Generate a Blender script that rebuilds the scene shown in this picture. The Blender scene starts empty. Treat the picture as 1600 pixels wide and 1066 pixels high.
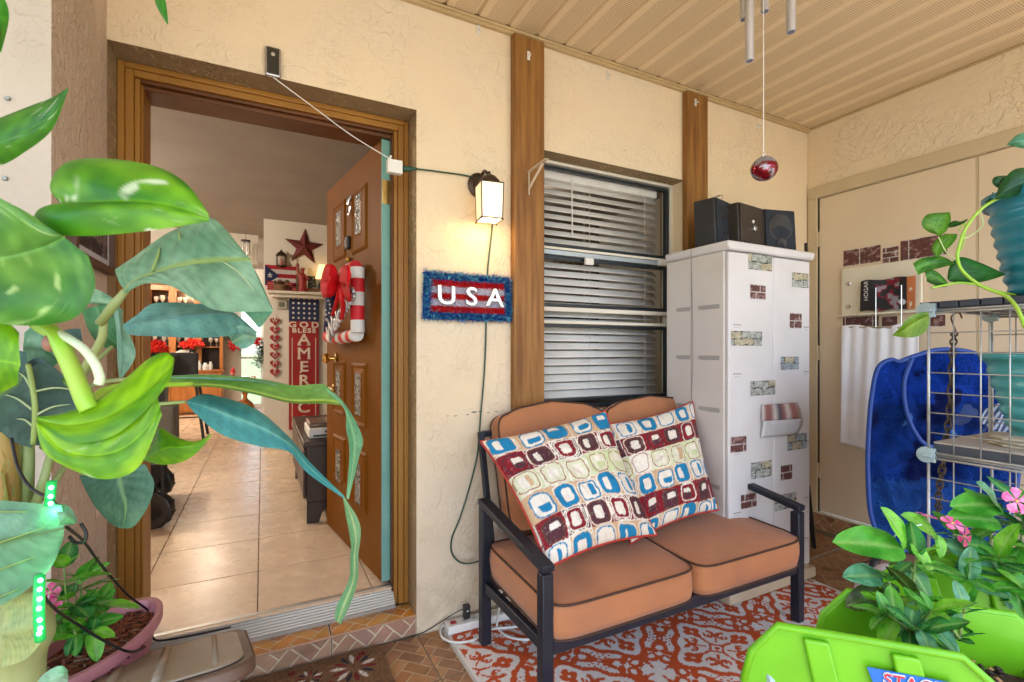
import bpy, bmesh, math, random
import numpy as np
from mathutils import Vector, Matrix, Euler
random.seed(7); RNG = np.random.default_rng(7)
scene = bpy.context.scene
COL = scene.collection
R = math.radians

# ------------------------------------------------------------------ camera
CAM_H, YAW, FPX, HOR = 1.24, R(27.1), 762.0, 547.0
cam_d = bpy.data.cameras.new('camera'); cam = bpy.data.objects.new('camera', cam_d); COL.objects.link(cam)
cam.location = (0, 0, CAM_H); cam.rotation_euler = (R(90), 0, -YAW)
cam_d.sensor_width = 36; cam_d.lens = FPX / 1600 * 36; cam_d.shift_y = (HOR - 533) / 1600
cam_d.clip_start = 0.02; cam_d.clip_end = 600
cam_d.dof.use_dof = True; cam_d.dof.focus_distance = 2.1; cam_d.dof.aperture_fstop = 13
scene.camera = cam

# ------------------------------------------------------------------ light
SUN_EL, SUN_AZ = R(58), R(205)       # azimuth clockwise from +y: the sun stands behind the camera, over the roof
world = bpy.data.worlds.new('World'); scene.world = world; world.use_nodes = True
wn = world.node_tree; wn.nodes.clear()
sky = wn.nodes.new('ShaderNodeTexSky'); sky.sky_type = 'NISHITA'; sky.sun_disc = False
sky.sun_elevation = SUN_EL; sky.sun_rotation = SUN_AZ; sky.air_density = 1.0; sky.dust_density = 1.6
bg = wn.nodes.new('ShaderNodeBackground'); bg.inputs[1].default_value = 0.15
wo = wn.nodes.new('ShaderNodeOutputWorld')
wn.links.new(sky.outputs[0], bg.inputs[0]); wn.links.new(bg.outputs[0], wo.inputs[0])
sd = bpy.data.lights.new('sun', 'SUN'); sd.energy = 4.0; sd.angle = R(0.5); sd.color = (1, .98, .96)
sun = bpy.data.objects.new('sun', sd); COL.objects.link(sun)
sdir = Vector((math.sin(SUN_AZ) * math.cos(SUN_EL), math.cos(SUN_AZ) * math.cos(SUN_EL), math.sin(SUN_EL)))
sun.rotation_euler = sdir.to_track_quat('Z', 'Y').to_euler(); sun.location = sdir * 30
vs = scene.view_settings; vs.view_transform = 'Standard'; vs.look = 'None'; vs.gamma = 1
vs.use_curve_mapping = False; vs.exposure = 2.25
scene.cycles.max_bounces = 10; scene.cycles.diffuse_bounces = 6; scene.cycles.transparent_max_bounces = 24
scene.cycles.glossy_bounces = 3; scene.cycles.transmission_bounces = 6
scene.cycles.sample_clamp_indirect = 6; scene.cycles.use_denoising = True
scene.cycles.caustics_reflective = False; scene.cycles.caustics_refractive = False

# ------------------------------------------------------------------ helpers
FX, FY = math.sin(YAW), math.cos(YAW)
def at(px, py, x=None, y=None, z=None, d=None):
    """the world point a photograph pixel shows, given one coordinate or the depth"""
    u = (px - 800) / FPX
    dx, dy, dz = FX + u * FY, FY - u * FX, (HOR - py) / FPX
    if x is not None: d = x / dx
    elif y is not None: d = y / dy
    elif z is not None: d = (z - CAM_H) / dz
    return Vector((dx * d, dy * d, CAM_H + dz * d))

def noise2(x, y, s=0):
    """cheap smooth value noise on numpy arrays, 0..1"""
    xi, yi = np.floor(x).astype(int), np.floor(y).astype(int)
    fx, fy = x - xi, y - yi
    fx, fy = fx * fx * (3 - 2 * fx), fy * fy * (3 - 2 * fy)
    def h(a, b):
        n = (a * 374761393 + b * 668265263 + s * 144665 + 1013904223) & 0xffffffff
        n = ((n ^ (n >> 13)) * 1274126177) & 0xffffffff
        return ((n ^ (n >> 16)) & 0xffff) / 65535.0
    return (h(xi, yi) * (1 - fx) + h(xi + 1, yi) * fx) * (1 - fy) + (h(xi, yi + 1) * (1 - fx) + h(xi + 1, yi + 1) * fx) * fy
def fbm(x, y, s=0, o=4):
    t = 0; a = .5
    for i in range(o):
        t = t + a * noise2(x * 2 ** i, y * 2 ** i, s + i); a *= .5
    return t / (1 - .5 ** o)
def lin(r, g, b):
    f = lambda c: (c / 255 / 12.92) if c / 255 <= .04045 else ((c / 255 + .055) / 1.055) ** 2.4
    return (f(r), f(g), f(b))

MATS = {}
def M(name, c, rough=.6, c2=None, ns=6.0, bump=0, bs=60.0, bd=.002, metal=0, attr=False, emis=None, es=0, trans=0,
      stretch=(1, 1, 1), spec=.5, coat=0, lo=.35, hi=.65, alpha=None, transl=0, transc=(.3, .6, .1), sheen=0, ior=1.45, rvar=.08):
    if name in MATS: return MATS[name]
    m = bpy.data.materials.new(name); m.use_nodes = True; nt = m.node_tree; N = nt.nodes; L = nt.links
    p = N['Principled BSDF']; out = N['Material Output']
    p.inputs['Roughness'].default_value = rough; p.inputs['Metallic'].default_value = metal
    p.inputs['Specular IOR Level'].default_value = spec; p.inputs['IOR'].default_value = ior
    if coat: p.inputs['Coat Weight'].default_value = coat; p.inputs['Coat Roughness'].default_value = .15
    if sheen: p.inputs['Sheen Weight'].default_value = sheen
    tc = N.new('ShaderNodeTexCoord'); oi = N.new('ShaderNodeObjectInfo')
    mp = N.new('ShaderNodeMapping'); mp.inputs['Scale'].default_value = stretch
    L.new(tc.outputs['Object'], mp.inputs[0])
    mu = N.new('ShaderNodeMath'); mu.operation = 'MULTIPLY'; mu.inputs[1].default_value = 37; L.new(oi.outputs['Random'], mu.inputs[0])
    no = N.new('ShaderNodeTexNoise'); no.noise_dimensions = '4D'; no.inputs['Scale'].default_value = ns; no.inputs['Detail'].default_value = 5
    L.new(mp.outputs[0], no.inputs['Vector']); L.new(mu.outputs[0], no.inputs['W'])
    mr = N.new('ShaderNodeMapRange'); mr.inputs[1].default_value = lo; mr.inputs[2].default_value = hi
    L.new(no.outputs['Fac'], mr.inputs[0])
    mx = N.new('ShaderNodeMix'); mx.data_type = 'RGBA'; L.new(mr.outputs[0], mx.inputs[0])
    if c2 is None: c2 = tuple(v * .86 for v in c)
    mx.inputs[6].default_value = (*c, 1); mx.inputs[7].default_value = (*c2, 1)
    col = mx.outputs[2]
    if attr:
        at_ = N.new('ShaderNodeAttribute'); at_.attribute_name = 'Col'
        m2 = N.new('ShaderNodeMix'); m2.data_type = 'RGBA'; m2.blend_type = 'MULTIPLY'; m2.inputs[0].default_value = 1
        L.new(at_.outputs['Color'], m2.inputs[6]); L.new(col, m2.inputs[7]); col = m2.outputs[2]
    L.new(col, p.inputs['Base Color'])
    if rvar:
        rr = N.new('ShaderNodeMapRange'); rr.inputs[3].default_value = max(.02, rough - rvar); rr.inputs[4].default_value = min(1, rough + rvar)
        L.new(no.outputs['Fac'], rr.inputs[0]); L.new(rr.outputs[0], p.inputs['Roughness'])
    if bump:
        nb = N.new('ShaderNodeTexNoise'); nb.inputs['Scale'].default_value = bs; nb.inputs['Detail'].default_value = 4
        L.new(mp.outputs[0], nb.inputs['Vector'])
        b = N.new('ShaderNodeBump'); b.inputs['Strength'].default_value = bump; b.inputs['Distance'].default_value = bd
        L.new(nb.outputs['Fac'], b.inputs['Height']); L.new(b.outputs[0], p.inputs['Normal'])
    if emis: p.inputs['Emission Color'].default_value = (*emis, 1); p.inputs['Emission Strength'].default_value = es
    if trans: p.inputs['Transmission Weight'].default_value = trans
    if alpha is not None: p.inputs['Alpha'].default_value = alpha
    if transl:
        t = N.new('ShaderNodeBsdfTranslucent'); ms = N.new('ShaderNodeMixShader'); ms.inputs[0].default_value = transl
        if attr:
            g = N.new('ShaderNodeMix'); g.data_type = 'RGBA'; g.blend_type = 'MULTIPLY'; g.inputs[0].default_value = 1
            L.new(col, g.inputs[6]); g.inputs[7].default_value = (*transc, 1); L.new(g.outputs[2], t.inputs[0])
        else: t.inputs[0].default_value = (*transc, 1)
        L.new(p.outputs[0], ms.inputs[1]); L.new(t.outputs[0], ms.inputs[2]); L.new(ms.outputs[0], out.inputs[0])
    MATS[name] = m; return m

def stucco(name, c, c2, ridge=.55, streak=(1, 1, 1), rc=None, dist=.006, sc=9):
    m = bpy.data.materials.new(name); m.use_nodes = True; nt = m.node_tree; N = nt.nodes; L = nt.links; p = N['Principled BSDF']
    p.inputs['Roughness'].default_value = .8; p.inputs['Specular IOR Level'].default_value = .3
    g = N.new('ShaderNodeNewGeometry'); mp = N.new('ShaderNodeMapping'); mp.inputs['Scale'].default_value = streak
    L.new(g.outputs['Position'], mp.inputs[0])
    def nz(s, d=3, dis=0, src=None):
        n = N.new('ShaderNodeTexNoise'); n.inputs['Scale'].default_value = s; n.inputs['Detail'].default_value = d
        n.inputs['Distortion'].default_value = dis; L.new(src or mp.outputs[0], n.inputs['Vector']); return n.outputs['Fac']
    def mth(op, a, b=None, cl=False):
        n = N.new('ShaderNodeMath'); n.operation = op; n.use_clamp = cl
        for i, v in enumerate((a, b)):
            if v is None: continue
            if isinstance(v, (int, float)): n.inputs[i].default_value = v
            else: L.new(v, n.inputs[i])
        return n.outputs[0]
    def rng(a, lo, hi, t0=0, t1=1):
        n = N.new('ShaderNodeMapRange'); n.interpolation_type = 'SMOOTHSTEP'
        L.new(a, n.inputs[0]); n.inputs[1].default_value = lo; n.inputs[2].default_value = hi; n.inputs[3].default_value = t0; n.inputs[4].default_value = t1
        return n.outputs[0]
    n1 = nz(sc, 2.5, .9); r = mth('ABSOLUTE', mth('SUBTRACT', n1, .5)); ridge_ = rng(r, 0, .035, 1, 0)
    n1b = nz(sc * 2.3, 2, 1.3); r2 = rng(mth('ABSOLUTE', mth('SUBTRACT', n1b, .47)), 0, .045, .7, 0)
    mask = rng(nz(2.6, 2), ridge - .08, ridge + .1)
    mask2 = rng(nz(5.1, 2), .5, .68)
    rid = mth('MULTIPLY', mth('MAXIMUM', mth('MULTIPLY', ridge_, mask), mth('MULTIPLY', r2, mask2)), 1.0)
    plate = rng(n1, .47, .56)
    fine = nz(85, 3); und = nz(5, 2)
    n3 = nz(sc * 2.1, 3, .5); pl2 = rng(n3, .44, .52); pl3 = rng(nz(sc * 4.3, 2, .4), .46, .54); m5_ = rng(nz(3.4, 2), .36, .6)
    h = mth('ADD', mth('ADD', mth('MULTIPLY', rid, .35), mth('MULTIPLY', mth('MULTIPLY', plate, mask), .35)), mth('ADD', mth('MULTIPLY', fine, .30), mth('MULTIPLY', und, .5)))
    h = mth('ADD', h, mth('MULTIPLY', m5_, mth('ADD', mth('MULTIPLY', pl2, .38), mth('MULTIPLY', pl3, .20))))
    b = N.new('ShaderNodeBump'); b.inputs['Strength'].default_value = .9; b.inputs['Distance'].default_value = dist
    L.new(h, b.inputs['Height']); L.new(b.outputs[0], p.inputs['Normal'])
    mx = N.new('ShaderNodeMix'); mx.data_type = 'RGBA'; L.new(rng(nz(1.7, 5), .35, .65), mx.inputs[0])
    mx.inputs[6].default_value = (*c, 1); mx.inputs[7].default_value = (*c2, 1)
    m3 = N.new('ShaderNodeMix'); m3.data_type = 'RGBA'; L.new(mth('MULTIPLY', rid, .75), m3.inputs[0])
    L.new(mx.outputs[2], m3.inputs[6]); m3.inputs[7].default_value = (*(rc or tuple(v * 1.0 for v in c)), 1)
    # pin holes and specks of dirt
    vo = N.new('ShaderNodeTexVoronoi'); vo.inputs['Scale'].default_value = 16; L.new(g.outputs['Position'], vo.inputs['Vector'])
    sp = rng(vo.outputs['Distance'], .02, .045, 1, 0); sp = mth('MULTIPLY', sp, rng(nz(3.3, 1), .56, .62))
    m4 = N.new('ShaderNodeMix'); m4.data_type = 'RGBA'; 
    sz = N.new('ShaderNodeSeparateXYZ'); L.new(g.outputs['Position'], sz.inputs[0])
    grime = mth('MULTIPLY', rng(sz.outputs[2], .02, .55, 1, 0), rng(nz(6.5, 5), .40, .66)); blot = mth('MULTIPLY', rng(nz(.9, 4), .55, .75), .5)
    m7 = N.new('ShaderNodeMix'); m7.data_type = 'RGBA'; L.new(mth('MULTIPLY', mth('MAXIMUM', grime, blot), .42), m7.inputs[0]); L.new(m3.outputs[2], m7.inputs[6]); m7.inputs[7].default_value = (.33, .25, .17, 1); m3 = m7
    L.new(mth('MULTIPLY', sp, .7), m4.inputs[0]); L.new(m3.outputs[2], m4.inputs[6])
    m4.inputs[7].default_value = (.1, .08, .06, 1); L.new(m4.outputs[2], p.inputs['Base Color'])
    return m

def tagit(o, label=None, cat=None, group=None, kind=None):
    if label: o['label'] = label
    if cat: o['category'] = cat
    if group: o['group'] = group
    if kind: o['kind'] = kind
    return o
def thing(name, label, cat, loc=(0, 0, 0), group=None, rz=0):
    o = bpy.data.objects.new(name, None); COL.objects.link(o); o.empty_display_size = .05
    o.location = loc; o.rotation_euler = (0, 0, rz); return tagit(o, label, cat, group)
def wloc(o):
    v = Vector((0, 0, 0))
    while o is not None: v += o.location; o = o.parent
    return v
def dup(root, loc=None, rot=None, parent=None, label=None, group=None, scale=None):
    c = root.copy(); COL.objects.link(c)
    if parent is not None: c.parent = parent
    if loc is not None: c.location = loc
    if rot is not None: c.rotation_euler = rot
    if scale is not None: c.scale = scale
    if label: c['label'] = label
    if group: c['group'] = group
    for ch in list(root.children): dup(ch, parent=c)
    return c

class MB:
    def __init__(s): s.v = []; s.f = []; s.m = []; s.c = []; s.cc = (1, 1, 1); s.mi = 0; s.anyc = False
    def add(s, vs, fs, cols=None):
        b = len(s.v); s.v += [Vector(v) for v in vs]; s.f += [tuple(b + i for i in f) for f in fs]; s.m += [s.mi] * len(fs)
        if cols is not None: s.c += list(cols); s.anyc = True
        else:
            s.c += [s.cc] * len(vs)
            if s.cc != (1, 1, 1): s.anyc = True
        return s
    def box(s, x0, x1, y0, y1, z0, z1, mtx=None):
        vs = [Vector((x, y, z)) for z in (z0, z1) for y in (y0, y1) for x in (x0, x1)]
        if mtx is not None: vs = [mtx @ v for v in vs]
        return s.add(vs, [(0, 2, 3, 1), (4, 5, 7, 6), (0, 1, 5, 4), (2, 6, 7, 3), (0, 4, 6, 2), (1, 3, 7, 5)])
    def bar(s, a, b, w, h=None, up=(0, 0, 1)):
        a, b = Vector(a), Vector(b); h = h or w; t = (b - a).normalized(); u = Vector(up)
        if abs(t.dot(u)) > .98: u = Vector((0, 1, 0))
        sd_ = t.cross(u).normalized(); uu = sd_.cross(t).normalized()
        vs = [p + sd_ * (w / 2 * i) + uu * (h / 2 * j) for p in (a, b) for i, j in ((-1, -1), (1, -1), (1, 1), (-1, 1))]
        return s.add(vs, [(3, 2, 1, 0), (4, 5, 6, 7), (0, 1, 5, 4), (1, 2, 6, 5), (2, 3, 7, 6), (3, 0, 4, 7)])
    def tube(s, pts, r, n=8, closed=False, caps=True):
        pts = [Vector(p) for p in pts]; k = len(pts); rr = r if isinstance(r, (list, tuple)) else [r] * k
        up = None; rings = []
        for i, p in enumerate(pts):
            if closed: t = pts[(i + 1) % k] - pts[i - 1]
            else: t = pts[min(i + 1, k - 1)] - pts[max(i - 1, 0)]
            if t.length < 1e-9: t = Vector((0, 0, 1))
            t.normalize()
            if up is None: up = t.orthogonal().normalized()
            up = (up - t * up.dot(t));
            if up.length < 1e-6: up = t.orthogonal()
            up.normalize(); q = t.cross(up)
            rings += [p + (up * math.cos(a) + q * math.sin(a)) * rr[i] for a in [2 * math.pi * j / n for j in range(n)]]
        fs = []
        for i in range(k if closed else k - 1):
            for j in range(n):
                a, b = i * n + j, i * n + (j + 1) % n; c = ((i + 1) % k) * n
                fs.append((a, b, c + (j + 1) % n, c + j))
        if caps and not closed: fs.append(tuple(range(n))[::-1]); fs.append(tuple((k - 1) * n + j for j in range(n)))
        return s.add(rings, fs)
    def lathe(s, prof, c=(0, 0, 0), n=32, sx=1, sy=1, mtx=None):
        c = Vector(c); vs = [Vector((r * math.cos(2 * math.pi * j / n) * sx, r * math.sin(2 * math.pi * j / n) * sy, z)) for r, z in prof for j in range(n)]
        vs = [(mtx @ v if mtx is not None else v) + c for v in vs]
        fs = [(i * n + j, i * n + (j + 1) % n, (i + 1) * n + (j + 1) % n, (i + 1) * n + j) for i in range(len(prof) - 1) for j in range(n)]
        if prof[0][0] > 1e-5: fs.append(tuple(range(n))[::-1])
        if prof[-1][0] > 1e-5: fs.append(tuple((len(prof) - 1) * n + j for j in range(n)))
        return s.add(vs, fs)
    def sphere(s, c, r, n=12, sc=(1, 1, 1)):
        k = n // 2; prof = [(max(1e-6, r * math.sin(math.pi * i / k)), -r * math.cos(math.pi * i / k)) for i in range(k + 1)]
        return s.lathe(prof, c, n, mtx=Matrix.Diagonal((*sc, 1)))
    def prism(s, poly, o, ax, ay, d):
        """polygon (2-D pairs) in plane o+ax,ay thickened by vector d"""
        o, ax, ay, d = Vector(o), Vector(ax), Vector(ay), Vector(d); n = len(poly)
        a = [o + ax * p[0] + ay * p[1] for p in poly]; b = [p + d for p in a]
        return s.add(a + b, [tuple(range(n))[::-1], tuple(range(n, 2 * n))] + [(i, (i + 1) % n, n + (i + 1) % n, n + i) for i in range(n)])
    def grid(s, P, cols=None):
        """P: array (rows, cols, 3)"""
        h, w = P.shape[:2]
        fs = [(i * w + j, i * w + j + 1, (i + 1) * w + j + 1, (i + 1) * w + j) for i in range(h - 1) for j in range(w - 1)]
        return s.add(P.reshape(-1, 3).tolist(), fs, None if cols is None else [tuple(c) for c in cols.reshape(-1, 3)])
    def xf(s, mtx): s.v = [mtx @ v for v in s.v]; return s
    def build(s, name, mats, parent=None, local=False, smooth=False, bevel=0, seg=2, sub=0, solid=0, weld=False, origin=True, ang=40):
        me = bpy.data.meshes.new(name)
        vs = s.v; off = Vector((0, 0, 0))
        if parent is not None and not local: off = wloc(parent)
        vs = [v - off for v in vs]; o0 = Vector((0, 0, 0))
        if origin and vs:
            xs = [v.x for v in vs]; ys = [v.y for v in vs]; zs = [v.z for v in vs]
            o0 = Vector(((min(xs) + max(xs)) / 2, (min(ys) + max(ys)) / 2, min(zs)))
            vs = [v - o0 for v in vs]
        me.from_pydata([tuple(v) for v in vs], [], s.f)
        mats = mats if isinstance(mats, (list, tuple)) else [mats]
        for m in mats: me.materials.append(m)
        if any(s.m): me.polygons.foreach_set('material_index', s.m)
        if s.anyc:
            ca = me.color_attributes.new('Col', 'FLOAT_COLOR', 'POINT')
            arr = np.ones((len(vs), 4), np.float32); arr[:, :3] = np.array(s.c, np.float32); ca.data.foreach_set('color', arr.ravel())
        if weld:
            bm = bmesh.new(); bm.from_mesh(me); bmesh.ops.remove_doubles(bm, verts=bm.verts, dist=1e-5); bmesh.ops.recalc_face_normals(bm, faces=bm.faces); bm.to_mesh(me); bm.free()
        if smooth:
            me.polygons.foreach_set('use_smooth', [True] * len(me.polygons))
            if smooth != 'all': me.set_sharp_from_angle(angle=R(ang))
        me.update()
        o = bpy.data.objects.new(name, me); COL.objects.link(o); o.location = o0
        if parent is not None: o.parent = parent
        if bevel:
            b = o.modifiers.new('bevel', 'BEVEL'); b.width = bevel; b.segments = seg; b.limit_method = 'ANGLE'; b.angle_limit = R(35)
            if not smooth: me.polygons.foreach_set('use_smooth', [True] * len(me.polygons)); me.set_sharp_from_angle(angle=R(50))
        if solid: q = o.modifiers.new('solid', 'SOLIDIFY'); q.thickness = solid
        if sub: q = o.modifiers.new('sub', 'SUBSURF'); q.levels = sub; q.render_levels = sub
        return o

def spline(pts, n):
    """Catmull-Rom through pts, n samples"""
    P = [Vector(p) for p in pts]; k = len(P)
    if k == 2: return [P[0].lerp(P[1], i / (n - 1)) for i in range(n)]
    out = []
    for i in range(n):
        t = i / (n - 1) * (k - 1); a = min(int(t), k - 2); f = t - a
        p0, p1, p2, p3 = P[max(a - 1, 0)], P[a], P[a + 1], P[min(a + 2, k - 1)]
        out.append(.5 * ((2 * p1) + (p2 - p0) * f + (2 * p0 - 5 * p1 + 4 * p2 - p3) * f * f + (3 * p1 - p0 - 3 * p2 + p3) * f ** 3))
    return out
def text_mesh(name, txt, size, ext, mat, parent, o, ax, ay, align='CENTER', bevel=0, sx=1.0, spacing=1.0):
    """writing laid on the plane through o with reading direction ax and up ay (world vectors)"""
    cu = bpy.data.curves.new('t', 'FONT'); cu.body = txt; cu.size = size; cu.extrude = ext; cu.align_x = align; cu.align_y = 'CENTER'
    cu.bevel_depth = bevel; cu.resolution_u = 4; cu.space_character = spacing
    t = bpy.data.objects.new('t', cu); COL.objects.link(t); bpy.context.view_layer.update()
    dg = bpy.context.evaluated_depsgraph_get(); me = bpy.data.meshes.new_from_object(t.evaluated_get(dg)); bpy.data.objects.remove(t)
    ax, ay = Vector(ax).normalized(), Vector(ay).normalized(); az = ax.cross(ay)
    mt = Matrix((ax * sx, ay, az)).transposed().to_4x4(); mt.translation = Vector(o) - (wloc(parent) if parent else Vector((0, 0, 0)))
    me.transform(mt); me.name = name; me.materials.clear(); me.materials.append(mat)
    ob = bpy.data.objects.new(name, me); COL.objects.link(ob)
    if parent: ob.parent = parent
    return ob
def wall_holes(mb, u0, u1, z0, z1, holes, fn, thick, rev_mi=0):
    """slab with rectangular openings; fn(u, t, z) -> point, t = depth into the wall"""
    us = sorted({u0, u1, *[h[0] for h in holes], *[h[1] for h in holes]}); zs = sorted({z0, z1, *[h[2] for h in holes], *[h[3] for h in holes]})
    inh = lambda a, b: any(h[0] < a < h[1] and h[2] < b < h[3] for h in holes)
    for i in range(len(us) - 1):
        for j in range(len(zs) - 1):
            if inh((us[i] + us[i + 1]) / 2, (zs[j] + zs[j + 1]) / 2): continue
            a, b, c, d = us[i], us[i + 1], zs[j], zs[j + 1]
            for t in (0, thick):
                mb.add([fn(a, t, c), fn(b, t, c), fn(b, t, d), fn(a, t, d)], [(0, 1, 2, 3) if t == 0 else (3, 2, 1, 0)])
    mb.add([fn(u0, 0, z0), fn(u0, thick, z0), fn(u0, thick, z1), fn(u0, 0, z1)], [(0, 1, 2, 3)])
    mb.add([fn(u1, 0, z0), fn(u1, thick, z0), fn(u1, thick, z1), fn(u1, 0, z1)], [(0, 1, 2, 3)])
    mb.add([fn(u0, 0, z1), fn(u0, thick, z1), fn(u1, thick, z1), fn(u1, 0, z1)], [(0, 1, 2, 3)])
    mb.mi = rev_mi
    for h in holes:
        a, b, c, d = h; q = lambda *p: mb.add([fn(*x) for x in p], [(0, 1, 2, 3)])
        q((a, 0, c), (a, thick, c), (a, thick, d), (a, 0, d)); q((b, 0, c), (b, thick, c), (b, thick, d), (b, 0, d))
        q((a, 0, d), (a, thick, d), (b, thick, d), (b, 0, d))
        if c > z0 + .001: q((a, 0, c), (a, thick, c), (b, thick, c), (b, 0, c))
    mb.mi = 0
def clip_poly(poly, x0, x1, y0, y1):
    def cl(P, ins, inter):
        o = []
        for i in range(len(P)):
            a, b = P[i - 1], P[i]
            if ins(b):
                if not ins(a): o.append(inter(a, b))
                o.append(b)
            elif ins(a): o.append(inter(a, b))
        return o
    def ix(c): return lambda a, b: (c, a[1] + (b[1] - a[1]) * (c - a[0]) / (b[0] - a[0]))
    def iy(c): return lambda a, b: (a[0] + (b[0] - a[0]) * (c - a[1]) / (b[1] - a[1]), c)
    for ins, it in ((lambda p: p[0] >= x0, ix(x0)), (lambda p: p[0] <= x1, ix(x1)), (lambda p: p[1] >= y0, iy(y0)), (lambda p: p[1] <= y1, iy(y1))):
        poly = cl(poly, ins, it)
        if len(poly) < 3: return []
    return poly
# ------------------------------------------------------------------ materials
m_cream = stucco('stucco_cream', (.75, .605, .42), (.73, .61, .46), .60, dist=.0065)
m_white_st = stucco('stucco_pale', (.52, .465, .40), (.47, .415, .355), .5, dist=.004)
m_tan_st = stucco('stucco_taupe', (.60, .47, .36), (.68, .54, .42), .06, streak=(1, 1, .45), rc=(.80, .69, .56), dist=.012, sc=30)
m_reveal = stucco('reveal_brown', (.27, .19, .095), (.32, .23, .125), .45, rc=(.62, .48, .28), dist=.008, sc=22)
m_board = M('stained_board', (.31, .145, .035), .55, (.17, .068, .014), ns=38, bump=.7, bs=75, bd=.003, stretch=(1, 1, .07))
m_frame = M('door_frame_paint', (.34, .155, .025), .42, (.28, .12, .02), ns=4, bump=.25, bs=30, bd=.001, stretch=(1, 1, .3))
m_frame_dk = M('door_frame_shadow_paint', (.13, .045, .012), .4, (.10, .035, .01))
m_door = M('door_brown', (.20, .068, .004), .5, (.165, .056, .003), ns=3, bump=.15, bs=50, bd=.001, spec=.08)
m_teal = M('teal_edge', (.19, .39, .33), .5, (.15, .33, .28), ns=5, bump=.2, bs=30)
m_brass = M('brass', (.75, .5, .16), .22, metal=1)
m_chrome = M('chrome', (.75, .75, .76), .18, metal=1)
m_alum = M('aluminium', (.55, .54, .51), .35, (.55, .54, .5), metal=.75, ns=20, stretch=(.2, 4, 4))
m_win_dk = M('window_frame_black', (.018, .025, .032), .35)
m_win_lt = M('window_rail_alum', (.45, .52, .58), .35, (.38, .45, .5), metal=.3, ns=15)
m_slat = M('blind_white', (.92, .91, .90), .5, (.80, .79, .77), ns=5, transl=.22, transc=(.8, .8, .78))
m_beige = M('storage_door_beige', (.68, .56, .41), .5, (.64, .525, .385), ns=2.5, bump=.08, bs=40, bd=.001)
m_casing = M('casing_beige', (.56, .455, .30), .5, (.52, .42, .28), ns=6, bump=.15, bs=60, bd=.001)
m_wood_or = M('orange_wood', (.42, .15, .03), .4, (.30, .10, .02), ns=7, stretch=(3, 3, .5))
m_wood_dk = M('dark_wood', (.040, .018, .009), .42, (.025, .012, .007), ns=8, stretch=(3, 3, .5))
m_black = M('black_metal', (.018, .018, .02), .45)
m_blackpl = M('black_plastic', (.02, .02, .022), .4, (.03, .03, .03), ns=12)
m_white = M('white_plastic', (.74, .73, .70), .4, (.70, .69, .66))
m_wpaint = M('interior_white', (.72, .68, .60), .75, (.68, .64, .56), ns=2, bump=.1, bs=90, bd=.001)
m_iceil = M('interior_ceiling', (.385, .35, .315), .9, (.345, .315, .285), ns=3, bump=.9, bs=110, bd=.004)
m_red = M('red_paint', (.36, .018, .02), .5, (.28, .012, .015))
m_navy = M('navy_paint', (.015, .025, .09), .5)
m_cloth_red = M('red_cloth', (.62, .015, .02), .55, (.50, .01, .015), ns=10)
m_cream_let = M('cream_letter', (.75, .68, .56), .6)
m_green_cord = M('green_cord', (.02, .075, .05), .45)
m_wcord = M('white_cord', (.72, .72, .70), .45)
m_bcord = M('black_cord', (.012, .012, .014), .4)
m_bronze = M('bronze', (.07, .045, .03), .4, metal=.6)
m_floor_base = M('grout_tan', (.20, .135, .08), .8)

def glass(name, tint=(1, 1, 1), refl=.7, rough=0.0):
    m = bpy.data.materials.new(name); m.use_nodes = True; nt = m.node_tree; N = nt.nodes; L = nt.links; N.clear()
    out = N.new('ShaderNodeOutputMaterial'); t = N.new('ShaderNodeBsdfTransparent'); t.inputs[0].default_value = (*tint, 1)
    g = N.new('ShaderNodeBsdfGlossy'); g.inputs['Roughness'].default_value = rough; f = N.new('ShaderNodeFresnel'); f.inputs[0].default_value = 1.5
    mu = N.new('ShaderNodeMath'); mu.operation = 'MULTIPLY'; mu.inputs[1].default_value = refl; L.new(f.outputs[0], mu.inputs[0])
    ge = N.new('ShaderNodeNewGeometry'); nb = N.new('ShaderNodeMath'); nb.operation = 'SUBTRACT'; nb.inputs[0].default_value = 1; L.new(ge.outputs['Backfacing'], nb.inputs[1])
    m5 = N.new('ShaderNodeMath'); m5.operation = 'MULTIPLY'; L.new(mu.outputs[0], m5.inputs[0]); L.new(nb.outputs[0], m5.inputs[1]); mu = m5
    mx = N.new('ShaderNodeMixShader'); L.new(mu.outputs[0], mx.inputs[0]); L.new(t.outputs[0], mx.inputs[1]); L.new(g.outputs[0], mx.inputs[2]); L.new(mx.outputs[0], out.inputs[0])
    return m
m_glass = glass('window_glass')

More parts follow.
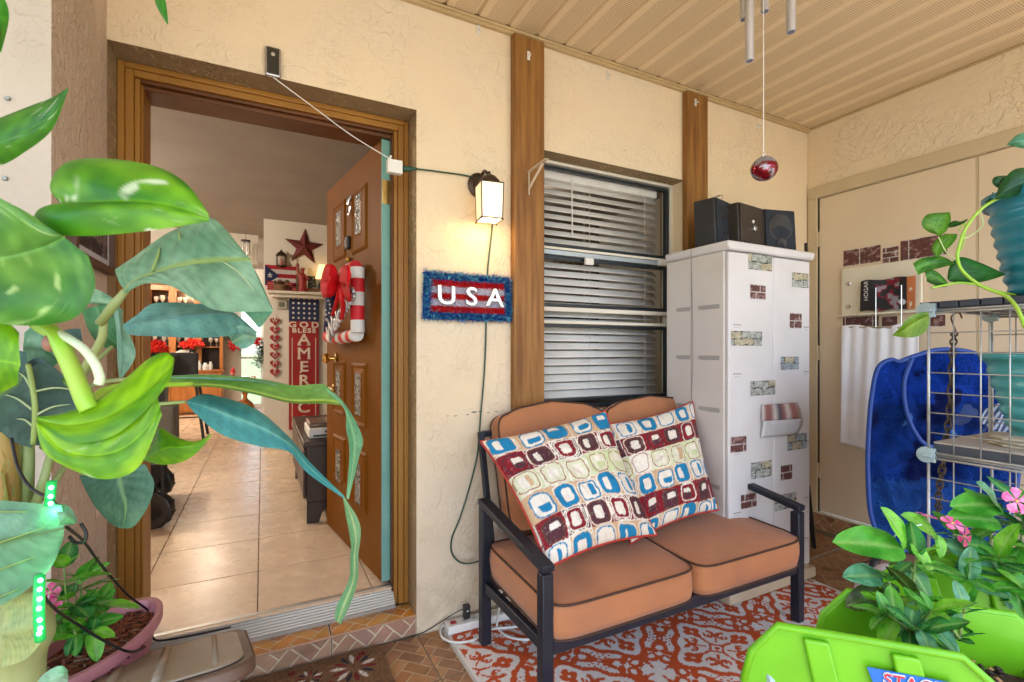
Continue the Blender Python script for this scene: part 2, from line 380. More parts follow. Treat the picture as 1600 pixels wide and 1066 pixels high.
def soffit_mat():
    m = M('soffit_vinyl', (.70, .56, .36), .55, (.67, .53, .34), ns=2); nt = m.node_tree; N = nt.nodes; L = nt.links; p = N['Principled BSDF']
    tc = [n for n in N if n.type == 'TEX_COORD'][0]; sx = N.new('ShaderNodeSeparateXYZ'); L.new(tc.outputs['Object'], sx.inputs[0])
    def mth(op, a, b=None):
        n = N.new('ShaderNodeMath'); n.operation = op
        for i, v in enumerate((a, b)):
            if v is None: continue
            if isinstance(v, (int, float)): n.inputs[i].default_value = v
            else: L.new(v, n.inputs[i])
        return n.outputs[0]
    k = 2 * math.pi / .019
    # staggered round perforations
    s1 = mth('SINE', mth('MULTIPLY', mth('ADD', sx.outputs[0], sx.outputs[1]), k)); s2 = mth('SINE', mth('MULTIPLY', mth('SUBTRACT', sx.outputs[0], sx.outputs[1]), k))
    d = mth('MULTIPLY', s1, s2); hole = mth('GREATER_THAN', d, .34)
    ax = mth('ABSOLUTE', mth('SUBTRACT', sx.outputs[0], .012)); band = mth('LESS_THAN', ax, .049)
    f = mth('MULTIPLY', mth('MULTIPLY', hole, band), .78)
    src = p.inputs['Base Color'].links[0].from_socket
    mx = N.new('ShaderNodeMix'); mx.data_type = 'RGBA'; L.new(f, mx.inputs[0]); L.new(src, mx.inputs[6]); mx.inputs[7].default_value = (.14, .085, .035, 1)
    L.new(mx.outputs[2], p.inputs['Base Color'])
    return m
m_soffit = soffit_mat()
m_softrim = M('soffit_trim', (.52, .38, .20), .5)

def S(o): o['kind'] = 'structure'; return o
WY, RX, CZ = 2.08, 3.37, 2.765           # main wall plane, right wall plane, soffit height
# ------------------------------------------------------------------ ground and roof outside
mb = MB(); n = 40
g = M('lawn', (.09, .12, .05), .9, (.14, .15, .08), ns=3, bump=.8, bs=30, bd=.03)
mb.add([(-150, -150, -.06), (150, -150, -.06), (150, 150, -.06), (-150, 150, -.06)], [(0, 1, 2, 3)]); S(mb.build('ground', g))
mb = MB(); mb.box(-7, 8, -9, -1.25, -.2, -.02); S(mb.build('concrete_walk', M('concrete', (.50, .47, .42), .85, (.42, .39, .35), ns=3, bump=.3, bs=40)))
mb = MB(); mb.box(-3.5, 3.6, -1.25, 2.34, -.2, -.006); S(mb.build('patio_slab', m_floor_base))
mb = MB(); mb.box(-3.4, 3.9, -1.16, 2.28, CZ + .02, CZ + .16); mb.box(-3.4, 3.9, -1.20, -1.16, CZ - .06, CZ + .17)
S(mb.build('porch_roof', M('roof_fascia', (.30, .15, .04), .6)))

# ------------------------------------------------------------------ soffit of separate vinyl panels
sof = S(thing('soffit', None, None, (0, 0, CZ))); pw = .156
mb = MB(); pr = [(-.078, .015), (-.071, .003), (-.064, 0), (.0625, 0), (.066, .006), (.070, .006), (.0735, 0), (.078, .010)]
vs = [(x, y, z) for y in (-1.52, 1.68) for x, z in pr]; k = len(pr)
mb.add(vs, [(i, i + 1, k + i + 1, k + i) for i in range(k - 1)])
first = None
for i in range(38):
    x = RX - pw / 2 - i * pw
    if first is None:
        first = mb.build('soffit_panel', m_soffit, sof, local=True, origin=False); first.location = (x, .37, 0)
    else: dup(first, loc=(x, .37, 0), parent=sof)
mb = MB(); mb.box(-.467, RX, WY - .022, WY, CZ - .026, CZ - .001); mb.box(-.467, RX, WY - .03, WY - .022, CZ - .014, CZ - .001)
mb.box(RX - .014, RX, -1.3, WY - .03, CZ - .012, CZ - .001); mb.build('edge_trim', m_softrim, sof, bevel=.002)

# ------------------------------------------------------------------ walls
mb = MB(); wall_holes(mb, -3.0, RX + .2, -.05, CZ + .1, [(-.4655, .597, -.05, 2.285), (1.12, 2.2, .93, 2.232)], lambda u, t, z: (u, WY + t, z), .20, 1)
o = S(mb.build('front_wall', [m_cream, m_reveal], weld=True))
mb = MB(); mb.box(2.1965, 2.1995, WY + .001, WY + .155, .932, 2.231); mb.build('window_reveal', m_cream, o)
for (px, py, w_, h_) in ((700, 650, .012, .003), (712, 650, .02, .003), (731, 648, .016, .004), (741, 644, .03, .007), (751, 643, .02, .006), (763, 645, .014, .004), (776, 643, .018, .003)):
    p = at(px, py, y=WY - .001); mb = MB(); mb.prism([(-w_ / 2, -h_ * .3), (0, -h_ / 2), (w_ / 2, 0), (w_ * .3, h_ / 2), (-w_ * .4, h_ * .3)], (p.x, WY - .0012, p.z), (1, 0, 0), (0, 0, 1), (0, .001, 0)); mb.build('scuff_mark', M('scuff', (.16, .12, .09), .9), o)
mb = MB(); mb.box(-3.0, -.4655, 1.595, WY - .001, -.05, CZ + .02)
mb.m = [1 if i == 5 else 0 for i in range(6)]; S(mb.build('side_wall_wing', [m_white_st, m_tan_st]))
mb = MB(); wall_holes(mb, -1.25, WY - .002, -.05, CZ + .1, [(.36, 2.009, .135, 2.275)], lambda u, t, z: (RX + t, u, z), .18)
S(mb.build('right_wall', m_cream, weld=True))
for (x0, x1, lab) in ((1.055, 1.222, 'wide brown timber board on the stucco between the sconce and the window'), (2.178, 2.347, 'brown timber board on the stucco above the cabinet, right of the window')):
    mb = MB(); mb.box(x0, x1, 2.04, WY - .001, -.004, CZ - .027); o = mb.build('timber_board', m_board, bevel=.004); tagit(o, lab, 'board', 'vertical timber boards on the front wall')

# ------------------------------------------------------------------ patio tiles with herringbone relief
m_tile = M('terracotta_tile', (1, 1, 1), .42, (.62, .60, .58), ns=14, bump=.35, bs=45, bd=.002, attr=True, lo=.3, hi=.7)
def herring(mb, x0, x1, y0, y1, rng, P, pal, L_=.106, W=.053, g_=.0062, h=.0016, rot=45, ox=0, oy=0):
    """brick-print relief clipped to a rectangle; P(u, v, h) -> point"""
    c, s = math.cos(R(rot)), math.sin(R(rot))
    fr = [(x0, y0), (x1, y0), (x1, y1), (x0, y1)]
    gc = (.52, .38, .23) if pal is pal_f else (.66, .54, .38)
    mb.add([P(*p, 0) for p in fr], [(0, 1, 2, 3)], [gc] * 4)
    cx, cy = (x0 + x1) / 2 + ox, (y0 + y1) / 2 + oy; n = int(max(x1 - x0, y1 - y0) / W) + 3
    for i in range(-n, n):
        for j in range(-n, n):
            if (i - j) % 4 == 0: r = (i * W, j * W, i * W + L_, j * W + W)
            elif (i - j) % 4 == 3: r = (i * W, j * W, i * W + W, j * W + L_)
            else: continue
            q = [(r[0] + g_ / 2, r[1] + g_ / 2), (r[2] - g_ / 2, r[1] + g_ / 2), (r[2] - g_ / 2, r[3] - g_ / 2), (r[0] + g_ / 2, r[3] - g_ / 2)]
            q = [(cx + a * c - b * s, cy + a * s + b * c) for a, b in q]
            q = clip_poly(q, x0 + .002, x1 - .002, y0 + .002, y1 - .002)
            if len(q) < 3: continue
            col = pal[rng.randrange(len(pal))]; k_ = rng.uniform(.82, 1.12); col = tuple(v * k_ for v in col)
            m_ = len(q); cxx = sum(a for a, b in q) / m_; cyy = sum(b for a, b in q) / m_
            top = [(cxx + (a - cxx) * .95, cyy + (b - cyy) * .95) for a, b in q]
            mb.add([P(a, b, .0002) for a, b in q] + [P(a, b, h) for a, b in top], [tuple(range(m_, 2 * m_))] + [(t, (t + 1) % m_, m_ + (t + 1) % m_, m_ + t) for t in range(m_)], [tuple(v * .8 for v in col)] * m_ + [col] * m_)
pal_f = [(.40, .20, .085), (.34, .155, .07), (.44, .24, .11), (.38, .19, .10), (.31, .16, .085)]
pal_s = [(.56, .23, .035), (.50, .19, .03), (.60, .29, .05)]
pal_r = [(.44, .24, .15), (.40, .22, .15), (.48, .29, .18), (.38, .22, .17)]
T = .317; rng = random.Random(3)
pf = S(thing('patio_floor', None, None, (0, 0, 0)))
protos = []
for v in range(4):
    mb = MB(); herring(mb, -T / 2 + .0018, T / 2 - .0018, -T / 2 + .0018, T / 2 - .0018, rng, lambda u, w, h: (u, w, h - .0016), pal_f, ox=.01 * v, oy=.013 * v)
    a = T / 2 - .0018; mb.add([(x, y, z) for z in (-.006, -.0017) for x, y in ((-a, -a), (a, -a), (a, a), (-a, a))], [(0, 1, 5, 4), (1, 2, 6, 5), (2, 3, 7, 6), (3, 0, 4, 7)], [(.2, .13, .08)] * 8)
    protos.append(mb)
built = {}
k = 0
for ix in range(-4, 9):
    for iy in range(0, 6):
        x = .6 + T / 2 + ix * T; y = 2.075 - T / 2 - iy * T
        if x > RX + .02: continue
        if x - T / 2 < -.47 and y + T / 2 > 1.6: continue
        v = rng.randrange(4)
        if v not in built:
            built[v] = protos[v].build('floor_tile', m_tile, pf, local=True, origin=False); o = built[v]
        else: o = dup(built[v], parent=pf)
        o.location = (x, y, 0); o.rotation_euler = (0, 0, R(90) * rng.randrange(0, 4, 2))
# entry step: tiled top and riser
st = S(thing('entry_step', None, None, (.065, 2.1, 0)))
mb = MB(); mb.box(-.4650, .5965, WY + .006, 2.22, -.004, .078); mb.build('step_core', m_floor_base, st)
for a, b in ((-.4655, -.136), (-.132, .246), (.250, .597)):
    mb = MB(); herring(mb, a + .001, b - .001, .002, .082, rng, lambda u, w, h: (u, WY + .004 - h, w), pal_r, rot=45)
    mb.build('riser_tile', m_tile, st)
    mb = MB(); herring(mb, a + .001, b - .001, 2.088, 2.196, rng, lambda u, w, h: (u, w, .083 + h), pal_s, rot=45)
    mb.build('step_tile', m_tile, st)
mb = MB(); mb.tube([(-.4655, WY + .004, .082), (.597, WY + .004, .082)], .0055, 8); mb.build('nosing', M('nosing', (.42, .22, .11), .4), st, smooth=True)

# door frame
df = thing('door_frame', 'brown painted wooden frame round the open front door', 'door frame', (.065, 2.25, .08))
xl, xr, zt = -.4655, .597, 2.285
def jamb(name, boxes, mat=m_frame): 
    mb = MB()
    for b in boxes: mb.box(*b)
    return mb.build(name, mat, df, bevel=.0035)
for s in (0, 1):
    X = (lambda d: xl + d) if s == 0 else (lambda d: xr - d)
    bx = []
    for (a, b, y0, y1) in ((.0005, .022, 2.200, 2.279), (.022, .048, 2.206, 2.279), (.048, .066, 2.217, 2.31), (.066, .074, 2.222, 2.36)):
        p, q = sorted((X(a), X(b))); bx.append((p, q, y0, y1, .085, zt - .0005 - a))
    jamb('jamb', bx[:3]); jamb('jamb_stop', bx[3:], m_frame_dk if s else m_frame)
jamb('head', [(xl + .022, xr - .022, 2.201, 2.279, zt - .022, zt - .0005), (xl + .048, xr - .048, 2.207, 2.279, zt - .048, zt - .022)])
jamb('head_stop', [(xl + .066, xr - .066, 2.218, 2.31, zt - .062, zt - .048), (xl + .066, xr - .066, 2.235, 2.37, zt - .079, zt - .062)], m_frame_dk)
th = MB(); a, b = xl + .0505, xr - .0505; b = xr - .0665; a = xl + .0665
prof = [(2.183, .0845), (2.183, .098)]
for i in range(7):
    y = 2.186 + i * .0073; z = .099 + i * .0085; prof += [(y, z), (y + .0040, z + .0006), (y + .0048, z + .0065), (y + .0072, z + .0078)]
prof += [(2.242, .163), (2.262, .163), (2.262, .0845)]
th.prism([(p[0], p[1]) for p in prof], (a, 0, 0), (0, 1, 0), (0, 0, 1), (b - a, 0, 0)); th.build('threshold', m_alum, df)

# interior shell
IZ, IC, BY = .16, 2.74, 6.24
itile = M('interior_tile', (.73, .57, .41), .28, (.62, .46, .32), ns=9, lo=.35, hi=.7, bump=.02, bs=5, spec=.5)
itf = S(thing('interior_floor', None, None, (0, 0, IZ - .02)))
mb = MB(); mb.box(-3, 3.5, 2.264, 10.3, IZ - .12, IZ - .004); mb.build('screed', M('grout_dark', (.10, .07, .05), .8), itf)
mb = MB(); a = .463 / 2 - .0022; mb.box(-a, a, -a, a, -.008, 0); first = None; rng = random.Random(5)
for ix in range(-5, 4):
    for iy in range(0, 18):
        x = -.018 + .463 / 2 + ix * .463; y = 2.686 + .463 / 2 + (iy - 1) * .463
        if abs(x / y) > .36 and x < 0 and y > 4: continue
        if first is None: first = mb.build('floor_tile', itile, itf, local=True, origin=False, bevel=.0012, seg=1); o = first
        else: o = dup(first, parent=itf)
        o.location = (x, y, .02 + rng.uniform(-.0003, .0003)); o.rotation_euler = (0, 0, R(90) * rng.randrange(4))
mb = MB(); mb.box(-3, 3.5, 2.281, 10.3, IC, IC + .1); S(mb.build('interior_ceiling', m_iceil))
mb = MB(); wall_holes(mb, -3.0, 3.5, 0, IC - .001, [(-.40, .012, .16, 2.15), (-2.6, -2.0, 1.0, 2.1)], lambda u, t, z: (u, 10.2 + t, z), .12); S(mb.build('kitchen_wall', m_wpaint, weld=True))
mb = MB(); mb.box(-3.1, -3.0, 2.281, 10.3, 0, IC); S(mb.build('interior_left_wall', m_wpaint))
mb = MB(); mb.box(3.5, 3.6, 2.281, 10.3, 0, IC); S(mb.build('interior_right_wall', m_wpaint))
mb = MB(); mb.box(0.013, 3.49, BY, BY + .12, 0, IC - .001); S(mb.build('living_room_wall', m_wpaint))
mb = MB(); mb.box(-3, -.05, 7.2, 7.35, 2.36, IC - .001); S(mb.build('kitchen_bulkhead', m_wpaint))
mb = MB(); mb.box(.98, 1.08, 2.282, BY - .001, 0, IC - .001); S(mb.build('light_blocking_wall', M('dim_room_brown', (.07, .045, .03), .8)))  # added to block the house lamps; dark brown keeps the window room dim
mb = MB(); mb.box(1.081, 3.495, 4.6, 4.7, 0, IC - .001); S(mb.build('dim_room_wall', MATS['dim_room_brown']))  # added to close the dim room; same dark brown stands for darkness behind the blinds
# glass door on the far wall
wd = thing('glass_door', 'bright white-framed glass door at the far end of the house behind the small round table', 'glass door', (-.19, 10.2, .16))
mb = MB()
for b in ((-.40, -.345, 10.22, 10.27, .162, 2.15), (-.02, .010, 10.22, 10.27, .162, 2.15), (-.345, -.02, 10.22, 10.27, .162, .24), (-.345, -.02, 10.22, 10.27, 2.09, 2.15), (-.345, -.02, 10.23, 10.26, 1.08, 1.11)): mb.box(*b)
mb.build('frame', m_white, wd, bevel=.003); mb = MB(); mb.box(-.345, -.02, 10.243, 10.247, .24, 2.09); mb.build('pane', m_glass, wd)

# ------------------------------------------------------------------ awning window with blinds
ww = thing('awning_window', 'three-pane awning window with dark frame beside the wide timber board', 'window', (1.68, 2.19, .93))
def wbox(name, mat, *bs, bevel=.002, par=ww):
    mb = MB()
    for b in bs: mb.box(*b)
    return mb.build(name, mat, par, bevel=bevel)
x0, x1 = 1.122, 2.198
wbox('outer_frame', m_wpaint, (x0, x0 + .022, 2.17, 2.24, .955, 2.23), (x1 - .02, x1, 2.17, 2.24, .955, 2.23), (x0 + .022, x1 - .02, 2.17, 2.24, 2.214, 2.23))
wbox('sill', m_win_dk, (x0, x1, 2.13, 2.26, .932, .954))
sashes = [(1.785, 2.205, 0), (1.47, 1.735, 1), (.965, 1.375, 2)]
for z0, z1, i in sashes:
    y0 = 2.178; f = wbox('sash', m_win_dk, (x0 + .024, x0 + .044, y0, y0 + .03, z0, z1), (x1 - .046, x1 - .024, y0, y0 + .03, z0, z1), (x0 + .044, x1 - .046, y0, y0 + .03, z0, z0 + .016), (x0 + .044, x1 - .046, y0, y0 + .03, z1 - .016, z1))
    mb = MB(); mb.box(x0 + .044, x1 - .046, y0 + .013, y0 + .017, z0 + .016, z1 - .016); mb.build('pane', m_glass, f)
wbox('rail', m_win_lt, (x0 + .024, x1 - .024, 2.160, 2.19, 1.738, 1.762)); wbox('rail', m_wpaint, (x0 + .024, x1 - .024, 2.168, 2.20, 1.767, 1.781))
wbox('rail', m_wpaint, (x0 + .024, x1 - .024, 2.165, 2.20, 1.443, 1.466)); wbox('rail', m_wpaint, (x0 + .024, x1 - .024, 2.165, 2.20, 1.379, 1.396))
mb = MB(); mb.box(1.545, 1.60, 2.150, 2.166, 1.70, 1.737); mb.build('latch', m_white, ww, bevel=.003)
mb = MB(); mb.box(2.07, 2.14, 2.148, 2.159, 1.735, 1.768); mb.build('tape', m_white, ww)
bl = thing('window_blind', 'white slatted blind hanging inside the awning window', 'blind', (1.64, 2.245, .96))
mb = MB(); mb.box(1.15, 2.12, 2.222, 2.268, 2.155, 2.205); mb.build('head_rail', m_slat, bl, bevel=.003)
mb = MB(); n = 6; tl = R(46)
P = []
for i in range(n + 1):
    t = i / n - .5; w = t * .05; c = .003 * (1 - 4 * t * t)
    P.append((0, w * math.cos(tl) + c * math.sin(tl), w * math.sin(tl) * 1 + c * math.cos(tl)))
vs = [(x, p[1], p[2]) for x in (-.485, .485) for p in P]; mb.add(vs, [(i, i + 1, n + 2 + i, n + 1 + i) for i in range(n)])
first = None; rng = random.Random(2)
for i in range(27):
    z = 2.135 - i * .0437
    if first is None: first = mb.build('slat', m_slat, bl, local=True, origin=False, solid=.0022, smooth='all'); o = first
    else: o = dup(first, parent=bl)
    o.location = (-.005 + rng.uniform(-.002, .002), 0, z - .96); o.rotation_euler = (rng.uniform(-.05, .05), rng.uniform(-.003, .003), 0)
mb = MB()
for x in (1.22, 1.62, 2.02):
    for dy in (-.026, .026): mb.tube([(x, 2.245 + dy, 2.16), (x + .002, 2.245 + dy, .98)], .0012, 5)
mb.build('ladder_cord', m_wcord, bl)
mb = MB(); mb.tube([(1.50, 2.216, 2.17), (1.502, 2.214, 1.86)], .004, 6); mb.build('tilt_wand', m_white, bl, smooth=True)

# ------------------------------------------------------------------ storage doors on the right wall
sc_ = thing('door_casing', 'flat beige casing round the pair of storage doors', 'door casing', (RX, 1.2, .13))
mb = MB(); mb.box(RX - .012, RX + .09, 2.009, 2.070, .135, 2.275); mb.build('side_casing', m_casing, sc_, bevel=.002)
mb = MB(); mb.box(RX - .012, RX - .001, .30, 2.070, 2.2755, 2.352); mb.build('head_casing', m_casing, sc_, bevel=.002)
for (y0, y1, lab) in ((1.186, 2.004, 'beige flush storage door with brick stickers, nearer the corner'), (.365, 1.176, 'beige flush storage door behind the wire rack')):
    d = thing('storage_door', lab, 'door', (RX + .02, (y0 + y1) / 2, .145)); mb = MB(); mb.box(RX + .008, RX + .045, y0, y1, .147, 2.268); mb.build('slab', m_beige, d, bevel=.0025)
    if y1 > 1.5:
        for z in (1.99, 1.22, .42):
            mb = MB(); mb.box(RX - .006, RX + .006, y1 - .012, y1 + .018, z - .05, z + .05); mb.tube([(RX - .011, y1 + .003, z - .05), (RX - .011, y1 + .003, z + .05)], .006, 8); mb.build('hinge', m_casing, d, bevel=.001)
mb = MB(); mb.box(RX + .008, RX + .03, 1.1775, 1.1845, .147, 2.268); mb.build('meeting_strip', m_casing, sc_)
sl = S(thing('storage_step', None, None, (RX, 1.2, 0)))
mb = MB(); mb.box(RX - .018, RX + .09, .3, 2.0785, -.004, .128); mb.build('step_core', m_floor_base, sl)
rng = random.Random(9)
for i in range(6):
    y1 = 2.077 - i * T; mb = MB(); herring(mb, y1 - T + .002, y1 - .001, .030, .128, rng, lambda u, w, h: (RX - .0195 - h, u, w), pal_f, rot=45); mb.build('riser_tile', m_tile, sl)
    mb = MB(); mb.box(RX - .022, RX - .0185, y1 - T + .002, y1 - .001, .002, .026); mb.build('base_strip', m_floor_base, sl)
# ================================================================== loveseat
m_steel = M('loveseat_frame', (.007, .010, .020), .42, (.012, .015, .025), ns=12, bump=.1, bs=60, bd=.001)
m_cush = M('cushion_fabric', (.48, .19, .075), .9, (.36, .15, .075), ns=5, bump=.9, bs=300, bd=.002, sheen=.15, lo=.3, hi=.7)
m_pip = M('cushion_piping', (.06, .028, .018), .7)
lv = thing('loveseat', 'two-seat patio loveseat with orange cushions and dark metal frame on the patterned rug', 'loveseat', (1.5, 1.62, 0))
LX0, LX1, LYF, LYB = .832, 2.168, 1.385, 1.875; q = .042; ZR = .009
def lvbar(name, *bars, bev=.004):
    mb = MB()
    for a, b, w, h in bars: mb.bar(a, b, w, h)
    return mb.build(name, m_steel, lv, bevel=bev)
for x in (LX0, LX1):
    lvbar('leg', ((x, LYF, ZR), (x, LYF, .505), q, q)); lvbar('leg', ((x, LYB, ZR), (x, LYB, .585), q, q))
    lvbar('armrest', ((x, LYB + .02, .602), (x, LYF - .022, .523), .048, .026))
lvbar('seat_rail', ((LX0, LYF, .255), (LX1, LYF, .255), .028, .05)); lvbar('seat_rail', ((LX0, LYB, .25), (LX1, LYB, .25), .028, .05))
lvbar('side_rail', ((LX0, LYF + .022, .26), (LX0, LYB - .022, .255), .026, .04)); lvbar('side_rail', ((LX1, LYF + .022, .26), (LX1, LYB - .022, .255), .026, .04))
bt = (0, 2.015, .93); bb = (0, 1.80, .26)
for x in (LX0 + .045, 1.5, LX1 - .045): lvbar('back_post', ((x, bb[1] + .07, bb[2]), (x, bt[1] + .01, bt[2] - .06), .026, .026))
lvbar('back_rail', ((LX0 + .05, bt[1] + .008, .86), (LX1 - .05, bt[1] + .008, .86), .026, .026))
for y in (1.5, 1.62, 1.74): lvbar('seat_slat', ((LX0 + .02, y, .267), (LX1 - .02, y, .267), .03, .006))
def cushion(name, c, ex, ey, ez, hx, hy, th, arch=0, seed=0, lean=0, puff=.016):
    """boxed cushion: c centre, ex/ey/ez unit axes, half sizes, thickness, arch = rounded raised +y end, piping both edges"""
    rr = random.Random(seed); c, ex, ey, ez = Vector(c), Vector(ex).normalized(), Vector(ey).normalized(), Vector(ez).normalized()
    def outline(n=64):
        pts = []
        for i in range(n):
            a = 2 * math.pi * i / n; ca, sa = math.cos(a), math.sin(a); e = .22
            x = hx * math.copysign(abs(ca) ** e, ca); y = hy * math.copysign(abs(sa) ** e, sa)
            if arch and y > 0: y += arch * (y / hy) * max(0, math.cos(x / hx * math.pi / 2 * 1.25)) ** .8 - arch * .35 * (y / hy)
            pts.append((x, y))
        return pts
    ol = outline(); n = len(ol)
    rings = []
    for (k, z) in ((0, -th / 2 - puff), (.2, -th / 2 - puff * .97), (.45, -th / 2 - puff * .88), (.66, -th / 2 - puff * .68), (.8, -th / 2 - puff * .45), (.95, -th / 2 - puff * .12), (1.0, -th / 2), (1.012, -th / 4), (1.018, 0), (1.012, th / 4), (1.0, th / 2), (.95, th / 2 + puff * .12), (.8, th / 2 + puff * .5), (.66, th / 2 + puff * .72), (.45, th / 2 + puff * .9), (.2, th / 2 + puff * .98), (0, th / 2 + puff)):
        ring = []
        for x, y in ol:
            wob = (float(fbm(np.array(x * k * 9 + seed * 3.1 + 50), np.array(y * k * 9 + math.copysign(2, z) + 50))) - .5) * .020
            ring.append(c + ex * x * k + ey * y * k + ez * (z + wob * (1 if abs(z) > th / 2 else .3)) + (ex * (x / hx) + ey * (y / hy)) * (wob * .6 if .9 < k else 0))
        rings.append(ring)
    mb = MB(); vs = [p for r_ in rings for p in r_]
    fs = [(i * n + j, i * n + (j + 1) % n, (i + 1) * n + (j + 1) % n, (i + 1) * n + j) for i in range(len(rings) - 1) for j in range(n)]
    mb.add(vs, fs); o = mb.build(name, m_cush, lv, smooth='all', weld=True)
    for ri in (6, 10):
        mb = MB(); mb.tube([rings[ri][j] + ((rings[ri][j] - c).normalized()) * .002 for j in range(n)], .0042, 6, closed=True); mb.build('piping', m_pip, o, smooth='all') if False else None
        pb = mb.build('piping', m_pip, None, smooth='all'); pb.parent = o; pb.location = pb.location - wloc(o)
    return o
sl_ = .035
for i, xc in enumerate((1.168, 1.832)):
    cushion('seat_cushion', (xc, 1.615, .352 - i * .004), (1, 0, 0), (0, 1, .04), (0, -.04, 1), .326, .275, .118, seed=i + 1)
    cushion('back_cushion', (1.226 if i == 0 else 1.838, 1.935, .706), (1, 0, 0), (0, .30, .95), (0, -.95, .30), .296 if i == 0 else .308, .262, .085, arch=.038, seed=i + 5)

# ------------------------------------------------------------------ printed pillows
def sq_pattern(U, V, seed, flip=0):
    """retro print of rounded squares; U across (0..1), V up (0..1)"""
    nc, nr = 4.9, 5.5
    w1 = (fbm(U * 5 + seed, V * 5, 3) - .5) * .05
    x = U * nc + w1 * nc * .5 + flip * .5; y = (1 - V) * nr + (fbm(U * 4, V * 4 + seed, 8) - .5) * .25
    j = np.floor(y).astype(int); x = x + .35 * np.sin(y * 1.1) * .15; i = np.floor(x).astype(int); fx, fy = x - i - .5, y - j - .5
    H = lambda s: ((i * 73856093 ^ j * 19349663 ^ (s * 83492791 + seed * 977)) & 0xffff) % 1000 / 1000.0
    h1, h2, h3 = H(1), H(2), H(3)
    fx = fx + (h1 - .5) * .10; fy = fy + (h2 - .5) * .10
    fx = fx + (fbm(U * 14, V * 14, 31) - .5) * .09; fy = fy + (fbm(U * 14, V * 14, 32) - .5) * .09
    sqd = (np.abs(fx / .92) ** 4 + np.abs(fy / 1.0) ** 4) ** .25
    off = (h2 - .5) * .16; sq2 = (np.abs((fx + off) / .74) ** 4 + np.abs((fy - off * .4) / .95) ** 4) ** .25
    row = j % 5
    W_ = np.array(lin(232, 226, 214)); tan = np.array(lin(205, 172, 136)); blu = np.array(lin(20, 128, 178)); gry = np.array(lin(150, 140, 130))
    mar = np.array(lin(132, 14, 34)); plum = np.array(lin(82, 42, 52)); grn = np.array(lin(205, 214, 168)); rust = np.array(lin(150, 74, 48)); brn = np.array(lin(90, 58, 50))
    C = np.zeros(U.shape + (3,)); C[:] = W_
    bgs = {0: (tan, blu, gry), 1: (mar, plum, brn), 2: (grn, rust, brn), 3: (tan, blu, gry), 4: (mar, plum, brn)}
    for r_ in range(5):
        mk = row == r_; a, b, cc = bgs[r_]
        alt = ((i + j) % 2 == 0)[..., None]
        base = np.where(alt, a, np.where(h1[..., None] > .7, b if r_ in (1, 4) else W_, a))
        c = base.copy()
        ringc = np.where(alt, np.where(r_ in (1, 4), cc, b), np.where((r_ in (1, 4)) & (h2[..., None] > .5), W_, b)) if True else None
        rw = .435
        c = np.where((sqd < rw)[..., None], ringc, c)
        c = np.where((sqd < rw - .055)[..., None], np.where(alt, b, W_ if r_ not in (1, 4) else mar), c) if r_ != 2 else np.where((sqd < rw - .035)[..., None], base * .5 + W_ * .5, c)
        c = np.where((sq2 < .27)[..., None], W_, c)
        c = np.where(((sq2 < .30) & (h3 > .62) & (fx > 0))[..., None], b if r_ != 2 else tan, c)
        c = np.where(((sq2 < .30) & (h3 < .22) & (fy > -.02))[..., None], b if r_ != 2 else grn, c)
        edge = (np.abs(sqd - rw - .045) < .022) & ((h3 > .3))
        c = np.where(edge[..., None], W_, c)
        C = np.where(mk[..., None], c, C)
    gl = (np.minimum(.5 - np.abs(x - i - .5), .5 - np.abs(y - j - .5)) < .028)
    C = np.where((gl & (h1 > .35))[..., None], W_, C)
    tex = .86 + .22 * noise2(U * 260, V * 40, 5) * noise2(U * 30, V * 260, 6) ** .3
    scr = (noise2(U * 160, V * 160, 11) > .80) & (C.sum(-1) < .5)
    C = np.where(scr[..., None], C * .6 + W_ * .16, C)
    return C * tex[..., None]
m_pill = M('pillow_print', (1, 1, 1), .9, (.9, .9, .9), ns=4, attr=True, bump=.35, bs=500, bd=.001)
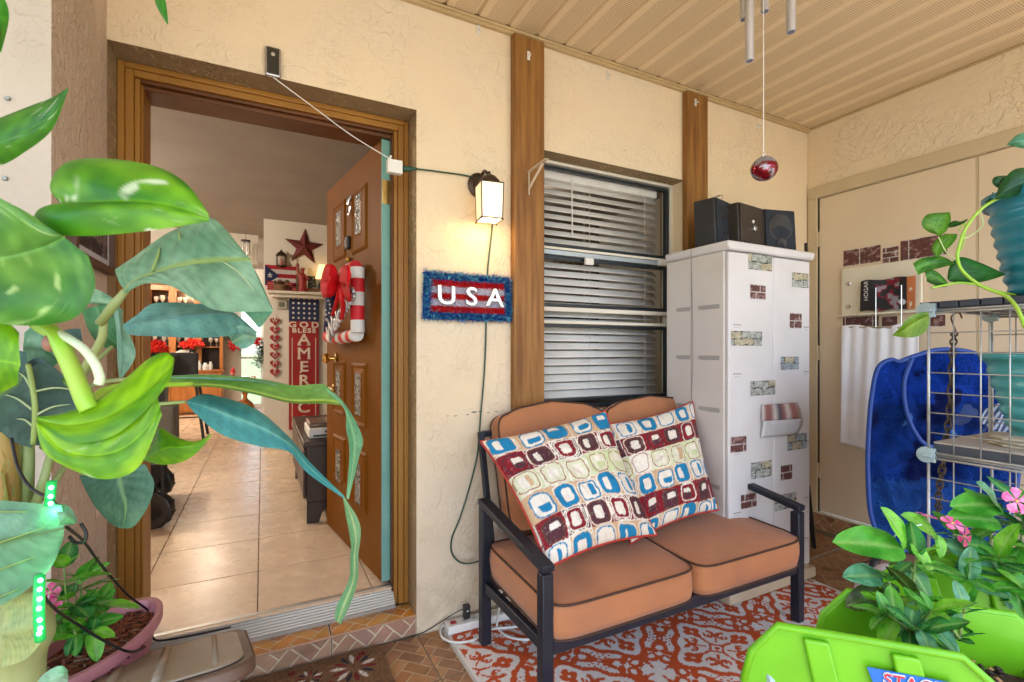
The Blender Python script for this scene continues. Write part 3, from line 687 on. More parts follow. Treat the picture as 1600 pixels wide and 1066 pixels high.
def pillow(label, TL, TR, BR, BL, thick, seed, corner_fold=0, n=150, flip=0, nrm=None):
    TL, TR, BR, BL = map(Vector, (TL, TR, BR, BL))
    u = np.linspace(0, 1, n); U, V = np.meshgrid(u, u)
    nv = ((TR - TL).cross(TL - BL)).normalized(); nv = -nv if nv.y > 0 else nv
    def surf(s):
        Uc, Vc = U, V
        a = np.array(TL)[None, None] * ((1 - Uc) * Vc)[..., None] + np.array(TR) * (Uc * Vc)[..., None] + np.array(BR) * (Uc * (1 - Vc))[..., None] + np.array(BL) * ((1 - Uc) * (1 - Vc))[..., None]
        bu, bv = 2 * Uc - 1, 2 * Vc - 1
        # edges pulled in between the corners
        ex = np.array((TR - TL + BR - BL) / 2); ey = np.array((TL - BL + TR - BR) / 2)
        a = a - ex * (.045 * bu * (1 - bv ** 2))[..., None] - ey * (.045 * bv * (1 - bu ** 2))[..., None]
        prof = (np.clip(1 - bu ** 2, 0, 1) * np.clip(1 - bv ** 2, 0, 1)) ** .42
        wr = (fbm(Uc * 4 + seed, Vc * 4, seed + 3) - .5) * .05 + (np.abs(fbm(Uc * 9 + seed, Vc * 7, seed + 9) - .5)) * -.03
        d = prof * (thick * s + wr * s * 1.0)
        return a + np.array(nv) * d[..., None]
    o_root = thing('pillow', label, 'pillow', tuple((BL + BR) / 2), 'printed throw pillows on the loveseat')
    F = surf(1); B = surf(-.55); mb = MB(); C = sq_pattern(U, V, seed, flip)
    mb.grid(F, C); mb.grid(B[:, ::-1], C[:, ::-1]); mb.build('cover', m_pill, o_root, smooth='all', weld=True)
    P = [Vector(F[0, i]) for i in range(0, n, 5)] + [Vector(F[i, -1]) for i in range(0, n, 5)] + [Vector(F[-1, i]) for i in range(n - 1, 0, -5)] + [Vector(F[i, 0]) for i in range(n - 1, 0, -5)]
    mb = MB(); mb.tube(P, .0055, 6, closed=True); mb.build('piping', M('pillow_piping', (.45, .04, .03), .7), o_root, smooth='all')
    return o_root
pillow('large printed pillow with maroon and blue squares leaning in the left seat, overlapping the other', at(751, 690, y=1.84), at(946, 642, y=1.78), at(1026, 836, y=1.50), at(856, 888, y=1.43), .085, 4)
pillow('printed pillow with maroon and blue squares in the right seat, partly behind the other pillow', at(938, 664, y=1.87), at(1082, 628, y=1.84), at(1122, 797, y=1.60), at(985, 850, y=1.57), .075, 11, flip=1)

# ================================================================== rug
def rug_pattern(X, Y):
    """damask medallions; X, Y in metres. returns mask 0..1 of the red"""
    X = X + (noise2(X * 160, Y * 160, 2) - .5) * .006; Y = Y + (noise2(X * 160, Y * 160, 4) - .5) * .006
    L = .64
    cx, cy = 1.671, 1.408
    def cell(ax, ay):
        a = (X - ax) / L; b = (Y - ay) / L
        return (a - np.round(a)) * L, (b - np.round(b)) * L
    a1, b1 = cell(cx, cy); a2, b2 = cell(cx + L / 2, cy + L / 2)
    sel = (np.abs(a1) + np.abs(b1)) <= (np.abs(a2) + np.abs(b2))
    A = np.where(sel, a1, a2); B = np.where(sel, b1, b2)
    a = np.maximum(np.abs(A), np.abs(B)); b = np.minimum(np.abs(A), np.abs(B))
    r = np.hypot(a, b); th = np.arctan2(b, a)     # 0..pi/4
    m = np.zeros(X.shape, bool)
    def ell(x, y, rx, ry, rot=0):
        c, s = math.cos(rot), math.sin(rot); p, q = a - x, b - y
        return ((p * c + q * s) / rx) ** 2 + ((-p * s + q * c) / ry) ** 2
    dm = a + b
    m |= (dm < .042) & (dm > .026); m |= dm < .014; 
    m |= (b < .006) & (a > .03) & (a < .10)
    m |= (ell(.112, 0, .026, .017) < 1) | (ell(.134, .019, .021, .017, .5) < 1) | (ell(.158, 0, .021, .016) < 1)
    m &= ~(ell(.133, 0, .008, .005) < 1)
    # scrolls
    def curl(x, y, R_, w, a0, a1):
        p = np.arctan2(b - y, a - x); rr_ = np.hypot(a - x, b - y); t = (p - a0) % (2 * np.pi); rad = R_ * (1 - .09 * t)
        return (np.abs(rr_ - rad) < w * (1.15 - t / 9)) & (t < a1)
    m |= curl(.088, .046, .026, .0078, .6, 5.4); m |= ell(.083, .044, .007, .007) < 1
    m |= (np.abs(a - b) < .006) & (r > .04) & (r < .085); m |= ell(.066, .066, .013, .006, math.pi / 4) < 1
    # ogee frame
    Rf = .168 + .024 * np.cos(4 * th) + .012 * np.cos(8 * th)
    m |= np.abs(r - Rf - .012) < .0125
    m |= (r > Rf + .012) & (r < Rf + .042 - .03 * (th / .785)) & (th < .5)
    m |= (np.abs(r - Rf - .052 - .02 * th) < .0095) & (th > .30) & (th < .72)
    # outer palmettes at the axis, H-shapes on the diagonal
    m |= curl(.236, .045, .027, .0095, -1.6, 5.2); m |= curl(.262, .016, .019, .0085, 1.2, 4.2); m |= ell(.232, .0, .024, .026) < 1
    m |= ell(.285, .0, .014, .006) < 1; m |= ell(.205, .072, .030, .015, .9) < 1
    dd = (a - b) / math.sqrt(2); ss = (a + b) / math.sqrt(2)       # along the edge of the cell / towards the neighbour
    e2 = lambda x, y, rx, ry: ((dd - x) / rx) ** 2 + ((ss - y) / ry) ** 2
    m |= (dd < .030) & (np.abs(ss - .226) < .014); m |= e2(.036, .220, .018, .018) < 1; m &= ~(e2(0, .226, .007, .005) < 1)
    for k in (.0, .022, .044): m |= e2(k, .201, .006, .005) < 1
    for k in (.012, .034): m |= e2(k, .186, .005, .0045) < 1
    # border: plain field within a scalloped edge
    return m
m_rug = M('rug_weave', (1, 1, 1), .85, (.90, .90, .92), ns=3, attr=True, bump=.6, bs=260, bd=.002, stretch=(1, 3, 1))
rx0, rx1, ry0, ry1 = .70, 2.635, .72, 2.068
st_ = .0042; xs = np.arange(rx0, rx1, st_); ys = np.arange(ry0, ry1, st_); X, Y = np.meshgrid(xs, ys)
mk = rug_pattern(X, Y); edge = np.minimum(np.minimum(X - rx0, rx1 - X), np.minimum(Y - ry0, ry1 - Y)); mk &= edge > .022
wht = np.array(lin(222, 218, 214)); rd = np.array(lin(196, 80, 30))
C = np.where(mk[..., None], rd, wht); C = np.where((edge < .010)[..., None], np.array(lin(190, 185, 178)), C)
C = C * (.9 + .14 * noise2(X * 240, Y * 90, 5))[..., None] * (.93 + .12 * fbm(X * 3, Y * 3, 9))[..., None]
Z = .0075 + .004 * (fbm(X * 5, Y * 5, 6) - .5) * np.clip(edge * 12, 0, 1)
rug = thing('rug', 'white outdoor rug with burnt-orange damask print under the loveseat', 'rug', (1.66, 1.4, 0))
mb = MB(); mb.grid(np.stack([X, Y, Z], -1), C); mb.build('pile', m_rug, rug, smooth='all')
mb = MB(); mb.box(rx0 + .001, rx1 - .004, ry0 + .001, ry1 - .004, .0005, .0048); mb.build('backing', M('rug_backing', (.5, .48, .44), .8), rug)

# ------------------------------------------------------------------ doormat with fireworks print
m_mat = M('coir', (1, 1, 1), .95, (.75, .72, .7), ns=60, attr=True, bump=1, bs=300, bd=.004)
xs = np.arange(-.33, .435, .0034); ys = np.arange(1.62, 2.062, .0034); X, Y = np.meshgrid(xs, ys)
base = np.array(lin(120, 88, 58)); C = np.zeros(X.shape + (3,)); C[:] = base
for (px, py, r_, n_, kind) in ((735, 0, .075, 13, 0),):
    pass
for (bx, by, r_, n_) in ((.315, 1.955, .088, 14), (.155, 1.965, .05, 12), (-.06, 1.90, .08, 14), (.27, 1.78, .06, 12)):
    dx, dy = X - bx, Y - by; rr_ = np.hypot(dx, dy); th = (np.arctan2(dy, dx) / (2 * np.pi) * n_) % 1; idx = np.floor(np.arctan2(dy, dx) / (2 * np.pi) * n_).astype(int) % 3
    wd_ = .34 * np.sin(np.clip((rr_ - r_ * .25) / (r_ * .75), 0, 1) * np.pi)
    mm = (np.abs(th - .5) < wd_) & (rr_ < r_) & (rr_ > r_ * .25)
    for k_, cc in enumerate((lin(215, 208, 200), lin(38, 42, 58), lin(120, 30, 34))): C = np.where((mm & (idx == k_))[..., None], np.array(cc), C)
for (bx, by) in ((.04, 1.90), (.22, 1.90), (.10, 2.02), (.36, 2.03)):
    dx, dy = X - bx, Y - by; ang = np.arctan2(dy, dx); C = np.where((np.hypot(dx, dy) < .014 * (1 + .35 * np.cos(5 * ang)))[..., None], np.array(lin(120, 30, 34)), C)
C = C * (.55 + .75 * RNG.random(X.shape))[..., None]
dm = thing('doormat', 'brown coir doormat with red, white and blue fireworks at the entry step', 'doormat', (.05, 1.84, 0))
mb = MB(); mb.grid(np.stack([X, Y, .013 + .003 * RNG.random(X.shape)], -1), C); mb.build('pile', m_mat, dm)
mb = MB(); mb.box(-.33, .4335, 1.62, 2.0605, .001, .0125); mb.build('backing', M('mat_rubber', (.09, .065, .045), .8), dm)

# ================================================================== plastic utility cabinet
m_cab = M('cabinet_plastic', (.68, .67, .69), .38, (.61, .60, .61), ns=3, bump=.25, bs=180, bd=.0006)
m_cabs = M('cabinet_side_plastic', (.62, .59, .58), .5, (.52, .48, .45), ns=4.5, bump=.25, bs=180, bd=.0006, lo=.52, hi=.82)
m_slot = M('slot_shadow_plastic', (.38, .37, .37), .5)
cb = thing('utility_cabinet', 'tall white plastic cabinet with stone stickers in the corner', 'cabinet', (2.33, 1.83, 0))
ax0, ax1, ay0, ay1, azt = 2.003, 2.668, 1.622, 2.028, 1.725
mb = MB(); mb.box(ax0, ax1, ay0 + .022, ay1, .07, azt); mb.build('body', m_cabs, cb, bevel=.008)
mb = MB(); mb.prism([(0, 0), (-.012, .03), (-.012, .045), (ax1 - ax0 + .012, .045), (ax1 - ax0 + .012, .03), (ax1 - ax0, 0)], (ax0, ay0 - .012, azt + .001), (1, 0, 0), (0, 0, 1), (0, ay1 - ay0 + .014, 0)); mb.build('top', m_cab, cb, bevel=.012, seg=3)
mb = MB(); mb.box(ax0 - .008, ax1 + .006, ay0 - .022, ay1 + .004, .010, .068); mb.build('base', M('cabinet_base', (.52, .42, .30), .5, (.46, .36, .25), ns=5), cb, bevel=.012, seg=3)
mb = MB(); mb.box(ax0 + .03, ax1 - .03, ay0 - .002, ay0 + .02, .06, .085); mb.build('kick_strip', M('cabinet_base2', (.42, .34, .25), .55), cb, bevel=.004)
xm = 2.345
for (a, b) in ((ax0 + .006, xm - .0015), (xm + .0015, ax1 - .02)):
    d = MB(); d.box(a, b, ay0, ay0 + .0205, .082, azt - .006); d = d.build('door', m_cab, cb, bevel=.006)
    for z in (1.36, 1.12, .74, .44, .22):
        mb = MB(); xx = (a + .03, a + .085) if a < 2.1 else (b - .055, b - .012)
        mb.box(xx[0], xx[1], ay0 - .0012, ay0 + .004, z, z + .006); mb.box(xx[0] + .005, xx[1] - .005, ay0 - .001, ay0 + .003, z - .012, z - .010); s_ = mb.build('slot', m_slot, d)
for y0, y1 in ((ay0 + .05, ay0 + .17), (ay0 + .235, ay0 + .32)):
    for z in (1.445, 1.19, .93, .55, .30):
        mb = MB(); mb.box(ax0 - .0012, ax0 + .004, y0, y1, z, z + .022); mb.add([(ax0 - .0016, y1 + .012, z + .02), (ax0 - .0016, y1 - .012, z + .02), (ax0 - .0016, y1 - .004, z + .011), (ax0 - .0016, y1 + .012, z)], [(0, 1, 2, 3)]); mb.build('side_slot', m_slot, cb)
mb = MB(); mb.box(ax0 - .002, ax0 + .001, ay0 + .224, ay0 + .228, .1, azt - .02); mb.build('side_seam', m_slot, cb)
m_stick = M('sticker_print', (.86, .87, .9), .6, (.78, .78, .8), ns=30, attr=True)
def sticker_cols(w, h, kind, seed):
    nx, ny = max(8, int(w / .0026)), max(8, int(h / .0026)); u, v = np.meshgrid(np.linspace(0, w, nx), np.linspace(0, h, ny))
    n1 = fbm(u * 40 + seed * 5, v * 60, seed, 4); n2 = fbm(u * 110, v * 150 + seed, seed + 5, 3)
    rows = (2 if h < .085 else 3) if kind != 'slab' else 1; vv = v + (fbm(u * 18 + seed, v * 3, seed + 2, 2) - .5) * (.012 if kind == 'stone' else .003); rh = h / rows; ri = np.clip(np.floor(vv / rh * .999), 0, rows - 1).astype(int); bw = (.085 + .03 * (seed % 3)) if kind != 'slab' else .16
    off = ((ri * 61 + seed * 17) % 100) / 100 * bw; cu = (u + off) / bw; e = np.minimum(np.minimum(cu % 1, 1 - cu % 1) * bw, np.minimum(vv % rh, rh - vv % rh)) + (n2 - .5) * (.012 if kind == 'stone' else .005)
    if kind == 'brick' or kind == 'slab':
        c = np.where((n1 > .62)[..., None], np.array(lin(150, 118, 112)), np.array(lin(100, 60, 58))) * (.6 + .8 * n2)[..., None]; g_ = np.array(lin(206, 200, 196)); th_ = .0028
    else:
        tone = np.array(lin(186, 190, 182)) if seed % 3 else np.array(lin(168, 180, 188)); c2 = np.array(lin(104, 106, 100)); cw = np.array(lin(188, 180, 152))
        c = tone * (1 - n1[..., None] ** 2) + c2 * n1[..., None] ** 2; hh = ((np.floor(cu) * 7 + ri * 3 + seed) % 4 == 0); c = np.where(hh[..., None], cw * (.6 + .6 * n1)[..., None], c); c = c * (.5 + 1.1 * fbm(u * 70 + seed, v * 320, seed + 4, 3))[..., None]; g_ = np.array(lin(60, 66, 66)); th_ = .002
    c = np.where((e < th_)[..., None], g_, c)
    return u, v, c
def sticker(o, ax, ay, w, h, kind, seed, label=None, group=None, parent=None, cat='sticker'):
    u, v, c = sticker_cols(w, h, kind, seed); ax, ay = Vector(ax), Vector(ay)
    P = np.array(o)[None, None] + np.array(ax) * u[..., None] + np.array(ay) * v[..., None]
    mb = MB(); mb.grid(P, c); ob = mb.build('sticker', m_stick, parent)
    if label: tagit(ob, label, cat, group)
    return ob
sk = [((1167, 393), (1209, 420), 'stone'), ((1236, 423), (1265, 448), 'stone'), ((1171, 442), (1198, 467), 'brick'), ((1233, 487), (1254, 513), 'brick'), ((1139, 515), (1194, 540), 'stone'),
      ((1218, 556), (1250, 578), 'stone'), ((1170, 594), (1214, 619), 'stone'), ((1140, 681), (1168, 709), 'brick'), ((1228, 678), (1263, 705), 'stone'), ((1171, 722), (1208, 750), 'stone'), ((1219, 726), (1239, 752), 'brick'), ((1156, 772), (1184, 797), 'brick'), ((1208, 774), (1247, 800), 'stone')]
for i, ((a, b), (c, d), kd) in enumerate(sk):
    p = at(a, d, y=ay0 - .002); q_ = at(c, d, y=ay0 - .002); t_ = at(a, b, y=ay0 - .002)
    sticker((p.x + .06 * (q_.x - p.x), ay0 - .0018, p.z), (1, 0, 0), (0, 0, 1), .88 * (q_.x - p.x), .92 * (t_.z - p.z), kd, i + 1, parent=cb)
# curled flap of the one sticker that holds a paper sleeve
a0 = at(1186, 684, y=ay0); a1 = at(1241, 684, y=ay0)
mb = MB(); n = 8; wv = a1.x - a0.x
for k_, (z0, z1, col) in enumerate(((a0.z, a0.z + .09, (.62, .63, .65)), (a0.z + .085, a0.z + .165, (.30, .13, .12)))):
    P = np.zeros((n, 10, 3)); 
    for i in range(n):
        for j in range(10):
            t, w = i / (n - 1), j / 9
            P[i, j] = (a0.x + wv * (.02 + w * .96) + (t - .5) * .012, ay0 - .004 - .045 * math.sin(math.pi * (.15 + .75 * (z0 - a0.z + (z1 - z0) * t) / .165)) * (.25 + .75 * w), z0 + (z1 - z0) * t)
    C = np.ones((n, 10, 3)) * np.array(col)
    if k_: C[:, ::3] = (.62, .58, .56); C[:, 4] = (.07, .07, .10)
    mb.grid(P, C)
mb.build('paper_sleeve', m_stick, cb, smooth='all', solid=.001)
# thin cable running down the side of the cabinet
cbx = ax0 - .004
tagit(MB().tube(spline([(2.12, 1.95, azt + .05), (cbx - .012, 1.835, azt + .035), (cbx - .012, 1.835, azt), (cbx, 1.84, 1.5), (cbx, 1.835, 1.2), (cbx, 1.845, .95), (cbx, 1.83, .72)], 40), .0015, 5).build('speaker_cable', M('grey_cord', (.3, .29, .28), .6), smooth='all'), 'thin grey cable hanging down the left side of the white cabinet', 'cable')

# speakers on the cabinet
m_spk = M('speaker_black', (.02, .02, .023), .5, (.03, .03, .032), ns=14, bump=.1, bs=90); m_spb = M('speaker_grille', (.016, .022, .035), .8, bump=.6, bs=500, bd=.001); m_spw = M('subwoofer_brown_black', (.04, .03, .026), .45)
zt_ = azt + .047
def speaker(label, px0, px1, top, ynear, depth, yaw, mat, kind):
    p = at(px0, top, y=ynear); q_ = at(px1, top, y=ynear); w = q_.x - p.x; h = p.z - zt_; c = ((p.x + q_.x) / 2, ynear, zt_)
    t = thing('speaker', label, 'speaker', c, 'computer speakers on top of the cabinet', rz=yaw)
    mb = MB(); mb.box(-w / 2, w / 2, .012, depth, 0, h); 
    for i, v in enumerate(mb.v):
        if v.z > h / 2: mb.v[i] = Vector((v.x * .96, v.y + .012, v.z))
    mb.build('case', mat, t, local=True, bevel=.008, seg=3)
    mb = MB(); mb.prism([(-w / 2 + .005, .006), (w / 2 - .005, .006), (w / 2 - .008, h - .006), (-w / 2 + .008, h - .006)], (0, .011, 0), (1, 0, 0), (0, .05, 1), (0, -.010, 0)); mb.build('front', m_spb if kind else mat, t, local=True, bevel=.003)
    def disc(name, x, z, r_, m_, pr=.004):
        mb = MB(); mb.lathe([(r_ * .25, -pr * .2), (r_ * .85, pr * .1), (r_, pr), (r_ * 1.06, pr * .6), (r_ * 1.06, -.001)], (x, .0005 + z * .05, z), 24, mtx=Matrix.Rotation(R(90), 4, 'X')); mb.build(name, m_, t, local=True, smooth=True)
    if kind: disc('cone', 0, h * .58, w * .36, m_spk); disc('tweeter', 0, h * .2, w * .16, m_spk)
    else: disc('knob', 0, h * .46, .017, m_chrome, .014); disc('power_light', 0, h * .62, .008, m_white, .004); mb = MB(); mb.box(-w * .4, w * .4, -.003, .004, h * .10, h * .16); mb.build('slot', m_blackpl, t, local=True)
    return t
speaker('black satellite speaker at the left of the three on the cabinet, turned to the side', 1117, 1153, 307, 1.765, .13, R(14), m_spk, 1)
speaker('brown-black subwoofer with silver volume knob, middle of the three on the cabinet', 1155, 1202, 314, 1.72, .16, R(7), m_spw, 0)
speaker('blue-black satellite speaker with visible round cone at the right end of the cabinet top', 1203, 1240, 322, 1.70, .12, R(-14), m_spk, 1)

# ================================================================== wall things
# sconce
lp = at(766, 300, y=1.955)
sc2 = thing('wall_sconce', 'lit bronze wall lantern with frosted glass panes above the tinsel sign', 'wall lamp', (lp.x, 1.96, lp.z - .08))
m_frost = M('frosted_glass', (.8, .76, .68), .5, (.75, .7, .6), ns=6, emis=(1, .62, .28), es=.2)
px_ = at(748, 292, y=WY - .004)
mb = MB(); mt = Matrix.Rotation(R(90), 4, 'X'); mb.lathe([(.0, 0), (.055, .0), (.060, .006), (.052, .014), (.040, .018), (.036, .026), (0, .028)], (px_.x + .004, WY - .001, px_.z + .004), 28, mtx=mt); mb.build('back_plate', m_bronze, sc2, smooth=True)
mb = MB(); mb.tube(spline([(px_.x, WY - .02, px_.z + .02), (px_.x + .005, WY - .05, px_.z + .055), (lp.x - .005, 1.985, lp.z + .095), (lp.x, 1.965, lp.z + .075)], 12), .008, 8); mb.build('arm', m_bronze, sc2, smooth=True)
lx, ly, zb, ztp = lp.x, 1.965, at(766, 341, y=1.93).z, at(766, 285, y=1.93).z; rz45 = Matrix.Translation((lx, ly, 0)) @ Matrix.Rotation(R(-8), 4, 'Z')
hb, ht = .046, .050
mb = MB(); mb.lathe([(.001, .062), (.006, .060), (.006, .05), (.012, .046), (.03, .036), (.046, .018), (.052, .006), (.052, 0)], (0, 0, 0), 24); mb.v = [rz45 @ (v + Vector((0, 0, ztp))) for v in mb.v]; mb.build('cap', m_bronze, sc2, smooth=True)
def ring(s, z, w=.005): 
    mb = MB()
    for a, b in (((-s, -s), (s, -s)), ((s, -s), (s, s)), ((s, s), (-s, s)), ((-s, s), (-s, -s))): mb.bar(rz45 @ Vector((*a, z)), rz45 @ Vector((*b, z)), w)
    return mb
ring(ht, ztp).build('top_ring', m_bronze, sc2); ring(hb + .002, zb).build('bottom_ring', m_bronze, sc2)
for i, j in ((-1, -1), (1, -1), (1, 1), (-1, 1)):
    mb = MB(); mb.bar(rz45 @ Vector((i * hb, j * hb, zb)), rz45 @ Vector((i * ht, j * ht, ztp)), .004); mb.sphere(rz45 @ Vector((i * (hb + .002), j * (hb + .002), zb - .004)), .004, 8); mb.build('corner_bar', m_bronze, sc2)
    i2, j2 = (-j, i) if True else 0
    a, b = Vector((i * hb, j * hb, zb + .001)), Vector((i2 * hb, j2 * hb, zb + .001)); c, d = Vector((i2 * ht, j2 * ht, ztp - .001)), Vector((i * ht, j * ht, ztp - .001))
    mb = MB(); mb.add([rz45 @ (v * 1) for v in (a, b, c, d)], [(0, 1, 2, 3)]); mb.build('glass_pane', m_frost, sc2, solid=.002)
mb = MB(); mb.sphere((lx, ly, (zb + ztp) / 2 - .01), .019, 14, sc=(1, 1, 1.25)); mb.build('bulb', M('bulb', (1, .9, .7), .4, emis=(1, .8, .5), es=6), sc2, smooth='all')
pl = bpy.data.lights.new('sconce_light', 'POINT'); pl.energy = .32; pl.color = (1, .62, .26); pl.shadow_soft_size = .02
po = bpy.data.objects.new('sconce_light', pl); COL.objects.link(po); po.location = (lx, ly, zb - .012)

# tinsel USA sign
c0, c1, c2_, c3 = at(663, 424, y=2.06), at(797, 434, y=2.06), at(799, 502, y=2.06), at(661, 498, y=2.06)
us = thing('usa_tinsel_sign', 'blue-edged red and white tinsel sign reading USA, hung below the sconce', 'sign', (at(730, 465, y=2.07).x, 2.07, at(730, 500, y=2.07).z))
ex = (c1 - c0); ey = (c0 - c3)
_u, _v = np.meshgrid(np.linspace(0, 1, 90), np.linspace(0, 1, 50)); _P = (np.array(c3) * ((1 - _u) * (1 - _v))[..., None] + np.array(c2_) * (_u * (1 - _v))[..., None] + np.array(c1) * (_u * _v)[..., None] + np.array(c0) * ((1 - _u) * _v)[..., None]); _P[..., 1] += .010
_e = np.minimum(np.minimum(_u, 1 - _u), np.minimum(_v, 1 - _v) * .5); _C = np.where(((((_v - .15) / .7 * 5).astype(int)) % 2 == 0)[..., None], np.array(lin(170, 15, 25)), np.array(lin(200, 200, 220))); _C = np.where((_e < .075)[..., None], np.array(lin(10, 60, 130)), _C)
mb = MB(); mb.grid(_P, _C); mb.build('backing', M('sign_backing', (1, 1, 1), .7, attr=True), us, solid=-.002)
m_tins = M('tinsel', (1, 1, 1), .3, (.85, .85, .85), ns=20, attr=True, metal=.12)
mb = MB(); rt = random.Random(4)
def tins(u, v, col, ln=.014):
    p = c3.lerp(c2_, u).lerp(c0.lerp(c1, u), v); d = Vector((rt.uniform(-1, 1), rt.uniform(-1.0, -.1), rt.uniform(-1, 1))).normalized() * ln * rt.uniform(.5, 1.2); w = d.orthogonal().normalized() * .0016
    p = p + Vector((rt.uniform(-.004, .004), rt.uniform(-.004, .008), rt.uniform(-.004, .004))); k_ = rt.uniform(.6, 1.3)
    mb.add([p - w, p + w, p + d], [(0, 1, 2)], [tuple(x * k_ for x in col)] * 3)
blu_, red_, sil = lin(8, 78, 165), lin(215, 10, 20), lin(225, 225, 240)
for i in range(11000):
    u, v = rt.random(), rt.random(); e = min(u, 1 - u) * 1.0, min(v, 1 - v) * .50
    if min(e) < .075: tins(u + (u > .94) * .008 - (u < .06) * .008, v + ((v > .86) - (v < .14)) * .02, blu_ if rt.random() > .25 else lin(120, 220, 240), .024)
    else:
        s_ = int((v - .15) / .7 * 5); tins(u, v, red_ if s_ % 2 == 0 else sil, .010)
tn = mb.build('tinsel', m_tins, us); tn['kind'] = 'stuff'
for i, ch in enumerate('USA'):
    u = (.235, .515, .79)[i]; p = c3.lerp(c2_, u).lerp(c0.lerp(c1, u), .49) + Vector((0, -.014, 0)); text_mesh('letter', ch, .116, .003, M('silver_letter', (.68, .68, .68), .28, metal=.5), us, p, (1, 0, -.03), (.03 * (i - 1), 0, 1), bevel=.0026, sx=1.12)
tagit(MB().tube(spline([at(738, 380, y=2.072), at(730, 405, y=2.07), at(724, 425, y=2.066)], 6), .001, 4).build('hanging_wire', m_wcord), 'thin wire that the tinsel sign hangs from', 'wire')

# door sensor / camera, cords
dc = thing('door_camera', 'small glossy black camera on the wall over the door with a white cable', 'camera', tuple(at(426, 120, y=WY - .012)))
p0, p1 = at(415, 118, y=WY - .01), at(438, 79, y=WY - .01)
mb = MB(); mb.box(p0.x - .003, p1.x + .003, WY - .022, WY - .001, p0.z - .003, p1.z + .003); mb.build('case', M('silver_case', (.5, .5, .5), .25, metal=.8), dc, bevel=.009, seg=4)
mb = MB(); mb.box(p0.x + .004, p1.x - .004, WY - .025, WY - .0225, p0.z + .005, p1.z - .005); mb.build('face', M('gloss_black', (.01, .012, .01), .06, coat=1), dc, bevel=.001)
mb = MB(); mb.lathe([(0, .004), (.007, .003), (.009, 0), (.009, -.002)], ((p0.x + p1.x) / 2, WY - .0252, p1.z - .03), 16, mtx=Matrix.Rotation(R(90), 4, 'X')); mb.build('lens', m_chrome, dc, smooth=True)
A, B = at(427, 121, y=WY - .02), at(607, 247, y=WY - .03)
tagit(MB().tube(spline([A, A.lerp(B, .33) + Vector((0, -.01, -.012)), A.lerp(B, .66) + Vector((0, -.01, -.018)), B], 24), .0022, 6).build('white_cable', m_wcord, smooth='all'), 'thin white cable stretched across the top of the doorway', 'cable')
pg = thing('white_plug', 'white plug block joined to the green cord beside the door frame', 'plug', tuple(at(617, 262, y=WY - .03)))
a, b = at(605, 270, y=WY - .03), at(628, 253, y=WY - .03); mb = MB(); mb.box(a.x, b.x, WY - .045, WY - .015, a.z, b.z); mb.build('body', m_white, pg, bevel=.003)
a, b = at(605, 253, y=WY - .03), at(612, 245, y=WY - .03); mb = MB(); mb.tube([(a.x + .006, WY - .03, a.z), (b.x - .003, WY - .03, b.z + .004)], [.007, .004], 8); mb.build('strain_relief', m_white, pg, smooth=True)
gp = thing('green_plug', 'dark green plug between the white plug and the sconce cord', 'plug', tuple(at(639, 263, y=WY - .03)))
a, b = at(629, 264, y=WY - .03), at(652, 264, y=WY - .03); mb = MB(); mb.tube([a, a.lerp(b, .55), a.lerp(b, .6), b], [.0125, .0125, .008, .005], 10); mb.build('body', m_green_cord, gp, smooth=True)
W_ = WY - .012
cord = spline([at(650, 264, y=W_), at(690, 269, y=W_), at(738, 277, y=W_), at(756, 292, y=WY - .034), at(768, 335, y=WY - .034), at(769, 352, y=W_), at(764, 400, y=W_), at(761, 440, y=WY - .008), at(758, 560, y=WY - .008), at(751, 650, y=W_), at(744, 720, y=W_), at(722, 800, y=W_), at(706, 842, y=W_), at(707, 866, y=W_), at(722, 880, y=W_ - .02), at(745, 878, y=W_ - .05), at(765, 868, y=W_ - .06)], 110)
tagit(MB().tube(cord, .0038, 7).build('green_lead', m_green_cord, smooth='all'), 'green extension cord hanging down the wall from the sconce to the loveseat', 'cord')

# adhesive hooks
for (px, py, yy, lab) in ((748, 47, WY, 'clear adhesive hook on the stucco left of the wide board'), (826, 87, 2.04, 'small white clip at the top of the wide timber board'), (950, 117, WY, 'clear adhesive hook on the stucco above the window'), (1087, 160, 2.04, 'clear adhesive hook at the top of the narrow timber board'), (1185, 197, WY, 'clear adhesive hook on the stucco right of the narrow board, behind the chime cord')):
    p = at(px, py, y=yy - .004); h_ = thing('wall_hook', lab, 'hook', tuple(p), 'adhesive hooks under the soffit')
    mb = MB(); mb.box(p.x - .008, p.x + .008, yy - .006, yy - .001, p.z - .021, p.z + .021); mb.build('plate', M('clear_hook', (.75, .73, .70), .2), h_, bevel=.003)
    mb = MB(); mb.tube(spline([(p.x, yy - .007, p.z + .006), (p.x, yy - .014, p.z - .004), (p.x, yy - .020, p.z - .010), (p.x, yy - .022, p.z - .001)], 8), .003, 6); mb.build('prong', MATS['clear_hook'], h_, smooth=True)
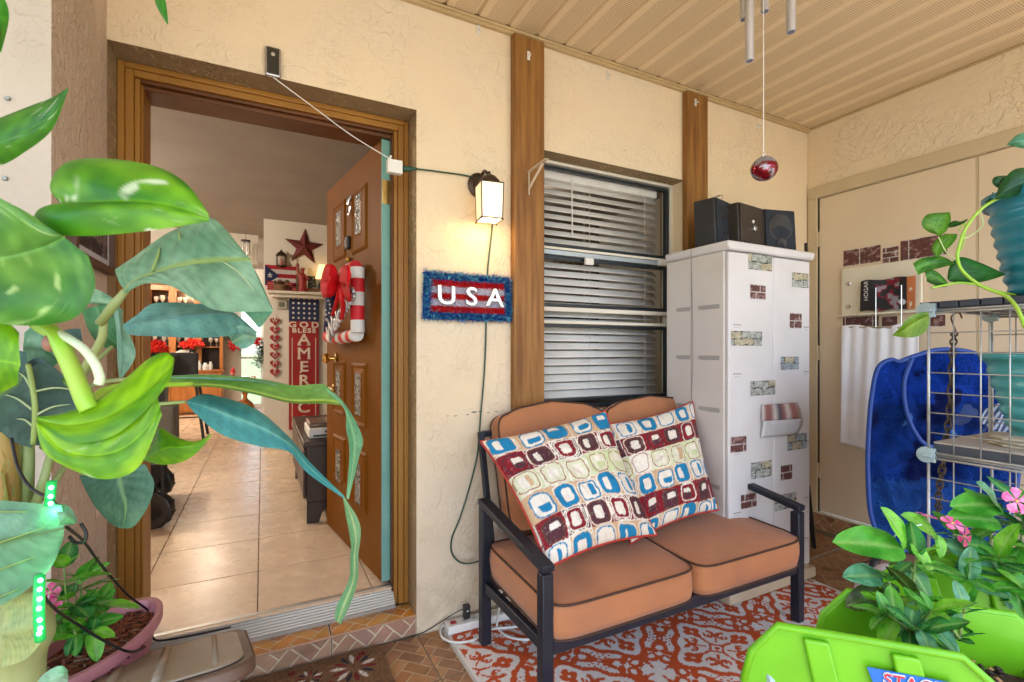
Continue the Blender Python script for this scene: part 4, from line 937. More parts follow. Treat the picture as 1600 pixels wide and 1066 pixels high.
# shelf brackets
def bracket(label, px, pt, pb, yy, tipx, tipy, mat):
    t0, b0 = at(px, pt, y=yy - .004), at(px, pb, y=yy - .004); tip = at(tipx, tipy, y=yy - .17)
    t = thing('shelf_bracket', label, 'bracket', tuple(b0), 'white metal shelf brackets'); x = t0.x
    L_ = .17
    mb = MB(); mb.bar((x, yy - .003, b0.z), (x, yy - .003, t0.z), .017, .004, up=(1, 0, 0)); mb.v = [Vector((v.x, v.y, v.z)) for v in mb.v]; mb.build('wall_plate', mat, t, bevel=.0008)
    mb = MB(); mb.bar((x, yy - .005, t0.z - .002), (x, yy - L_, t0.z + .002), .016, .004); mb.tube(spline([(x, yy - L_, t0.z), (x, yy - L_ - .012, t0.z - .004), (x, yy - L_ - .014, t0.z - .016), (x, yy - L_ - .004, t0.z - .02)], 8), .003, 6); mb.build('arm', mat, t)
    mb = MB(); mb.bar((x, yy - .006, b0.z + .03), (x, yy - L_ * .8, t0.z - .006), .010, .006); mb.build('brace', mat, t)
    for z in (b0.z + .012, t0.z - .02): mb = MB(); mb.lathe([(0, .0015), (.0035, .001), (.004, 0)], (x, yy - .0055, z), 8, mtx=Matrix.Rotation(R(90), 4, 'X')); mb.build('screw', m_chrome, t)
m_brk = M('bracket_white', (.66, .56, .44), .45)
bracket('white bracket sticking out of the wide timber board beside the window', 826, 268, 305, 2.04, 872, 256, m_brk)
bracket('white bracket on the narrow timber board next to the speakers', 1089, 318, 348, 2.04, 1118, 312, m_brk)

# wind chime
chx = at(1193, 262, d=1.55)
wc = thing('wind_chime', 'silver tube wind chime hanging from the soffit with a red and silver ball', 'wind chime', (chx.x, chx.y, chx.z + .0))
m_tube = M('chime_alu', (.60, .62, .70), .30, metal=.8, rvar=.03)
for (px, top, bot, dd, rr_) in ((1163, -260, 30, 1.56, .0128), (1171, -260, 95, 1.50, .0125), (1195, -260, 18, 1.60, .0128), (1236, -260, 50, 1.48, .0130)):
    b = at(px, bot, d=dd); mb = MB(); prof = [(rr_ * .8, .01), (rr_ * .8, -.001), (rr_, -.001), (rr_, 2.52 - b.z)]
    mb.lathe(prof, b, 20); mb.build('chime_tube', m_tube, wc, smooth=True)
mb = MB(); mb.lathe([(0, 0), (.06, 0), (.062, .006), (.06, .012), (0, .012)], (chx.x, chx.y, 2.56), 28); mb.build('top_disc', m_wood_dk, wc, smooth=True)
mb = MB(); mb.tube([(chx.x, chx.y, chx.z + .03), (chx.x, chx.y, 2.56)], .0016, 5)
for k_ in range(3): a = k_ * 2.1; mb.tube([(chx.x + .05 * math.cos(a), chx.y + .05 * math.sin(a), 2.57), (chx.x, chx.y, CZ - .003)], .0012, 5)
mb.build('cord', m_wcord, wc)
ball = at(1194, 264, d=1.55)
mb = MB(); mb.sphere(ball, .040, 28, sc=(1, 1, .95)); 
cols = []
for v in mb.v:
    d_ = (v - ball).normalized(); s_ = math.sin(3 * math.atan2(d_.y, d_.x) + 5 * d_.z); cols.append(lin(120, 14, 30) if (d_.z < .25 and s_ > -.75) else lin(150, 150, 160))
mb.c = cols; mb.anyc = True; mb.build('ball', M('ball_paint', (1, 1, 1), .15, (.9, .9, .9), attr=True, metal=.6), wc, smooth='all')
mb = MB(); mb.tube([(ball.x + .006 * math.cos(a), ball.y, ball.z + .044 + .006 * math.sin(a)) for a in [i * math.pi / 5 for i in range(10)]], .0016, 5, closed=True); mb.lathe([(.014, 0), (.012, .004), (.004, .006)], (ball.x, ball.y, ball.z + .035), 12); mb.build('ball_loop', m_chrome, wc)

# power strip on the floor
p0, p1 = at(697, 985, z=.02), at(800, 958, z=.02)
ps = thing('power_strip', 'white power strip with red switch on the floor by the wall', 'power strip', (p0.x, p0.y, .009)); dr = Vector((p1.x - p0.x, p1.y - p0.y, 0)); ln = dr.length; yaw_ = math.atan2(dr.y, dr.x)
ps.rotation_euler = (0, 0, yaw_)
mb = MB(); mb.box(0, ln, -.03, .03, 0, .036); mb.build('case', m_white, ps, local=True, bevel=.006, seg=3)
mb = MB(); mb.box(.02, .045, -.012, .012, .036, .040); mb.build('switch', M('red_switch', (.35, .01, .01), .3), ps, local=True, bevel=.002)
for i in range(5):
    mb = MB(); x = .085 + i * .045; mb.box(x - .014, x + .014, -.015, .015, .0362, .0372); o_ = mb.build('outlet', M('outlet_white', (.62, .61, .58), .4), ps, local=True, bevel=.0004)
    mb = MB(); mb.box(x - .005, x - .003, -.006, .002, .0373, .0378); mb.box(x + .003, x + .005, -.006, .002, .0373, .0378); h_ = mb.build('socket_hole', m_blackpl, None); h_.parent = o_; h_.location = h_.location - wloc(o_) + Vector(ps.location) - 0 * Vector((0, 0, 0)); h_.location = Vector((x, -.002, .0373)) - o_.location
ad = thing('black_adapter', 'black plug-in adapter standing in the power strip', 'adapter', tuple(at(729, 968, z=.046)))
a_ = at(729, 966, z=.046); mb = MB(); mb.box(a_.x - .014, a_.x + .014, a_.y - .012, a_.y + .014, .046, .105); mb.build('case', m_blackpl, ad, bevel=.003); mb = MB(); mb.box(a_.x - .004, a_.x + .004, a_.y - .0135, a_.y - .012, .08, .086); mb.build('logo_mark', m_white, ad)
tagit(MB().tube(spline([(a_.x - .012, a_.y, .09), (a_.x - .05, a_.y + .02, .07), at(668, 985, z=.01), at(652, 991, z=.006) + Vector((0, -.004, 0)), at(615, 1003, z=.006)], 24), .0022, 6).build('thin_black_cord', m_bcord, smooth='all'), 'thin black cord from the adapter along the foot of the wall', 'cord')
zc = .014
tagit(MB().tube(spline([at(784, 892, y=1.93), at(783, 930, y=1.90), at(778, 965, z=.06), at(778, 982, z=zc), at(800, 997, z=zc), at(835, 998, z=zc), at(846, 985, z=zc), at(825, 979, z=zc), at(790, 981, z=zc + .004), at(762, 985, z=zc), at(740, 1000, z=zc), at(712, 1004, z=zc), at(692, 997, z=zc), at(688, 983, z=zc), at(696, 975, z=.022)], 70), .0052, 8).build('white_power_cord', m_wcord, smooth='all'), 'thick white power cord looped on the rug beside the power strip', 'cord')

# framed photo on the side wall by the door
XW = -.4655
fp = thing('framed_picture', 'small brown framed picture on the stucco left of the doorway', 'picture', (XW + .02, 1.86, 1.45))
ya, yb, za, zb_ = at(117, 400, x=XW + .02).y, at(178, 430, x=XW + .02).y, at(178, 431, x=XW + .02).z, 1.69
mb = MB(); w_ = .022
for b in ((ya, yb, za, za + w_), (ya, yb, zb_ - w_, zb_), (ya, ya + w_, za + w_, zb_ - w_), (yb - w_, yb, za + w_, zb_ - w_)): mb.box(XW + .001, XW + .024, *b)
mb.build('frame', M('picture_frame_wood', (.10, .05, .03), .5), fp, bevel=.002)
n = 60; v_, u_ = np.meshgrid(np.linspace(za + w_, zb_ - w_, n), np.linspace(ya + w_, yb - w_, n)); t = fbm(u_ * 25, v_ * 25, 2)
C = np.where((t > .5)[..., None], np.array(lin(130, 120, 110)), np.array(lin(52, 48, 50))); C = np.where(((u_ * 90 + t * 6) % 2 > 1.2)[..., None] & (t > .45)[..., None], np.array(lin(90, 50, 62)), C)
e = np.minimum(np.minimum(u_ - ya - w_, yb - w_ - u_), np.minimum(v_ - za - w_, zb_ - w_ - v_)); C = np.where((e < .022)[..., None], np.array(lin(200, 200, 205)), C)
mb = MB(); mb.grid(np.stack([np.full_like(u_, XW + .012), u_, v_], -1), C); mb.build('print', m_stick, fp)
for px, py in ((12, 154), (8, 279)):
    p = at(px, py, y=1.593); tagit(MB().lathe([(0, .004), (.004, .004), (.006, 0)], p, 10, mtx=Matrix.Rotation(R(90), 4, 'X')).build('screw_anchor', M('steel_dull', (.3, .32, .3), .4, metal=.7)), 'small metal screw anchor in the pale stucco, %s' % ('the upper of the two' if py < 200 else 'the lower of the two'), 'screw', 'screw anchors in the pale stucco')

# ------------------------------------------------------------------ right wall: stickers, holder, bag, towel
XD = RX + .006
def rw(px, py, dx=.0): return at(px, py, x=XD - dx)
for i, (a, b, c, d) in enumerate(((1318, 1376, 392, 414), (1379, 1404, 388, 409), (1407, 1480, 377, 405), (1317, 1373, 496, 512), (1378, 1402, 495, 511), (1454, 1477, 492, 511))):
    p, q_ = rw(a, d), rw(b, d); zt1 = rw(a, c).z; zlo = rw(a, d).z if i > 2 else rw(a, d + 3).z
    tagit(sticker((XD, p.y, zlo), (0, -1, 0), (0, 0, 1), p.y - q_.y, zt1 - zlo, 'slab' if i != 1 else 'brick', 20 + i), ('brown brick sticker on the storage door, ' + ('upper left', 'narrow one in the upper row', 'long upper right one', 'lower left, above the towel', 'narrow one in the lower row', 'lower right, by the rack')[i]), 'sticker', 'brick stickers on the storage door')
hd = thing('mail_holder', 'cream wooden board holder with wire bars on the storage door', 'holder', tuple(rw(1380, 490)))
p, q_ = rw(1315, 495, .02), rw(1440, 480, .02); zt1 = rw(1315, 421, .02).z
mb = MB(); mb.box(XD - .022, XD - .003, q_.y, p.y, p.z, zt1); mb.build('back_board', M('holder_cream', (.74, .68, .55), .5), hd, bevel=.003)
mb = MB(); mb.box(XD - .07, XD - .022, q_.y + .0, p.y, p.z - .002, p.z + .010); mb.build('ledge', MATS['holder_cream'], hd, bevel=.003)
for yy in (rw(1367, 480, .09).y, rw(1407, 480, .09).y):
    mb = MB(); mb.tube([(XD - .078, yy, p.z - .08), (XD - .078, yy, p.z + .16)], .003, 6); mb.build('wire_bar', m_chrome, hd, smooth=True)
for k_, (zz) in enumerate((p.z + .06, zt1 - .10)):
    mb = MB(); mb.lathe([(0, .006), (.012, .005), (.016, 0)], (XD - .022, p.y - .04, zz), 14, mtx=Matrix.Rotation(R(-90), 4, 'Y')); mb.build('knob', m_chrome, hd, smooth=True)
# printed bag / magazines in the holder
bg_ = thing('printed_bag', 'dark printed bag with HOGAR lettering held in the wall holder', 'bag', tuple(rw(1385, 480, .06)))
a, b = rw(1345, 487, .055), rw(1428, 482, .055); zt2 = rw(1345, 440, .055).z; n = 70; u_, v_ = np.meshgrid(np.linspace(0, 1, n), np.linspace(0, 1, n))
t = fbm(u_ * 7, v_ * 4, 5); C = np.zeros((n, n, 3)); C[:] = lin(38, 36, 42)
C = np.where(((u_ > .3) & (u_ < .72) & (t > .48))[..., None], np.array(lin(130, 30, 50)), C); C = np.where(((u_ > .3) & (u_ < .72) & (t > .60))[..., None], np.array(lin(150, 140, 150)), C)
C = np.where((u_ > .86)[..., None], np.array(lin(190, 110, 60)), C); C = np.where(((u_ > .9) & (t > .55))[..., None], np.array(lin(215, 200, 180)), C); C = np.where((np.hypot((u_ - .78) * 1.4, v_ - .22) < .09)[..., None], np.array(lin(220, 220, 225)), C)
P = np.stack([XD - .055 - .012 * np.sin(u_ * 9) * v_, a.y + (b.y - a.y) * (u_ * 1.04 - .02 * (1 - v_)), a.z + (zt2 - a.z) * v_ + .004 * np.sin(u_ * 12)], -1); mb = MB(); mb.grid(P, C); mb.build('sheet', m_stick, bg_, smooth='all')
text_mesh('lettering', 'HOGAR', .034, .0005, M('print_white', (.7, .7, .7), .5), bg_, (XD - .0715, a.y + (b.y - a.y) * .14, (a.z + zt2) / 2 + .03), (0, 0, 1), (0, 1, 0), spacing=1.0)
# towel
tw = thing('towel', 'white towel hanging from the holder on the storage door', 'towel', tuple(rw(1370, 690, .04)))
ny, nz_ = 70, 60; P = np.zeros((nz_, ny, 3)); ta, tb = rw(1317, 510, .04), rw(1436, 512, .04); zb2 = rw(1317, 692, .04).z
for i in range(nz_):
    for j in range(ny):
        s_, t = i / (nz_ - 1), j / (ny - 1); wdt = 1 + .05 * s_; yy = ta.y + (tb.y - ta.y) * (.5 + (t - .5) * wdt) 
        zz = ta.z + (zb2 - ta.z - .0 - .05 * t) * s_ + (.012 * math.sin(t * 9) * (1 - s_)) - .01 * math.sin(t * math.pi) * (1 - s_)
        P[i, j] = (XD - .045 - (.007 * (.35 + .65 * s_)) * math.sin(t * 13 + 2.3 * math.sin(s_ * 2.2) + .8) - .008 * math.sin(t * 37 + s_ * 2) * (.6 - .3 * s_), yy, zz)
mb = MB(); mb.grid(P); mb.build('cloth', M('towel_white', (.88, .88, .93), .95, (.80, .80, .86), ns=6, bump=.8, bs=350, bd=.003, sheen=.3), tw, smooth='all', solid=.005)
mb = MB(); mb.tube([(XD - .045, ta.y + .02, ta.z - .004), (XD - .045, tb.y - .02, tb.z - .004)], .006, 8); mb.tube([(XD - .045, ta.y + .01, ta.z - .004), (XD - .002, ta.y + .01, ta.z - .004)], .005, 6); mb.build('rod', m_chrome, hd, smooth=True)
# black folding-stand leg beside the cabinet
m_st = m_black
fs_ = thing('folding_stand', 'black folded stand leaning between the cabinet and the storage door', 'stand', (2.78, 1.72, 0))
a, b = at(1262, 758, y=1.80), at(1272, 857, z=.012); mb = MB(); mb.bar(a, b, .026, .012); mb.build('leg', m_st, fs_, bevel=.002)
mb = MB(); mb.bar(at(1259, 380, y=1.86), at(1261, 790, y=1.80), .016, .012); mb.build('post', m_st, fs_, bevel=.002)
a2 = at(1262, 822, z=.01, d=None) if False else at(1262, 838, z=.012); mb = MB(); mb.bar(at(1260, 772, y=1.86), a2, .02, .012); mb.build('leg', m_st, fs_, bevel=.002)
mb = MB(); mb.sphere(b + Vector((0, 0, .03)), .006, 8); mb.build('bolt', m_chrome, fs_)
# small white nail/peg and its chalk line on the floor
# ================================================================== the open front door
HX, HY = .485, 2.256; DE = Vector((-.145, .989, 0)).normalized(); DN = Vector((-DE.y, DE.x, 0))      # along the slab; outward from its painted face
def dp(px, py, off=0):
    """point on the door face (or off metres in front of it)"""
    u = (px - 800) / FPX; d = Vector((FX + u * FY, FY - u * FX, (HOR - py) / FPX)); o = Vector((HX, HY, 0)) + DN * off
    t = (o - Vector((0, 0, CAM_H))).dot(DN) / d.dot(DN); return Vector((0, 0, CAM_H)) + d * t
def dps(v): return (v - Vector((HX, HY, 0))).dot(DE)
def D(s, z, off=0): return Vector((HX, HY, 0)) + DE * s + DN * off + Vector((0, 0, z))
fd = thing('front_door', 'brown panelled front door standing open into the house, with teal painted edge', 'door', (HX, HY, .165))
z0, z1, dl = .178, 2.205, .925
def dbox(mb, s0, s1, za, zb, o0, o1): return mb.add([D(s, z, o) for z in (za, zb) for o in (o0, o1) for s in (s0, s1)], [(0, 2, 3, 1), (4, 5, 7, 6), (0, 1, 5, 4), (2, 6, 7, 3), (0, 4, 6, 2), (1, 3, 7, 5)])
mb = MB(); dbox(mb, .002, dl, z0, z1, -.0445, 0); mb.build('slab', m_door, fd, bevel=.0015, weld=True)
mb = MB(); dbox(mb, -.0015, .0015, z0 + .001, z1 - .001, -.045, .0005); mb.build('edge', m_teal, fd)
m_lead = M('leaded_glass', (.35, .35, .33), .12, (.06, .055, .05), ns=60, bump=1, bs=90, bd=.004, lo=.42, hi=.58)
for (a, b, ct, cb_, ga, gb, gt, gbm) in ((551, 574.5, 284, 388, 557, 566, 304, 366), (522, 541, 309, 402, 527, 534.5, 331, 385), (551, 573.5, 568, 672, 556.5, 566, 584, 649), (522, 540.5, 564, 652, 526.5, 534, 580, 628), (551, 573.5, 709, 806, 557, 565.5, 725, 787), (522, 540.5, 686, 756, 526.5, 534, 703, 752)):
    s0, s1 = sorted((dps(dp(a, 547)), dps(dp(b, 547)))); zt, zb_ = dp(b, ct).z, dp(b, cb_).z; g0, g1 = sorted((dps(dp(ga, 547)), dps(dp(gb, 547)))); gz1, gz0 = dp((ga + gb) / 2, gt).z, dp((ga + gb) / 2, gbm).z
    P = [(s0, s1, zb_, zt), (s0 + .012, s1 - .012, zb_ + .012, zt - .012), (s0 + .026, s1 - .026, zb_ + .028, zt - .028), (g0 - .012, g1 + .012, gz0 - .012, gz1 + .012), (g0, g1, gz0, gz1)]
    O = [.001, .010, .003, .005, .009]
    mb = MB(); vs = []
    for (q0, q1, qa, qb), o_ in zip(P, O): vs += [D(q0, qa, o_), D(q1, qa, o_), D(q1, qb, o_), D(q0, qb, o_)]
    mb.add(vs, [(4 * i + j, 4 * i + (j + 1) % 4, 4 * i + 4 + (j + 1) % 4, 4 * i + 4 + j) for i in range(4) for j in range(4)]); pn = mb.build('panel', m_door, fd)
    mb = MB(); dbox(mb, g0 + .001, g1 - .001, gz0 + .001, gz1 - .001, .002, .0085); mb.build('glass_pane', m_lead, pn)
for zc in (1.965, 1.22, .43):
    mb = MB(); dbox(mb, -.004, -.0018, zc - .055, zc + .055, -.040, -.002); mb.tube([D(-.004, zc - .055, -.048), D(-.004, zc + .055, -.048)], .0065, 10); h_ = mb.build('hinge', m_teal if zc < 1.9 else m_brass, fd, bevel=.001)
k_ = dp(517, 560, .03); mb = MB(); rt_ = Matrix.Rotation(R(-90), 4, 'Y'); mb.lathe([(.030, 0), (.032, .006), (.012, .010), (.011, .035), (.026, .045), (.030, .060), (.022, .072), (0, .075)], D(dps(k_), k_.z, 0), 20, mtx=rt_); mb.build('knob', m_brass, fd, smooth=True)
k_ = dp(514, 606, .03); mb = MB(); mb.lathe([(.028, 0), (.029, .006), (.012, .012), (.011, .03), (0, .032)], D(dps(k_), k_.z, 0), 20, mtx=rt_); mb.tube([D(dps(k_), k_.z, .028), D(dps(k_) - .10, k_.z - .004, .034)], [.009, .006], 8); mb.build('lever', m_brass, fd, smooth=True)
k_ = dp(548, 320, .01); mb = MB(); s_, z_ = dps(k_), k_.z; mb.tube([D(s_, z_ + .045, .006), D(s_, z_ + .02, .022), D(s_, z_ - .005, .024)], [.012, .012, .006], 10); mb.tube([D(s_ + .028 * math.cos(a), z_ - .018 + .032 * math.sin(a), .02) for a in [math.pi * (1 + i / 12) + .0 for i in range(13)]], .005, 8); mb.sphere(D(s_, z_ - .052, .02), .010, 10); mb.build('knocker', m_chrome, fd, smooth=True)
k_ = dp(544.5, 380, .004); mb = MB(); dbox(mb, dps(k_) - .028, dps(k_) + .028, k_.z - .034, k_.z + .034, .001, .020); pv = mb.build('door_viewer', m_blackpl, fd, bevel=.006); mb = MB(); mb.lathe([(.016, 0), (.014, .003), (.006, .002), (0, .002)], D(dps(k_), k_.z, .020), 16, mtx=rt_); mb.build('lens', m_chrome, pv)
# wreath: a square of striped tubes with bow and script
wr = thing('door_wreath', 'red and white striped square wreath with red bow hanging on the open door', 'wreath', tuple(dp(543, 530, .05)))
def W(px, py, o=.05): return dp(px, py, o)
m_wr_w = M('wreath_white', (.74, .72, .68), .7, bump=.3, bs=200); m_wr_r = M('wreath_red', (.60, .012, .02), .6, bump=.3, bs=200)
def striped(name, pts, r, ns, start=0):
    pts = spline(pts, ns * 6 + 1); 
    body = None
    for i in range(ns):
        red = (i + start) % 2; m_ = MB().tube(pts[i * 6:(i + 1) * 6 + 1], r, 16); m_.build('red_band' if red else 'white_band', m_wr_r if red else m_wr_w, wr, smooth=True, ang=60)
rW = .033
striped('right_bar', [W(558.5, 418), W(558.5, 450), W(558.5, 485), W(559, 520)], rW, 5)
striped('bottom_bar', [W(558, 523), W(545, 526), W(530, 528), W(513, 526)], rW, 8, 0)
striped('top_bar', [W(556, 417), W(547, 421), W(538, 427)], rW * .95, 3, 1)
mb = MB(); mb.tube([W(516, 430, .03), W(516, 460, .03), W(515, 490, .03), W(514, 522, .04)], rW * .9, 12); lb = mb.build('left_bar', m_navy, wr, smooth='all')
mb = MB(); rr_ = random.Random(3)
for i in range(26): p = W(516, 470 + rr_.random() * 50, .03 + 0); a = rr_.uniform(0, 6.28); mb.sphere(p + Vector((-math.cos(a) * rW * .75, -abs(math.sin(a)) * rW * .85, 0)), .007, 6)
mb.build('white_dots', m_wr_w, lb)
m_bow = M('bow_red', (.60, .005, .01), .75, (.42, .003, .006), ns=8, spec=.2)
def ribbon(name, pts, wdt, up, mat=m_bow, par=wr, n=16):
    c = spline(pts, n); P = np.zeros((n, 5, 3)); up = Vector(up).normalized()
    for i, p in enumerate(c):
        w = wdt[min(int(i / (n - 1) * (len(wdt) - 1) + .5), len(wdt) - 1)] if isinstance(wdt, (list, tuple)) else wdt
        for j in range(5): P[i, j] = p + up * w * (j / 4 - .5) + DN * (.010 * math.sin(j / 4 * math.pi))
    mb = MB(); mb.grid(P); return mb.build(name, mat, par, smooth='all', solid=.002)
ctr = W(532, 440, .10)
ribbon('bow_loop', [ctr, W(520, 428, .14), W(508, 430, .15), W(504, 448, .14), W(516, 452, .16), ctr], [.04, .09, .10, .10, .08, .04], (0, 0, 1))
ribbon('bow_loop', [ctr, W(538, 430, .15), W(546, 436, .16), W(548, 452, .15), W(540, 456, .13), ctr], [.04, .09, .10, .10, .08, .04], (0, 0, 1))
ribbon('bow_tail', [ctr, W(528, 462, .13), W(524, 480, .11), W(520, 494, .10)], [.04, .06, .07, .06], DE)
ribbon('bow_tail', [ctr, W(534, 465, .14), W(536, 482, .12), W(534, 500, .10)], [.04, .06, .07, .06], DE)
mb = MB(); mb.sphere(ctr + DN * .03, .028, 12, sc=(1, 1, 1.2)); mb.build('bow_knot', m_bow, wr, smooth='all')
p = W(531, 492, .10); text_mesh('welcome_script', 'Welcome', .135, .004, M('script_silver', (.45, .43, .45), .35, metal=.5), wr, p, (-DE * .75 + Vector((0, 0, .36))), Vector((0, 0, 1)) * .8 + DE * .38, bevel=.003, sx=.9)
mb = MB(); mb.tube([dp(543, 404, .004), dp(543, 408, .03), W(545, 416, .05)], .004, 6); mb.sphere(dp(544, 405, .015), .014, 8); mb.build('hanger', m_brass, wr, smooth=True)

# ================================================================== living-room wall (y = BY) and its things
YW = BY - .004
def iw(px, py, dy=0): return at(px, py, y=YW - dy)
c = iw(475.5, 386, .02); Rr = (iw(506, 386).x - iw(444.5, 386).x) / 2 * 1.04
star = thing('barn_star', 'large dark red metal star on the white wall inside the house', 'star', (c.x, YW, c.z - Rr)); mb = MB(); pts = []
for i in range(10): a = math.pi / 2 + i * math.pi / 5 + R(-3); r_ = Rr if i % 2 == 0 else Rr * .40; pts.append(Vector((c.x + r_ * math.cos(a), YW - .004, c.z + r_ * math.sin(a))))
mb.add(pts + [Vector((c.x, YW - .06, c.z))], [(i, (i + 1) % 10, 10) for i in range(10)]); mb.build('star_face', M('star_red', (.15, .018, .02), .5, (.10, .012, .014), ns=12), star)
# shelf and what is on it
p, q_ = iw(418, 459, .08), iw(515, 459, .08); zs = p.z + .035
sh = thing('wall_shelf', 'cream shelf with patriotic decorations on the living-room wall', 'shelf', ((p.x + q_.x) / 2, YW, p.z))
mb = MB(); mb.box(p.x, q_.x + .25, YW - .16, YW, zs - .03, zs); mb.build('board', m_wpaint, sh, bevel=.004); mb = MB(); mb.box(p.x + .04, q_.x + .2, YW - .12, YW, zs - .07, zs - .031); mb.build('moulding', m_wpaint, sh, bevel=.004)
def ipic(name, label, cat, px0, px1, py0, py1, colf, dy=.03, th=.012, n=60, group=None):
    a, b = iw(px0, py1, dy), iw(px1, py0, dy); t = thing(name, label, cat, ((a.x + b.x) / 2, YW - dy, a.z), group)
    u, v = np.meshgrid(np.linspace(0, 1, n), np.linspace(0, 1, n)); C = colf(u, v); P = np.stack([a.x + (b.x - a.x) * u, np.full_like(u, YW - dy), a.z + (b.z - a.z) * v], -1)
    mb = MB(); mb.grid(P, C); mb.build('print', m_stick, t); mb = MB(); mb.box(a.x, b.x, YW - dy + .0015, YW - dy + th, a.z, b.z); mb.build('board', m_wood_dk, t); return t
def flagc(u, v):
    C = np.zeros(u.shape + (3,)); st = np.floor((1 - v) * 5).astype(int) % 2 == 0; C[:] = lin(215, 210, 205); C[st] = lin(170, 25, 40)
    tri = u < .46 * (1 - np.abs(v - .5) * 2); C[tri] = lin(24, 34, 80); dx, dy = (u - .155) * 1.5, v - .5; a = np.arctan2(dy, dx) - math.pi / 2
    C[np.hypot(dx, dy) < .13 * (.62 + .38 * np.cos(5 * a))] = lin(225, 225, 220); return C * (.85 + .25 * fbm(u * 6, v * 6, 3))[..., None]
ipic('flag', 'small striped flag with a starred blue triangle, standing on the shelf', 'flag', 414, 463, 417, 446, flagc, .06, .008)
def boxc(u, v):
    C = np.zeros(u.shape + (3,)); C[:] = lin(40, 44, 46); t = fbm(u * 9, v * 7, 8); C[t > .6] = lin(120, 125, 115); C[(v > .78) & (u > .6)] = lin(140, 40, 40); C[v < .12] = lin(120, 60, 40); return C
ipic('small_picture', 'small dark picture leaning on the right end of the shelf', 'picture', 481, 507, 433, 453, boxc, .08)
def thc(u, v): C = np.zeros(u.shape + (3,)); C[:] = lin(205, 195, 175); C[(np.abs(u - .5) < .3) & (np.abs(v - .5) < .3)] = lin(110, 120, 95); return C
ipic('thermostat', 'small cream thermostat left of the tall red sign', 'thermostat', 433, 448, 470, 482, thc, .025, .02)
# liberty figure: lathe body with arm and torch
a = iw(473, 454, .09); s_ = (iw(473, 409, .09).z - a.z)
lb = thing('liberty_statuette', 'red statuette of a robed woman raising a torch on the shelf', 'statuette', (a.x, YW - .09, zs))
mb = MB(); mb.lathe([(0, 0), (.24, 0), (.24, .06), (.20, .08), (.17, .20), (.15, .42), (.165, .55), (.12, .62), (.05, .66), (.045, .69), (.07, .73), (.07, .78), (.05, .82), (0, .83)], (0, 0, 0), 14, mtx=Matrix.Diagonal((.8, .6, 1, 1))); 
mb.tube([(-.10, 0, .58), (-.16, 0, .72), (-.15, 0, .90)], [.05, .04, .03], 8); mb.lathe([(.02, 0), (.05, .03), (.04, .06), (0, .13)], (-.15, 0, .88), 8); mb.tube([(.1, -.04, .56), (.16, -.08, .44), (.10, -.12, .40)], [.05, .045, .04], 8)
for k_ in range(7): an = math.pi * (k_ + .5) / 7; mb.tube([(.06 * math.cos(an), 0, .78 + .04 * math.sin(an)), (.12 * math.cos(an), 0, .79 + .10 * math.sin(an))], [.012, .004], 5)
mb.v = [v * s_ + Vector((a.x, YW - .09, zs)) for v in mb.v]; mb.build('figure', M('statue_red', (.28, .02, .02), .5), lb, smooth=True)
# striped candle cups and a little sleigh on the shelf
for i, (px, col) in enumerate(((423, 0), (451, 1), (457, 2))):
    a = iw(px, 454, .10); t = thing('striped_block', ('striped red and cream block at the left end of the shelf', 'striped red and cream block in the middle of the shelf', 'dark red and white cup beside the statuette')[i], 'ornament', (a.x, YW - .1, zs)); mb = MB()
    for k_ in range(4 if i < 2 else 2): mb.box(a.x - .035, a.x + .035, YW - .13, YW - .07, zs + .001 + k_ * .026, zs + .026 + k_ * .026 - .002)
    mb.build('red_band', m_red, t); mb = MB()
    for k_ in range(3 if i < 2 else 1): mb.box(a.x - .0335, a.x + .0335, YW - .1285, YW - .0715, zs + .022 + k_ * .026, zs + .030 + k_ * .026)
    mb.build('cream_band', m_cream_let, t)
a = iw(439, 454, .10); t = thing('basket_ornament', 'small dark green and pink basket ornament on the shelf under the lantern', 'ornament', (a.x, YW - .1, zs)); mb = MB(); mb.lathe([(0, 0), (.05, 0), (.07, .04), (.075, .07), (.06, .075), (0, .075)], (a.x, YW - .1, zs), 14, sx=1.2); mb.build('basket', M('basket_brown', (.20, .10, .05), .7), t, smooth=True)
mb = MB(); rr_ = random.Random(2)
for i in range(14): mb.sphere((a.x + rr_.uniform(-.07, .07), YW - .1 + rr_.uniform(-.04, .04), zs + .08 + rr_.uniform(0, .035)), rr_.uniform(.015, .028), 6)
mb.build('filling', M('moss_green', (.05, .08, .03), .9, (.3, .12, .1), ns=20), t)
# hanging lantern with little figures
a, b = iw(431, 418, .05), iw(448, 391, .05); cx = (a.x + b.x) / 2; h = b.z - a.z; w = b.x - a.x
t = thing('nativity_lantern', 'small dark house-shaped lantern ornament on the wall under the star', 'lantern', (cx, YW - .05, a.z)); mb = MB()
for sx_ in (-1, 1):
    for sy in (-1, 1): mb.bar((cx + sx_ * w * .4, YW - .05 + sy * .035, a.z + .03), (cx + sx_ * w * .4, YW - .05 + sy * .035, a.z + h * .68), .012)
mb.lathe([(0, 0), (w * .3, 0), (w * .5, h * .1), (w * .5, h * .14), (0, h * .14)], (cx, YW - .05, a.z), 8, sy=.7); mb.lathe([(0, h * .66), (w * .56, h * .66), (w * .35, h * .82), (w * .1, h * .92), (w * .05, h), (0, h)], (cx, YW - .05, a.z), 8, sy=.7); mb.build('body', m_bronze, t)
mb = MB(); mb.lathe([(0, 0), (w * .18, 0), (w * .14, h * .25), (w * .06, h * .38), (0, h * .42)], (cx, YW - .06, a.z + h * .15), 10); mb.build('figure', M('figure_pink', (.5, .2, .16), .6), t, smooth=True); mb = MB(); mb.box(cx - w * .38, cx + w * .38, YW - .025, YW - .02, a.z + .04, a.z + h * .66); mb.build('lantern_back', m_cream_let, t)
